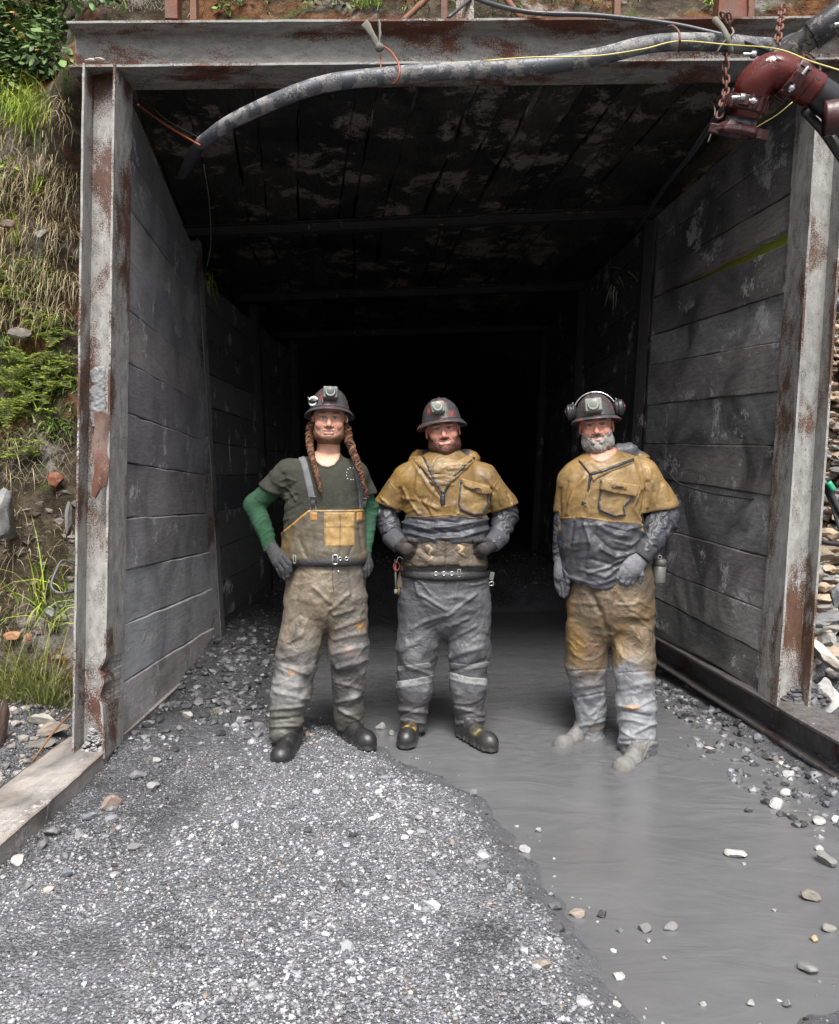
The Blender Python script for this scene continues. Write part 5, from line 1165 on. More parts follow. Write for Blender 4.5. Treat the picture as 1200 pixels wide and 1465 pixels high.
def helmet(mn,hd,mat,lamp,lampmat,tilt=0,droop=.012,lampsz=(.036,.030),lampc=(0,-.112,.112),seed=0):
    R,O,S=hd['R'],hd['O'],hd['S']; Rt=rotm('X',tilt)
    def T(V): 
        V=(np.asarray(V)-np.array([0,0,.05]))@Rt.T+np.array([0,0,.05]); return V*S@R.T+O
    prof=[(1e-3,.170),(.2,.168),(.4,.161),(.6,.148),(.78,.127),(.9,.102),(.97,.074),(1.0,.052),(1.03,.045),(1.1,.041),(1.2,.035),(1.27,.029),(1.285,.026),(1.27,.023),(1.15,.029),(1.03,.033),(.96,.04),(.93,.05)]
    V,F=lathe(prof,72,.102,.126,c=(0,.008,0)); rr_=np.hypot(V[:,0]/.102,(V[:,1]-.008)/.126)
    V[:,2]-=sst(1.05,1.38,rr_)*(V[:,1]/.16)**2*.012*np.sign(-V[:,1])*-1*0; V[:,2]-=sst(1.05,1.38,rr_)*droop*(np.abs(V[:,0])/.13)**2
    # raised ribs over the crown
    a=V[:,0]; dome=sst(.05,.062,V[:,2]); V[:,2]+=dome*.005*(np.exp(-(a/.008)**2)+np.exp(-((np.abs(a)-.032)/.007)**2))*sst(.15,.25,1-0*a); V[:,1]-=0
    V+=.0012*np.stack([fbm(V*40,3,seed)]*3,1)
    V,F2=V[:,:],F[:-2]+[F[-2]]
    root=obj('helmet',T(V),F2,mat,mn.root)
    ORG_=ORG[root.name]
    V,F=tors(1.,.0025,(0,.008,.0465),None,64,6,sx=.1055,sy=.1295); obj('brim_seam',T(V),F,M['black'],root)
    cx,cy,cz=lampc; w,h=lampsz; Rl=rotm('X',-.12)
    s=SDF((cx-w-.02,cy-.04,cz-h-.025),(cx+w+.02,cy+.05,cz+h+.02),.003); s.bx((cx,cy,cz),(w,.017,h),.006,.001,Rl); s.bx((cx,cy+.012,cz-h+.006),(w*.75,.02,.012),.004,.004,Rl)
    s.cone((cx,cy-.019,cz+.002),(cx,cy-.022,cz+.002),h*.84,h*.84,.001,.3)
    V,F=s.mesh(); L=obj('headlamp',T(V),F,lampmat,root)
    V,F=lathe([(1e-3,0),(h*.25,.001),(h*.5,-.001),(h*.72,.003),(h*.72,-.004),(1e-3,-.004)],32,R=lookR((0,-1,.12)),c=(cx,cy-.026,cz+.002)); obj('lens',T(V),F,M['lens'],L)
    V,F=tors(h*.78,.0035,(cx,cy-.026,cz+.002),lookR((0,-1,.12)),32,8); obj('bezel',T(V),F,lampmat,L)
    return root,T
# ================= the long-haired man
A=Man(4.42,(-.52,4.35,.03),'long-haired man in dark T-shirt with green sleeves and braces, hand on hip')
SK1=(.47,.27,.195)
colT=lambda V,N,x,y: shade((.036,.037,.027),V,12,.15,2)
tee=garment(A,'t_shirt',[('c',(463,705),(464,795),56,57,.62),('c',(425,682),(505,680),22,22,.85,.05),('c',(468,662,.02),(463,700),21,46,.65,.04),
 ('c',(415,678,.0),(386,703,.03),22,19,.95,.03),('c',(507,678,.03),(524,706,.07),19,16,.9,.03),('cuff',(385,702,.03),(-.5,.86),.09),('cuff',(525,710,.07),(.3,.95),.055)],M['cotton'],colT,
 disp=lambda V,N,x,y: wrinkle(V,(7,5,13),.006,3)*sst(440,410,x)+wrinkle(V,(5,4,9),.0035,6)+strokes(V,N,x,y,[([(405,680),(412,705)],5,-.010),([(398,712),(420,695)],2.2,-.006),([(400,703),(425,690)],2.,-.005),([(404,722),(424,708)],2.2,-.005),([(406,735),(432,722)],2.5,-.005),([(515,690),(519,715)],3,-.006),([(405,765),(420,740)],2.5,.005),([(402,695),(416,703),(424,716)],1.8,.007),([(404,700),(414,712)],1.6,-.006),([(402,688),(412,684),(422,688)],1.8,.006),([(400,715),(414,712)],1.6,.005),([(406,745),(416,741)],2,.005),([(440,728),(470,731),(515,727)],2.5,.003)]))
patch(tee,'collar',lambda P,V,N:1.6-segd(P,[(449,655),(453,662),(461,668),(470,669.5),(480,666),(487,658),(489,650)]),.003,M['cotton'],(.03,.032,.024),tee['o'])
# neckline: skin above the collar
def skinpoly(P,V,N): return sdpoly(P,[(449,640),(450,655),(454,661),(461,666.5),(470,668),(479,664.5),(485,657),(488,648),(488,635)])
patch(tee,'chest_skin',skinpoly,.0025,M['skin'],lambda v,n,x,y:shade(SK1,v,30,.1),A.root)
bibc=lambda V,N,x,y: lerp(shade((.10,.082,.052),V,15,.45,4),shade((.12,.075,.022),V,20,.3),.7*sst(430,415,x)+.35*sst(.1,.5,fbm(V*14,3,5)))
bib=patch(tee,'bib',lambda P,V,N:np.minimum(sdpoly(P,[(443,730),(520,729),(523,745),(540,762),(540,806),(395,806),(395,770),(407,760)]),9),.012,M['oil'],bibc,A.root,front=.75,disp=lambda V,N,x,y:wrinkle(V,(9,5,7),.006,8)+.010*sst(770,792,y)*sst(806,798,y)+strokes(V,N,x,y,[([(475,797),(470,780)],1.6,-.004),([(486,797),(486,782)],1.4,-.004),([(496,797),(503,780)],1.6,-.004),([(440,795),(430,770)],3,-.005),([(515,790),(512,750)],2,-.006)]))
patch(bib,'trim',LN([(407,760),(420,750),(432,739),(443,730.5),(470,731),(520,730)],1.2),.003,M['oil'],(.42,.23,.05),bib['o'],front=.8,edge=.7)
pk=patch(bib,'chest_pocket',PL([(464,733),(508,733),(508,781),(465,782)]),.004,M['oil'],lambda v,n,x,y:lerp(shade((.42,.26,.09),v,25,.3,2),(.05,.03,.02),.8*np.exp(-((x-487)/.8)**2)+.7*np.exp(-((y-754)/.7)**2)+.5*np.exp(-((x-466)/.8)**2)),bib['o'])
for (a,b) in (((444,733),(454,745)),((511,733),(519,745))): patch(bib,'strap_anchor',PL([(a[0],a[1]),(b[0],a[1]),(b[0],b[1]),(a[0],b[1])]),.004,M['oil'],(.4,.2,.045),bib['o'])
st1=patch(tee,'strap',LN([(431,652),(436,664),(441,685),(446,708),(450,735)],4.2),.006,M['cotton'],(.14,.14,.15),A.root,edge=.8)
st2=patch(tee,'strap',LN([(507,662),(513,680),(517,705),(519,735)],3.4),.006,M['cotton'],(.10,.10,.11),A.root,edge=.8)
for g,(px,py) in ((tee,(449,714)),(tee,(518,717))):
    v,n=surf(g,px,py); v=v+n*.012
    V,F=join([box(v,(.034,.010,.036)),box(v+np.array([0,-.006,-.022]),(.026,.010,.03)),box(v+np.array([0,-.006,.012]),(.04,.006,.008))]); obj('buckle',V,F,M['black'],A.root,bevel=.002)
T=[]
for k in range(9):
    a=1.2+k/9*5.0*1.; v,n=surf(tee,503.5+7.5*math.cos(a),678+8.5*math.sin(a)); T.append((ICO[1][0]*np.array([.0028,.0015,.0028])+v+n*.001,ICO[1][1]))
V,F=join(T); obj('shirt_emblem',V,F,M['white'],tee['o'])
def tr1(V,N,x,y):
    c=lerp(shade((.16,.125,.085),V,9,.4,11),shade((.085,.082,.08),V,10,.45,12),np.clip(sst(880,960,y)+.5*sst(470,500,x),0,1))
    c=lerp(c,(.26,.255,.25),.55*sst(900,960,y)*sst(1040,1000,y)*sst(-.05,.3,fbm(V*9,4,14)))
    c=lerp(c,(.09,.09,.07),.8*sst(1000,1030,y)); c=lerp(c,(.02,.02,.018),.6*np.exp(-(segd(np.stack([x,y],1),[(420,915),(430,890)])/5)**2))
    for (a,b,r,k) in ((418,962,4.5,(.45,.22,.03)),(517,896,6,(.36,.18,.03)),(455,835,15,(.3,.25,.19)),(500,930,8,(.3,.2,.17))): c=lerp(c,k,.75*np.exp(-(((x-a)/r)**2+((y-b)/(r*.9))**2)))
    return c
F1=[([(475,870),(468,905),(455,950)],3,-.010),([(475,868),(476,815)],1.2,-.004),([(472,862),(450,840)],3,.008),([(474,872),(500,850)],3,.008),([(478,880),(505,872)],3,.008),([(482,900),(520,885)],3.5,.009),([(480,915),(522,905)],3,.008),([(478,935),(520,925)],3.5,.010),([(485,955),(518,945)],3.5,.009),([(484,975),(515,985)],3,.009),([(484,1005),(514,995)],3,.011),([(486,1015),(512,1028)],2.5,.010),
 ([(410,895),(430,880)],3,-.008),([(405,925),(435,905)],4,.008),([(400,950),(440,965)],3,.008),([(395,990),(440,1000)],3,.009),([(390,1015),(435,1010)],3,.012),([(390,1030),(432,1026)],2.2,-.008),([(388,1040),(430,1038)],2.5,.010),([(430,815),(425,860)],3,-.004),([(500,812),(505,850)],2.5,-.005)]
trs=garment(A,'trousers',[('c',(467,812),(467,848),55,57,.68),('c',(439,860,-.01),(428,930,-.06),31,30,.9),('c',(428,930,-.06),(417,990,-.10),30,26,.9),('c',(417,990,-.10),(408,1046,-.13),26,22.5,1),
 ('c',(496,860,0),(500,930,-.02),30,28,.9),('c',(500,930,-.02),(499,985,.03),28,22,.9),('c',(499,985,.03),(500,1034,.06),22,19,1),('cuff',(408,1054,-.13),(0,1),.12),('cuff',(501,1042,.06),(.1,1),.1)],M['rain'],tr1,
 disp=lambda V,N,x,y: wrinkle(V,(6,5,11),.010,21)*(.6+.6*sst(880,1000,y))+strokes(V,N,x,y,F1)+.006*fbm(V*14,3,9))
patch(trs,'fly',LN([(476,812),(477,830),(478,850)],.6),.002,M['rain'],(.04,.035,.03),trs['o'],edge=.5)
v,n=surf(trs,484.5,818); obj('snap_button',*cyl(v,v+n*.006,.006,12),M['chrome'],trs['o'])
sl=garment(A,'sleeve',[('c',(398,692,.02),(365,722,.05),15.5,15,.95),('c',(365,722,.05),(389,786,-.04),15,9.5,.95,.02),('cuff',(389,787,-.04),(.35,.93,-.3),.05)],M['cotton'],lambda V,N,x,y:shade((.016,.06,.028),V,14,.3,31),h=.005,
 disp=lambda V,N,x,y: wrinkle(V@rotm('Y',.35).T,(7,7,30),.007,31)*sst(705,740,y)+wrinkle(V,(14,8,10),.003,33))
sl2=garment(A,'sleeve',[('c',(520,700,.07),(530,728,.12),13,12,1),('c',(530,728,.12),(523,788,.02),12,9,1,.02)],M['cotton'],lambda V,N,x,y:shade((.025,.08,.045),V,14,.3,31),h=.005,disp=lambda V,N,x,y: wrinkle(V,(7,7,30),.006,35))
glove(A,'glove',[((390,785,-.05),(400,803,-.08),9.5,11,.7),((394,790,-.06),(406,800,-.09),8,8,.7)],[([(408,797,-.10),(415,806,-.125),(416,817,-.12)],4.3),([(404,802,-.10),(411,812,-.125),(412,824,-.12)],4.4),([(399,805,-.09),(405,816,-.11),(408,827,-.105)],4.2),([(395,805,-.07),(399,815,-.09),(403,824,-.085)],3.7),([(396,790,-.03),(406,794,.03),(414,802,.07)],4.6)],M['glove'],(.03,.03,.033))
glove(A,'glove',[((522,786,.02),(523,802,0),8.5,9.5,.7)],[([(518,804,-.02),(517,813,-.04),(519,822,-.03)],3.9),([(523,805,-.02),(523,815,-.04),(523,825,-.03)],4),([(527,804,-.01),(528,813,-.02),(527,822,-.02)],3.8),([(530,802,.0),(532,810,0),(530,818,0)],3.4),([(517,794,0),(512,800,-.03),(510,808,-.04)],4.2)],M['glove'],(.025,.025,.027))
bt=band(A,'belt',(467,800),57.5,.155,12,.006,M['leather'],A.root,(.022,.021,.022))
def onband(mn,cx,cy,ry,px,py,rx): 
    c=mn.P((cx,cy)); x=(px-600)/FP*(mn.Y0-ry)-c[0]; yy=c[1]-ry*math.sqrt(max(.05,1-(x/mn.m(rx))**2))-.008; return np.array([c[0]+x,yy,CH-(py-HY)/FP*yy])
for px in (487,496): obj('eyelet',*tors(.0085,.0028,onband(A,467,800,.155,px,799.5,57.5),lookR((.25,-1,0)),20,6),M['chrome'],bt)
def frame_rect(c,w,h,r,ax=(0,-1,0)):
    Rm=lookR(ax); p=[Rm@np.array(q)+c for q in ((-w,-h,0),(w,-h,0),(w,h,0),(-w,h,0))]; return join([cyl(p[i],p[(i+1)%4],r,8) for i in range(4)])
obj('buckle',*frame_rect(onband(A,467,800,.155,480,800.5,57.5),.012,.024,.003),M['chrome'],bt)
obj('belt_loop',*frame_rect(onband(A,467,800,.155,424,800,57.5)+np.array([-.01,-.012,0]),.006,.02,.004),M['lamp'],bt)
def boot(mn,toe,heel,z0,mat,col,name='boot',L=.31,toecol=None,h=.005,shaft=.17,w=.052):
    toe=np.array(toe,float);heel=np.array(heel,float); d=toe-heel; d/=np.linalg.norm(d); a=math.atan2(d[0],-d[1]); R=rotm('Z',a); O=np.array([heel[0],heel[1],z0])
    s=SDF((-.1,-L-.05,-.03),(.1,.1,shaft+.1),h)   # local: toe at -y
    s.cone((0,-.0,.04),(0,-L+.055,.036),w*.78,w*.86,.02); s.ell((0,-L+.068,.038),(w*1.02,.072,.056),.02); s.cone((0,-.02,.07),(0,-.02,shaft),w*.95,w*1.0,.04); s.cone((0,-.05,.10),(0,-.12,.065),w*.75,w*.7,.04)
    s.cut(lambda X,Y,Z: .012-Z+0*X)
    s.cone((0,0.01,.010),(0,-L+.055,.010),w*.86,w*1.04,.003,1.); s.cut(lambda X,Y,Z: .0-Z+0*X+0*Y); s.cut(lambda X,Y,Z: Z-shaft+0*X+0*Y)
    V,F=s.mesh(); N=vnormals(V,F); V=V+N*(.0025*ridged(V*np.array([9,30,20]),3)*sst(-L+.10,-L+.16,V[:,1])*sst(.03,.06,V[:,2])+.003*np.sin(V[:,1]*160)*(V[:,2]<.022))[:,None]
    C=shade(col,V,25,.5,3)
    if toecol is not None:
        k=np.exp(-((V[:,1]+L-.135)/.022)**2)*sst(.05,.075,V[:,2]); C=lerp(C,toecol,.9*k*sst(-.4,.2,fbm(V*30,2,5)))
    C=lerp(C,(.16,.16,.16),.5*sst(.035,.0,V[:,2])*sst(-.2,.3,fbm(V*30,3,8)))
    return obj(name,V@R.T+O,F,mat,mn.root,col=C)
def wp(px,py,z): Y=(CH-z)*FP/(py-HY); return ((px-600)/FP*Y,Y)
t=wp(402,1091,.03); boot(A,t,(t[0]+.02,t[1]+.27),.02,M['rubber'],(.008,.008,.009),w=.056)
t=wp(526,1069,.03); boot(A,t,(t[0]-.135,t[1]+.225),.025,M['rubber'],(.008,.008,.009),w=.054)
H1=head(A,471.5,598,0,1.06,math.radians(6),math.radians(1.5),math.radians(-3),SK1,jaw=1.06,width=1.07,smile=.25,brow=(.12,.07,.045),seed=3,beardcol=(.07,.03,.014),bline=[-.094,-.092,-.086,-.07,-.045],balpha=.6,bthick=.002)
bodymesh(A,H1,[((468,650,.03),(468,700,.02),15,30,.8),((466,690),(466,790),42,44,.55),((466,790),(467,840),44,46,.6),((410,690,.02),(366,722,.05),10,8),((366,722,.05),(389,785,-.04),8,5),((430,690),(410,690,.02),14,11),((505,690,.03),(529,726,.12),10,6),((529,726,.12),(523,788,.02),6,4),((440,850),(428,930,-.05),20,16),((428,930,-.05),(409,1040,-.13),16,11),((496,850),(500,930,-.02),20,16),((500,930,-.02),(500,1030,.06),16,11)],SK1)
beard(A,H1,lambda L:lerp(np.broadcast_to((.09,.04,.02),L.shape),(.22,.11,.055),.5+.5*fbm(L*150,2,3)))
hel,T1=helmet(A,H1,M['hel1'],None,M['lampd'],tilt=-.10,lampsz=(.038,.032),lampc=(.003,-.122,.112),seed=2,droop=.014)
V,F=join([tors(.021,.0065,(-.083,-.072,.078),lookR((-.55,-1,.1)),24,8)]); cl=obj('clip_light',T1(V),F,M['white'],hel)
V,F=join([box((-.084,-.080,.077),(.052,.014,.013),rotm('Z',-.5)),cyl((-.083,-.060,.078),(-.086,-.074,.078),.018,16)]); obj('clip_light_strap',T1(V),F,M['black'],cl)
V,F=join([tube([(-.035,-.118,.06),(-.034,-.112,.09)],.003,6),tube([(-.10,-.03,.075),(-.11,-.05,.105)],.0025,6)]); obj('lamp_clip',T1(V),F,M['lamp'],hel)
V,F=join([tube(catmull([(.086,.0,.03),(.094,-.004,.008),(.092,-.006,-.012),(.084,-.002,-.016)],10),.0022,6)]); obj('ear_wire',T1(V),F,M['white'],hel)
def lock(path,label,seed,R0=6.5):
    P=np.array([A.P(q) for q in path]); P=catmull(P,160); Tn,Nn,Bn=frames(P); q=random.Random(seed); T=[];s=np.linspace(0,1,160); L=np.sum(np.linalg.norm(np.diff(P,axis=0),axis=1))
    for k in range(34):
        ph=q.uniform(0,6.28); f=q.uniform(9,17)*(1 if k%2 else -1); env=np.clip(1.1-s*.75,0.2,1)*sst(-.05,.08,s); rad=A.m(R0)*env*q.uniform(.45,1.); a=ph+s*f*6.28*.5+.6*np.sin(s*23+ph)
        end=int(160*q.uniform(.8,1)); pts=P+(Nn*np.cos(a)[:,None]+Bn*np.sin(a)[:,None])*rad[:,None]; pts[:,2]+=.004*np.sin(s*60+ph)
        V,F=tube(pts[:end],A.m(.85)*np.clip(1.15-s[:end]*.6,.3,1),5); c=np.array(q.choice([(.08,.03,.018),(.17,.07,.035),(.04,.018,.011),(.28,.15,.085)])); T.append((V,F,c*(1+.3*q.uniform(-1,1))))
    core=tube(P[:140],A.m(4.2)*np.clip(1.05-s[:140],.2,1),8); T.append((core[0],core[1],(.04,.018,.01)))
    V,F,C=join(T); return obj('hair',V,F,M['hair'],A.root,col=C)
lock([(446,604,-.01),(443,622,-.01),(445,645,-.08),(450,665,-.145),(456,688,-.165),(461,708,-.165)],'',3,6.)
lock([(496,606,.0),(499,628,-.01),(507,650,-.08),(514,668,-.125),(520,690,-.13),(526,712,-.125)],'',5,6.8)
# ================= the middle man
B=Man(4.62,(.14,4.6,-.02),'smiling middle man with reddish beard, ochre and grey smock, hands in his front pocket')
SK2=(.49,.25,.195)
OC=(.175,.10,.020); OC2=(.265,.168,.06); GR=(.036,.038,.048)
def jacketcol(yl,tan=0,dirty=None):
    def f(V,N,x,y):
        e=yl(x)+.0*x; o=lerp(shade(OC,V,7,.2,41),shade(OC2,V,9,.2,42),np.clip(.35+1.*fbm(V*5,3,43)+tan,0,1))
        g=shade(GR,V,8,.3,44)
        if dirty is not None: g=lerp(g,(.012,.012,.013),dirty(x,y,V))
        return lerp(o,g,sst(-.5,.5,y-e))
    return f
yl2=lambda x: 738-3*np.cos((x-637)/40)+np.where(x>704,-60+60*0,0)*0
def bcol(V,N,x,y):
    return jacketcol(lambda x:738.+0*x+2*np.sin((x-600)/18))(V,N,x,y)
FB=[([(592,662),(615,700),(630,715)],2.5,.006),([(572,700),(574,728)],3,-.012),([(700,700),(700,730)],3,-.014),([(575,712),(600,716),(625,728)],2.5,.007),([(575,722),(610,712)],3,-.006),([(576,735),(600,727)],2,.005),([(610,690),(605,735)],5,.004),([(690,680),(720,712)],3,.006),([(600,735),(585,715),(578,700)],2,.008),([(612,732),(596,708)],1.8,-.005),([(620,700),(612,725),(618,737)],2,.006),([(650,720),(645,737)],2,.006),([(710,700),(716,722)],2,.008),([(725,705),(730,720)],1.8,-.006),([(545,712),(556,722)],1.8,.006),([(690,735),(702,722),(704,708)],2,.008),([(640,672),(665,670)],1.6,.006),([(612,676),(650,682)],1.6,-.005),([(615,690),(648,694)],1.6,.005),([(560,690),(548,715)],3,.006),([(600,675),(596,700)],3,.006),
 ([(578,748),(610,756),(650,752),(700,742)],2.6,.012),([(580,756),(615,764),(660,760),(698,750)],2.4,-.009),([(584,762),(620,770),(660,768),(696,757)],2.4,.012),([(630,745),(660,750)],2,-.006),([(590,742),(620,747)],2.2,-.007),([(655,735),(680,742)],2,.006)]
jb=garment(B,'smock',[('c',(636,700),(637,768),59,64,.68),('c',(592,686),(680,687),25,25,.85,.05),('c',(634,668,.03),(634,700),26,50,.66,.04),('c',(585,690),(557,723,.02),27,21.5,.9,.03),('c',(688,690),(720,726,.02),27,22.5,.9,.03),
 ('cuff',(554,723.5,.02),(-.31,.95),.12),('cuff',(722,726,.02),(.3,.95),.12)],M['oil'],bcol,
 cut=lambda X,Y,Z:(B.P((0,773))[2]+.016*(((X-.148)/.2)**2)-Z)+0*Y,
 disp=lambda V,N,x,y: wrinkle(V,(5,4,6),.008,51)+strokes(V,N,x,y,FB)+sst(736,745,y)*wrinkle(V,(4,4,22),.010,55)+.004*sst(766,772,y))
# arms first shown below the cape sleeves
def armcol(V,N,x,y): return shade((.034,.036,.046),V,8,.3,61)
def sleeve(mn,pr,seed,amp=.012,f=(9,9,30)): return garment(mn,'sleeve',pr,M['oil'],armcol,h=.005,disp=lambda V,N,x,y: wrinkle(V,f,amp,seed,.5,9)+.002*fbm(V*30,2,3))
sleeve(B,[('c',(558,720,.03),(552,738,.03),16,16,.95),('c',(552,738,.03),(563,768,-.06),16.5,13,.95,.02),('c',(563,768,-.06),(571,778,-.10),13,11.5,1,.01),('cuff',(572,780,-.11),(.7,.6,-.4),.06)],71)
sleeve(B,[('c',(718,722,.03),(722,740,.03),17,17,.95),('c',(722,740,.03),(712,768,-.06),18,13.5,.95,.02),('c',(712,768,-.06),(703,778,-.10),13.5,12,1,.01),('cuff',(702,780,-.11),(-.7,.6,-.4),.06)],75)
for c,d in ((567,1),(707,-1)): garment(B,'cuff',[('c',(c-6*d,768,-.06),(c+4*d,778,-.10),14.5,12.8,1,.01),('cuff',(c+5*d,779.5,-.11),(.7*d,.6,-.4),.07),('cuff',(c-7*d,764,-.045),(-.6*d,-.7,.4),.07)],M['cotton'],lambda V,N,x,y:shade((.06,.062,.07),V,20,.15),h=.004)
glove(B,'glove',[((571,778,-.11),(582,785,-.16),10,10,.75)],[([(586,779,-.16),(594,783,-.135),(601,787,-.10)],4.4),([(587,785,-.165),(595,790,-.135),(602,793,-.10)],4.4),([(585,790,-.16),(592,795,-.13),(598,798,-.10)],4.2),([(581,793,-.15),(587,798,-.12),(592,801,-.09)],3.8),([(578,775,-.15),(587,772,-.17),(595,774,-.165)],4.5)],M['leather'],(.035,.027,.022))
glove(B,'glove',[((703,778,-.11),(692,785,-.16),10,10,.75)],[([(688,779,-.16),(680,783,-.135),(673,787,-.10)],4.4),([(687,785,-.165),(679,790,-.135),(672,793,-.10)],4.4),([(689,790,-.16),(682,795,-.13),(676,798,-.10)],4.2),([(693,793,-.15),(687,798,-.12),(682,801,-.09)],3.8),([(696,775,-.15),(687,772,-.17),(679,774,-.165)],4.5)],M['leather'],(.025,.022,.02))
def trB(V,N,x,y):
    br=lerp(shade((.075,.055,.036),V,16,.45,81),(.2,.16,.12),.5*sst(.1,.5,fbm(V*22,3,82)))
    g=shade((.075,.076,.082),V,8,.35,83); g=lerp(g,(.2,.2,.2),.5*sst(.05,.4,fbm(V*8,4,84))*sst(880,960,y)); g=lerp(g,(.025,.025,.027),.7*sst(.1,.3,fbm(V*7,4,85))*sst(900,930,y)*sst(985,960,y)); g=lerp(g,(.07,.068,.072),.8*sst(990,1000,y))
    return lerp(br,g,sst(812,816,y))
FT=[([(637,868),(637,825)],1.4,-.006),([(636,872),(600,850),(595,835)],2.5,.009),([(636,880),(605,890),(590,900)],3,.010),([(634,890),(610,902)],2.5,-.007),([(640,880),(660,865),(680,850)],2.5,.008),([(642,895),(668,885)],3,.009),([(645,915),(680,895)],3,.008),([(600,830),(615,850)],2,.006),([(655,830),(650,855)],2,.006),([(575,930),(600,915)],4,.008),([(580,950),(615,965)],3,.008),([(645,940),(690,925)],4,.009),([(648,960),(695,945)],3,-.008),
 ([(575,1015),(610,1020)],3,.010),([(574,1022),(608,1010)],2,-.008),([(576,1030),(605,1034)],2.4,.010),([(650,1012),(690,1022)],3,.010),([(652,1025),(688,1018)],2.5,-.008),([(655,1034),(690,1030)],2.4,.010),
 ([(600,790),(612,800)],2.5,.006),([(655,785),(664,795)],3,.008),([(578,800),(600,812)],2.5,-.006),([(636,775),(636,812)],.8,-.003),([(610,782),(618,790)],2.5,.008),([(615,808),(655,808)],2,-.006)]
tb=garment(B,'bib_trousers',[('c',(636,768),(636,806),56,60,.68),('c',(636,825),(636,852),62,63,.68),('c',(604,865),(597,930,-.03),33,28,.9),('c',(597,930,-.03),(593,985,.0),28,22.5,.9),('c',(593,985,0),(591,1034,.02),22.5,18.5,1),
 ('c',(668,865),(671,930,-.03),33,29,.9),('c',(671,930,-.03),(669,985,-.02),29,25,.9),('c',(669,985,-.02),(671,1034,-.02),25,20,1),('cuff',(591,1044,.02),(0,1),.1),('cuff',(671,1042,-.02),(0,1),.1)],M['rain'],trB,
 disp=lambda V,N,x,y: wrinkle(V,(6,5,10),.008,91)+strokes(V,N,x,y,FT)+.005*fbm(V*15,3,9)-.012*np.exp(-((y-818)/4)**2))
for pl in ([(570,980),(596,976),(618,971)],[(640,966),(668,974),(698,976)],[(640,952),(668,955),(700,950)],[(570,957),(590,955),(612,952)]):
    patch(tb,'reflective_band',LN(pl,5.2 if pl[0][1]>960 else 4),.003,M['rain'],(.3,.305,.31) if pl[0][1]>960 else (.19,.192,.195),tb['o'],front=.9,edge=.8)
fp_=patch(tb,'front_pocket',PL([(596,766),(592,778),(590,790),(580,806),(584,812),(690,812),(694,806),(683,790),(681,778),(677,766)]),.022,M['rain'],lambda v,n,x,y:shade((.085,.062,.04),v,16,.45,81),tb['o'],edge=3,disp=lambda V,N,x,y:wrinkle(V,(7,5,9),.006,88)+strokes(V,N,x,y,[([(636,775),(636,812)],.9,-.005)]))
patch(fp_,'pocket_stitching',LN([(604,783),(612,780),(618,786),(612,792),(618,797),(612,802)],1.1),.003,M['rain'],(.3,.22,.12),tb['o'],edge=.6)
patch(fp_,'pocket_stitching',LN([(663,783),(655,780),(662,786),(655,790),(664,794)],1.3),.003,M['rain'],(.3,.22,.12),tb['o'],edge=.6)
bl_=band(B,'belt',(636,818),62.5,.180,9,.006,M['leather'],B.root,(.012,.011,.011),bow=-.012)
for px in (623,634,645.5): obj('eyelet',*tors(.010,.0028,onband(B,636,821,.180,px,820.5,62.5),lookR((0,-1,0)),20,6),M['chrome'],bl_)
obj('buckle',*frame_rect(onband(B,636,821,.180,656,820,62.5),.008,.02,.003),M['lamp'],bl_)
v,n=surf(tb,640.5,829); obj('snap_button',*cyl(v,v+n*.008,.007,12),M['white'],tb['o'])
# smock details: neckline, zips, pocket
cb=patch(jb,'collar',PL([(601,653),(592,660),(604,672),(618,690),(630,712),(634,712),(640,697),(655,682),(678,660),(668,652),(652,661),(614,662)]),.010,M['oil'],lambda v,n,x,y:lerp(shade(OC2,v,12,.2,3),shade(OC,v,12,.2,3),sst(665,672,y)),jb['o'],disp=lambda V,N,x,y:wrinkle(V,(4,4,18),.007,95))
patch(cb,'zip',LN([(603,650),(612,668),(622,690),(632,706),(633,722)],1.3),.005,M['black'],(0,0,0),cb['o'],edge=.6,front=.5)
patch(jb,'zip',LN([(593,656),(604,672),(612,684),(618,694)],.9),.004,M['black'],(0,0,0),jb['o'],edge=.6)
patch(jb,'zip',LN([(677,656),(668,664),(655,674),(645,685),(638,697),(634,706)],1.7),.014,M['black'],(0,0,0),jb['o'],edge=.6,front=.5)
patch(jb,'zip_pull',PL([(629.5,707),(635.5,707),(635,722),(630,722)]),.015,M['black'],(0,0,0),jb['o'],edge=.6)
def cpocket(g,mn,pts,flap,strap,root):
    p=patch(g,'chest_pocket',PL(pts),.016,M['oil'],lambda v,n,x,y:shade(OC2,v,10,.2,8)*.95,root,edge=2.5,disp=lambda V,N,x,y:.006*fbm(V*18,3,6))
    patch(p,'piping',lambda P,V,N:1.1-np.abs(sdpoly(P,pts)-2.0),.005,M['oil'],(.035,.037,.05),p['o'],edge=.6,front=.6)
    f=patch(g,'pocket_flap',PL(flap),.030,M['oil'],lambda v,n,x,y:shade(OC2,v,10,.15,9),root,edge=1.6)
    patch(f,'flap_tab',PL(strap),.006,M['oil'],(.2,.12,.04),f['o'],edge=.8)
    c=np.array(strap).mean(0); patch(f,'snap',lambda P,V,N:1.0-segd(P,[(c[0]-5,c[1]),(c[0]+5,c[1]+.5)]),.012,M['black'],(0,0,0),f['o'],edge=.6)
cpocket(jb,B,[(657,687),(699,697),(699,720),(690,737),(676,738),(657,730),(654,722)],[(657,684),(700,696),(699,706),(680,707),(660,697)],[(671,694),(689,698),(688,704),(672,700)],jb['o'])
patch(jb,'chest_seam',LN([(572,738),(600,739.5),(640,736.5),(675,741),(702,738)],.8),.003,M['oil'],(.2,.11,.03),jb['o'],edge=.5)
patch(jb,'sleeve_seam',LN([(553,685),(563,696),(570,712),(572,728)],.7),.003,M['oil'],(.2,.11,.03),jb['o'],edge=.5)
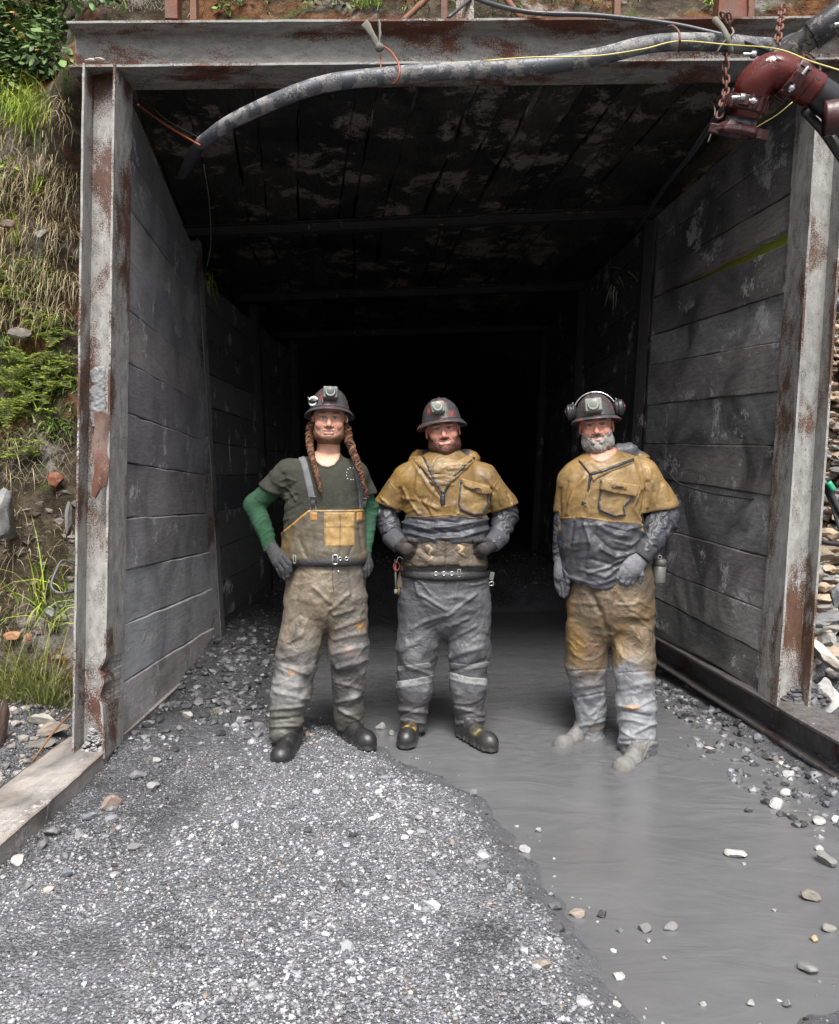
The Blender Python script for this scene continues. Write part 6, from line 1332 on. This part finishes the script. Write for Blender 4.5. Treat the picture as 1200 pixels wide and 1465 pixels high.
patch(jb,'sleeve_seam',LN([(716,680),(706,695),(702,712),(702,728)],.7),.003,M['oil'],(.2,.11,.03),jb['o'],edge=.5)
garment(B,'hood',[('e',(596,662,.05),(13,.05,12),.02),('e',(672,658,.05),(14,.05,13),.02),('c',(600,655,.11),(668,655,.11),12,12,1,.03)],M['oil'],lambda V,N,x,y:lerp(shade(OC,V,10,.2),shade((.04,.04,.045),V,10,.2),sst(655,650,y)*sst(600,606,x)*sst(674,668,x)),h=.005,disp=lambda V,N,x,y:wrinkle(V,(10,10,10),.006,5))
t=wp(581,1066,.0); boot(B,t,(t[0]+.04,t[1]+.27),-.01,M['rubber'],(.014,.014,.0145),toecol=(.5,.3,.02),w=.052)
t=wp(700,1070,.0); boot(B,t,(t[0]-.13,t[1]+.23),-.01,M['rubber'],(.02,.019,.018),toecol=(.25,.2,.06),w=.052)
H2=head(B,633,613.5,.0,1.10,math.radians(0),math.radians(-7),math.radians(-2),SK2,jaw=1.12,width=1.06,smile=1.,brow=(.05,.025,.018),seed=13,beardcol=(.08,.025,.016),bline=[-.094,-.080,-.068,-.050,-.018],balpha=.8,bthick=.005,chin=.004,squint=True,dirt=.5,nr=(.062,.07))
bodymesh(B,H2,[((634,660,.03),(634,705,.02),18,32,.8),((636,700),(636,800),46,48,.55),((636,800),(636,850),48,50,.6),((590,700),(553,737,.03),13,10),((553,737,.03),(571,777,-.1),10,8),((685,700),(722,739,.03),13,10),((722,739,.03),(703,777,-.1),10,8),((604,860),(597,930,-.03),22,17),((597,930,-.03),(591,1035,.02),17,11),((668,860),(671,930,-.03),22,17),((671,930,-.03),(671,1035,-.02),17,11)],SK2)
beard(B,H2,lambda L:lerp(np.broadcast_to((.06,.02,.013),L.shape),(.20,.085,.05),np.clip(.45*np.exp(-(L[:,0]/.025)**2)+.35*fbm(L*150,2,3)+.15,0,1)))
hel2,T2=helmet(B,H2,M['hel2'],None,M['lamp'],tilt=-.03,lampsz=(.034,.029),lampc=(-.014,-.122,.106),seed=12,droop=.018)
# tools hanging from his belt
tp2=empty('tool_pouch',B.P((572,850,-.02)),'brown tool pouch with red carabiner and wooden handle hanging at the middle man\'s hip','tool pouch')
s=SDF(B.P((560,870,-.1)),B.P((588,790,.1)),.004); s.cone(B.P((577,812,-.03)),B.P((573,838,-.03)),.018,.022,.01,.7); V,F=s.mesh(); obj('pouch',V,F,M['pouch'],tp2)
obj('handle',*tube([B.P((572,836,-.035)),B.P((571,852,-.035))],.007,10),M['wood'],tp2)
obj('carabiner',*tors(.017,.0045,B.P((568,810,-.05)),lookR((0,-1,.1)),20,8,sy=1.4),M['redtag'],tp2)
obj('spanner',*join([tube([B.P((566,800,-.04)),B.P((567,843,-.04))],.006,8),cyl(B.P((567,843,-.045)),B.P((567,849,-.045)),.011,10)]),M['lamp'],tp2)
obj('hook',*tube(catmull([B.P((567,806,-.05)),B.P((571,797,-.05)),B.P((578,800,-.05))],10),.003,6),M['chrome'],tp2)
sg=empty('strap_loop',B.P((702,832,0)),'small grey strap loop hanging from the right side of the middle man\'s belt','strap')
V,F=join([box(B.P((702,824,0)),(.03,.03,.05),rotm('Y',.2))]); obj('webbing',V,F,M['lamp'],sg,bevel=.004); V,F=frame_rect(B.P((702,835,-.01)),.012,.010,.003); obj('ring',V,F,M['chrome'],sg)
# ================= the grey-bearded man
C3=Man(4.52,(1.04,4.45,-.09),'bearded man with ear muffs on his helmet, standing in the water at the right')
SK3=(.49,.255,.185)
y3=lambda x:np.interp(x,[795,800,830,870,925,926],[743,742.5,740,746,749,760])
dirt3=lambda x,y,V: .85*sst(.0,.12,fbm(V*16,4,9)+.55*np.exp(-(((x-814)/15)**2+((y-792)/26)**2))-.30)
FC=[([(925,690),(918,735)],3,-.013),([(801,700),(801,735)],3,-.010),([(905,665),(915,700)],3,.007),([(930,670),(925,700)],2.5,.006),([(835,680),(815,720)],4,.006),([(800,690),(805,735)],4,.004),([(870,690),(850,740)],5,.004),([(915,745),(905,725),(912,705)],2.2,.010),([(925,725),(932,690)],2.2,.009),([(940,722),(945,690)],2,-.006),([(955,715),(950,695)],2,.006),([(812,735),(820,700),(835,685)],2.5,.008),([(806,715),(812,690)],2,-.006),([(845,735),(850,715)],2,.006),([(822,740),(830,722)],2,-.005),([(925,665),(935,700)],1.8,.006),
 ([(835,750),(845,780),(840,810)],3,.009),([(865,750),(895,758),(915,752)],2.2,.009),([(820,748),(815,780)],2.5,-.008),([(880,775),(900,780),(912,772)],2,.009),([(840,820),(870,812),(890,800)],2,.009),([(855,752),(880,765),(900,768)],4,.012),([(850,765),(870,785),(895,790)],3.5,-.010),([(905,755),(918,762)],3,.008),([(860,785),(880,797),(905,790)],3,.012),([(845,800),(880,810),(900,800)],3,-.008),([(828,760),(822,800)],5,-.006),([(830,815),(865,825),(890,808)],3,.008),([(812,825),(850,837),(885,826)],2,.006)]
jc=garment(C3,'smock',[('c',(863,702),(860,775),61,60,.70),('c',(860,775),(856,822),61,58,.74,.03),('c',(824,684,.0),(913,680,.02),22,27,.85,.05),('c',(862,668,.04),(862,705),26,50,.66,.04),('c',(918,688,.02),(943,726,.03),28,27,.9,.03),('c',(815,690,.03),(806,732,.05),18,14.5,.9,.03),
 ('cuff',(944,728,.03),(.19,.98),.16),('cuff',(804,733,.05),(-.15,1.),.045)],M['oil'],lambda V,N,x,y: jacketcol(lambda x:np.where((x>917)|(x<801),760,y3(x)),.25,dirt3)(V,N,x,y),
 cut=lambda X,Y,Z: (CH-(np.interp(X/C3.Y0*FP+600,[780,795,805,820,850,875,890,905,925,950],[812,818,822,831,839,837,828,816,802,790])-HY)/FP*C3.Y0)-Z+0*Y,
 disp=lambda V,N,x,y: wrinkle(V,(5,4,6),.008,151)+strokes(V,N,x,y,FC)+sst(745,755,y)*wrinkle(V@rotm('Y',.5).T,(5,4,11),.009,155))
sleeve(C3,[('c',(943,726,.03),(946,742,.03),20,23,.95),('c',(946,742,.03),(930,775,-.06),23.5,17,.95,.02),('c',(930,775,-.06),(919,790,-.11),17,14,1,.01),('cuff',(918,791,-.115),(-.6,.75,-.2),.08)],171,.014,(8,8,26))
sleeve(C3,[('c',(806,722,.05),(804,745,.05),13,13,1),('c',(804,745,.05),(802,800,.02),13,11,1,.02),('cuff',(802,804,.02),(0,1),.06)],175,.011)
garment(C3,'cuff',[('c',(922,786,-.10),(916,795,-.12),15.8,15,1,.01),('cuff',(914,798,-.125),(-.6,.75,-.2),.08),('cuff',(925,781,-.09),(.6,-.75,.2),.08)],M['cotton'],lambda V,N,x,y:shade((.04,.042,.048),V,20,.15),h=.004)
glove(C3,'glove',[((914,797,-.12),(901,814,-.155),14.5,15,.72),((905,805,-.14),(896,820,-.16),13,11,.7)],[([(890,815,-.17),(883,826,-.165),(882,836,-.13)],4.6),([(895,820,-.175),(889,831,-.165),(888,840,-.13)],4.7),([(901,823,-.17),(896,834,-.16),(895,842,-.13)],4.6),([(907,823,-.16),(903,833,-.15),(902,841,-.12)],4.2),([(912,812,-.15),(916,822,-.15),(914,832,-.13)],5)],M['glove'],(.15,.15,.17))
glove(C3,'glove',[((802,802,.0),(803,822,-.02),10,12,.8)],[([(809,830,-.05),(811,841,-.06),(809,850,-.05)],4.3),([(804,832,-.03),(806,844,-.04),(806,853,-.04)],4.3),([(799,831,-.01),(801,843,-.02),(802,851,-.02)],4.2),([(795,828,.0),(796,838,-.01),(799,846,-.01)],3.8),([(808,814,-.05),(812,823,-.08),(812,832,-.08)],4.7)],M['glove'],(.09,.09,.105))
def tr3(V,N,x,y):
    br=lerp(shade((.13,.085,.04),V,9,.45,181),shade((.10,.075,.048),V,8,.3,182),sst(-.2,.3,fbm(V*6,3,183)))
    for (a,b,rx,ry,k,al) in ((826,925,13,26,(.32,.18,.035),.6),(888,925,9,24,(.30,.19,.055),.5),(816,880,6,30,(.33,.19,.06),.6),(900,860,16,12,(.26,.2,.13),.6),(850,930,12,20,(.16,.09,.06),.5)): br=lerp(br,k,al*np.exp(-(((x-a)/rx)**2+((y-b)/ry)**2)))
    g=lerp(shade((.26,.27,.285),V,8,.3,184),shade((.13,.13,.15),V,12,.3,185),.8*sst(.05,.3,fbm(V*11,4,186)))
    br=lerp(br,(.17,.155,.14),.55*sst(900,965,y)*sst(-.1,.3,fbm(V*8,4,189)))
    c=lerp(br,g,sst(-11,12,y-np.where(x<872,960,962)+34*fbm(V*8,4,188)))
    c=lerp(c,(.2,.16,.12),.5*np.exp(-(((x-845)/20)**2+((y-975)/12)**2)))
    c=lerp(c,(.5,.28,.14),.85*np.exp(-(((x-903)/10)**2+((y-1012)/3.5)**2))); c=lerp(c,(.14,.12,.08),.7*np.exp(-(((x-850)/14)**2+((y-1043)/9)**2)))
    c=lerp(c,(.06,.057,.05),.6*sst(1058,1066,y)*(x>870)); return c
F3=[([(868,905),(858,875),(845,850)],4,-.014),([(870,900),(880,850)],2,-.007),([(862,845),(858,880)],3,.008),([(885,850),(900,870),(925,885)],3,.008),([(905,880),(930,900)],3,.009),([(905,900),(932,945)],4,.010),([(875,910),(890,940)],3,.006),([(812,960),(865,957)],1.2,-.004),([(815,1000),(865,990)],1.5,-.006),([(884,963),(935,960)],1.2,-.005),([(886,1010),(905,1014),(935,1000)],2.2,.009),([(888,1017),(930,1025)],2,-.006),([(888,1045),(905,1055)],2.5,.008),([(905,1050),(935,1035)],2.5,.009),([(888,1060),(936,1061)],2,-.010),([(890,985),(932,975)],4,.006),([(815,985),(860,978)],4,.007),([(826,1040),(862,1030)],2.5,.008),([(835,1050),(855,1020)],2,.006)]
tc=garment(C3,'trousers',[('c',(872,828),(873,858),61,62,.68),('c',(842,880,.0),(838,950,.03),32,28.5,.9),('c',(838,950,.03),(843,1010,.08),28.5,21.5,.9),('c',(843,1010,.08),(844,1052,.10),21.5,19,1),
 ('c',(903,880),(906,950,-.08),32,27.5,.9),('c',(906,950,-.08),(910,1010,-.12),27.5,26,.95),('c',(910,1010,-.12),(911,1070,-.16),26,25.5,1),('cuff',(844,1058,.10),(0,1),.1),('cuff',(911,1082,-.16),(0,1),.14)],M['rain'],tr3,
 disp=lambda V,N,x,y: wrinkle(V,(6,5,10),.009,191)+strokes(V,N,x,y,F3)+.005*fbm(V*15,3,9)+.006*np.exp(-((y-1064)/3)**2)*(x>870))
cpocket(jc,C3,[(858,700),(911,697),(908,708),(893,725),(895,738),(878,740),(856,731),(854,722)],[(858,686),(912,694),(907,711),(880,707),(857,701)],[(875,691),(896,695),(895,701),(874,698)],jc['o'])
cc=patch(jc,'collar',PL([(827,656),(829,662),(838,672),(845,682),(848,690),(855,684),(875,674),(905,663),(906,657),(888,656),(878,662),(852,663),(836,660)]),.012,M['oil'],lambda v,n,x,y:shade(OC2,v,12,.2,3),jc['o'],disp=lambda V,N,x,y:wrinkle(V,(4,4,18),.005,95))
patch(cc,'zip',LN([(845,678),(860,674),(880,667),(904,658)],1.7),.007,M['black'],(0,0,0),cc['o'],edge=.6,front=.6)
patch(jc,'zip',LN([(829,660),(838,670),(844,678),(843,688),(841,702)],1.2),.012,M['black'],(0,0,0),jc['o'],edge=.6,front=.6)
patch(jc,'zip_pull',PL([(832,717),(838,717),(838,722),(832,722)]),.006,M['black'],(0,0,0),jc['o'],edge=.6)
patch(jc,'zip_placket',LN([(841,703),(837,722)],3),.004,M['oil'],(.22,.14,.05),jc['o'],edge=.8)
patch(jc,'sleeve_seam',LN([(912,655),(918,675),(922,700),(920,730)],.7),.003,M['oil'],(.2,.11,.03),jc['o'],edge=.5)
patch(jc,'chest_seam',LN([(801,741.5),(830,739.5),(870,745.5),(918,748.5)],.9),.003,M['oil'],(.22,.12,.03),jc['o'],edge=.5)
garment(C3,'hood',[('c',(884,648,.06),(912,655,.08),13,11,.9,.03),('c',(838,655,.08),(884,652,.11),9,12,1,.03),('e',(920,655,.06),(9,.04,6),.02),('e',(897,645,.07),(15,.05,12),.02)],M['oil'],lambda V,N,x,y:lerp(shade((.075,.078,.088),V,10,.2),shade(OC,V,10,.2),sst(-2,2,y-np.interp(x,[880,900,930],[659,653,645]))),h=.005,disp=lambda V,N,x,y:wrinkle(V,(10,10,14),.007,5))
# skin at the open neck
patch(jc,'neck_skin',PL([(843,640),(844,655),(852,661),(861,662),(872,657),(880,648),(883,640)]),.006,M['skin'],lambda v,n,x,y:shade(SK3,v,30,.15)*.8,C3.root)
t=wp(800,1067,-.02); boot(C3,t,(t[0]+.19,t[1]+.2),-.065,M['mud'],(.15,.148,.142),w=.052,shaft=.13)
t=wp(887,1100,-.02); boot(C3,t,(t[0]+.17,t[1]+.22),-.065,M['mud'],(.165,.162,.155),w=.054,shaft=.13)
H3=head(C3,852,608,-.0,1.08,math.radians(-13),math.radians(-5),math.radians(-1),SK3,jaw=1.05,width=1.03,smile=1.,brow=(.10,.08,.065),seed=23,beardcol=(.26,.24,.22),bline=[-.088,-.068,-.056,-.040,-.010],balpha=.9,bthick=.008,chin=.010,squint=True,dirt=.15,nr=(.060,.068))
bodymesh(C3,H3,[((860,655,.03),(862,705,.02),18,32,.8),((863,700),(860,790),46,46,.55),((860,790),(872,850),46,48,.6),((915,695,.02),(946,740,.03),14,11),((946,740,.03),(918,791,-.11),11,8),((818,695,.03),(804,745,.05),11,9),((804,745,.05),(802,803,.0),9,7),((842,870),(838,950,.03),22,17),((838,950,.03),(844,1055,.1),17,11),((903,870),(906,950,-.08),22,17),((906,950,-.08),(911,1070,-.16),17,11)],SK3)
beard(C3,H3,lambda L:lerp(shade((.34,.32,.30),L,130,.5,3),(.07,.045,.03),np.clip(.9*np.exp(-((L[:,2]+.058)/.007)**2)*(np.abs(L[:,0])<.035)+.5*sst(.05,.065,np.abs(L[:,0]))*0,0,1)))
hel3,T3=helmet(C3,H3,M['hel3'],None,M['lamp'],tilt=-.02,lampsz=(.042,.034),lampc=(-.004,-.128,.096),seed=22,droop=.004)
mf=obj('ear_muff_band',T3(tors(.112,.0035,(0,.02,.070),rotm('X',math.pi/2),40,6,a0=.35,a1=math.pi-.35)[0]),tors(.112,.0035,(0,.02,.070),rotm('X',math.pi/2),40,6,a0=.35,a1=math.pi-.35)[1],M['chrome'],hel3)
for q in (-1,1):
    s=SDF((q*.125-.05,-.05,.03),(q*.125+.05,.06,.14),.0035); s.ell((q*.128,.0,.085),(.026,.036,.044),.01); s.ell((q*.108,.0,.085),(.016,.034,.042),.004); s.cone((q*.122,.015,.11),(q*.112,.02,.135),.008,.006,.01)
    V,F=s.mesh(); V=V+vnormals(V,F)*(.0016*np.sin((V[:,0]*q)*420))[:,None]; e=obj('ear_cup',T3(V),F,M['black'],hel3)
    obj('red_mark',T3(ICO[2][0]*np.array([.004,.006,.007])+np.array([q*.150,-.014,.088])),ICO[2][1],M['redtag'],e)
e=H3['R']@(np.array([.083,-.006,-.004])*H3['S'])+H3['O']; obj('ear_plug',ICO[2][0]*np.array([.008,.009,.008])+e,ICO[2][1],M['yellow'],C3.root)
bo=empty('water_bottle',C3.P((942,833,.02)),'small grey metal bottle hanging at the bearded man\'s hip','bottle')
b0=C3.P((941,834,.02)); b1=C3.P((943,799,.02)); rb=C3.m(9.6); d=unit(b1-b0); L=np.linalg.norm(b1-b0)
obj('flask',*lathe([(1e-3,0),(rb*.94,0),(rb,.006),(rb,L*.68),(rb*.96,L*.69),(rb*.96,L*.7),(1e-3,L*.7)],28,c=b0,R=lookR(d)),M['bottle'],bo)
obj('cap',*lathe([(1e-3,L*.7),(rb,L*.7),(rb,L*.92),(rb*.85,L*.985),(rb*.5,L),(1e-3,L)],28,c=b0,R=lookR(d)),M['bottle'],bo)
obj('ring',*tors(.010,.0028,b1+d*.008,lookR((0,-1,.1)),18,6),M['chrome'],bo)
# ------------------------------------------------ camera and light
cam=bpy.data.cameras.new('camera'); co=bpy.data.objects.new('camera',cam); COL.objects.link(co); scene.camera=co
co.location=(0,0,CH); co.rotation_euler=(math.radians(90),0,0); cam.sensor_fit='VERTICAL'; cam.sensor_height=36; cam.lens=36*FP/1465; cam.shift_y=-57.5/1465; cam.clip_end=2000; cam.clip_start=.05
w=bpy.data.worlds.new('World'); scene.world=w; w.use_nodes=True; nt=w.node_tree; nt.nodes.clear()
EL=57; AZ=4   # sun height; degrees left of straight behind the camera
sky=nt.nodes.new('ShaderNodeTexSky'); sky.sky_type='NISHITA'; sky.sun_disc=False; sky.sun_elevation=math.radians(EL); sky.sun_rotation=math.radians(180-AZ*1.0+0); sky.air_density=1; sky.dust_density=4; sky.ozone_density=1
hs_=nt.nodes.new('ShaderNodeHueSaturation'); hs_.inputs['Saturation'].default_value=.25
bg=nt.nodes.new('ShaderNodeBackground'); bg.inputs['Strength'].default_value=.11; ou=nt.nodes.new('ShaderNodeOutputWorld')
nt.links.new(sky.outputs[0],hs_.inputs['Color']); nt.links.new(hs_.outputs[0],bg.inputs[0]); nt.links.new(bg.outputs[0],ou.inputs[0])
sl=bpy.data.lights.new('sun','SUN'); sl.energy=3.3; sl.angle=math.radians(26); sl.color=(1,.965,.92); so=bpy.data.objects.new('sun',sl); COL.objects.link(so)
e=math.radians(EL);a=math.radians(AZ); d=Vector((math.sin(a)*math.cos(e),-math.cos(a)*math.cos(e),math.sin(e)))
so.location=d*20; so.rotation_euler=d.to_track_quat('Z','Y').to_euler()
scene.view_settings.view_transform='Standard'; scene.view_settings.look='None'; scene.view_settings.gamma=1; scene.view_settings.exposure=1.08
scene.render.engine='CYCLES'
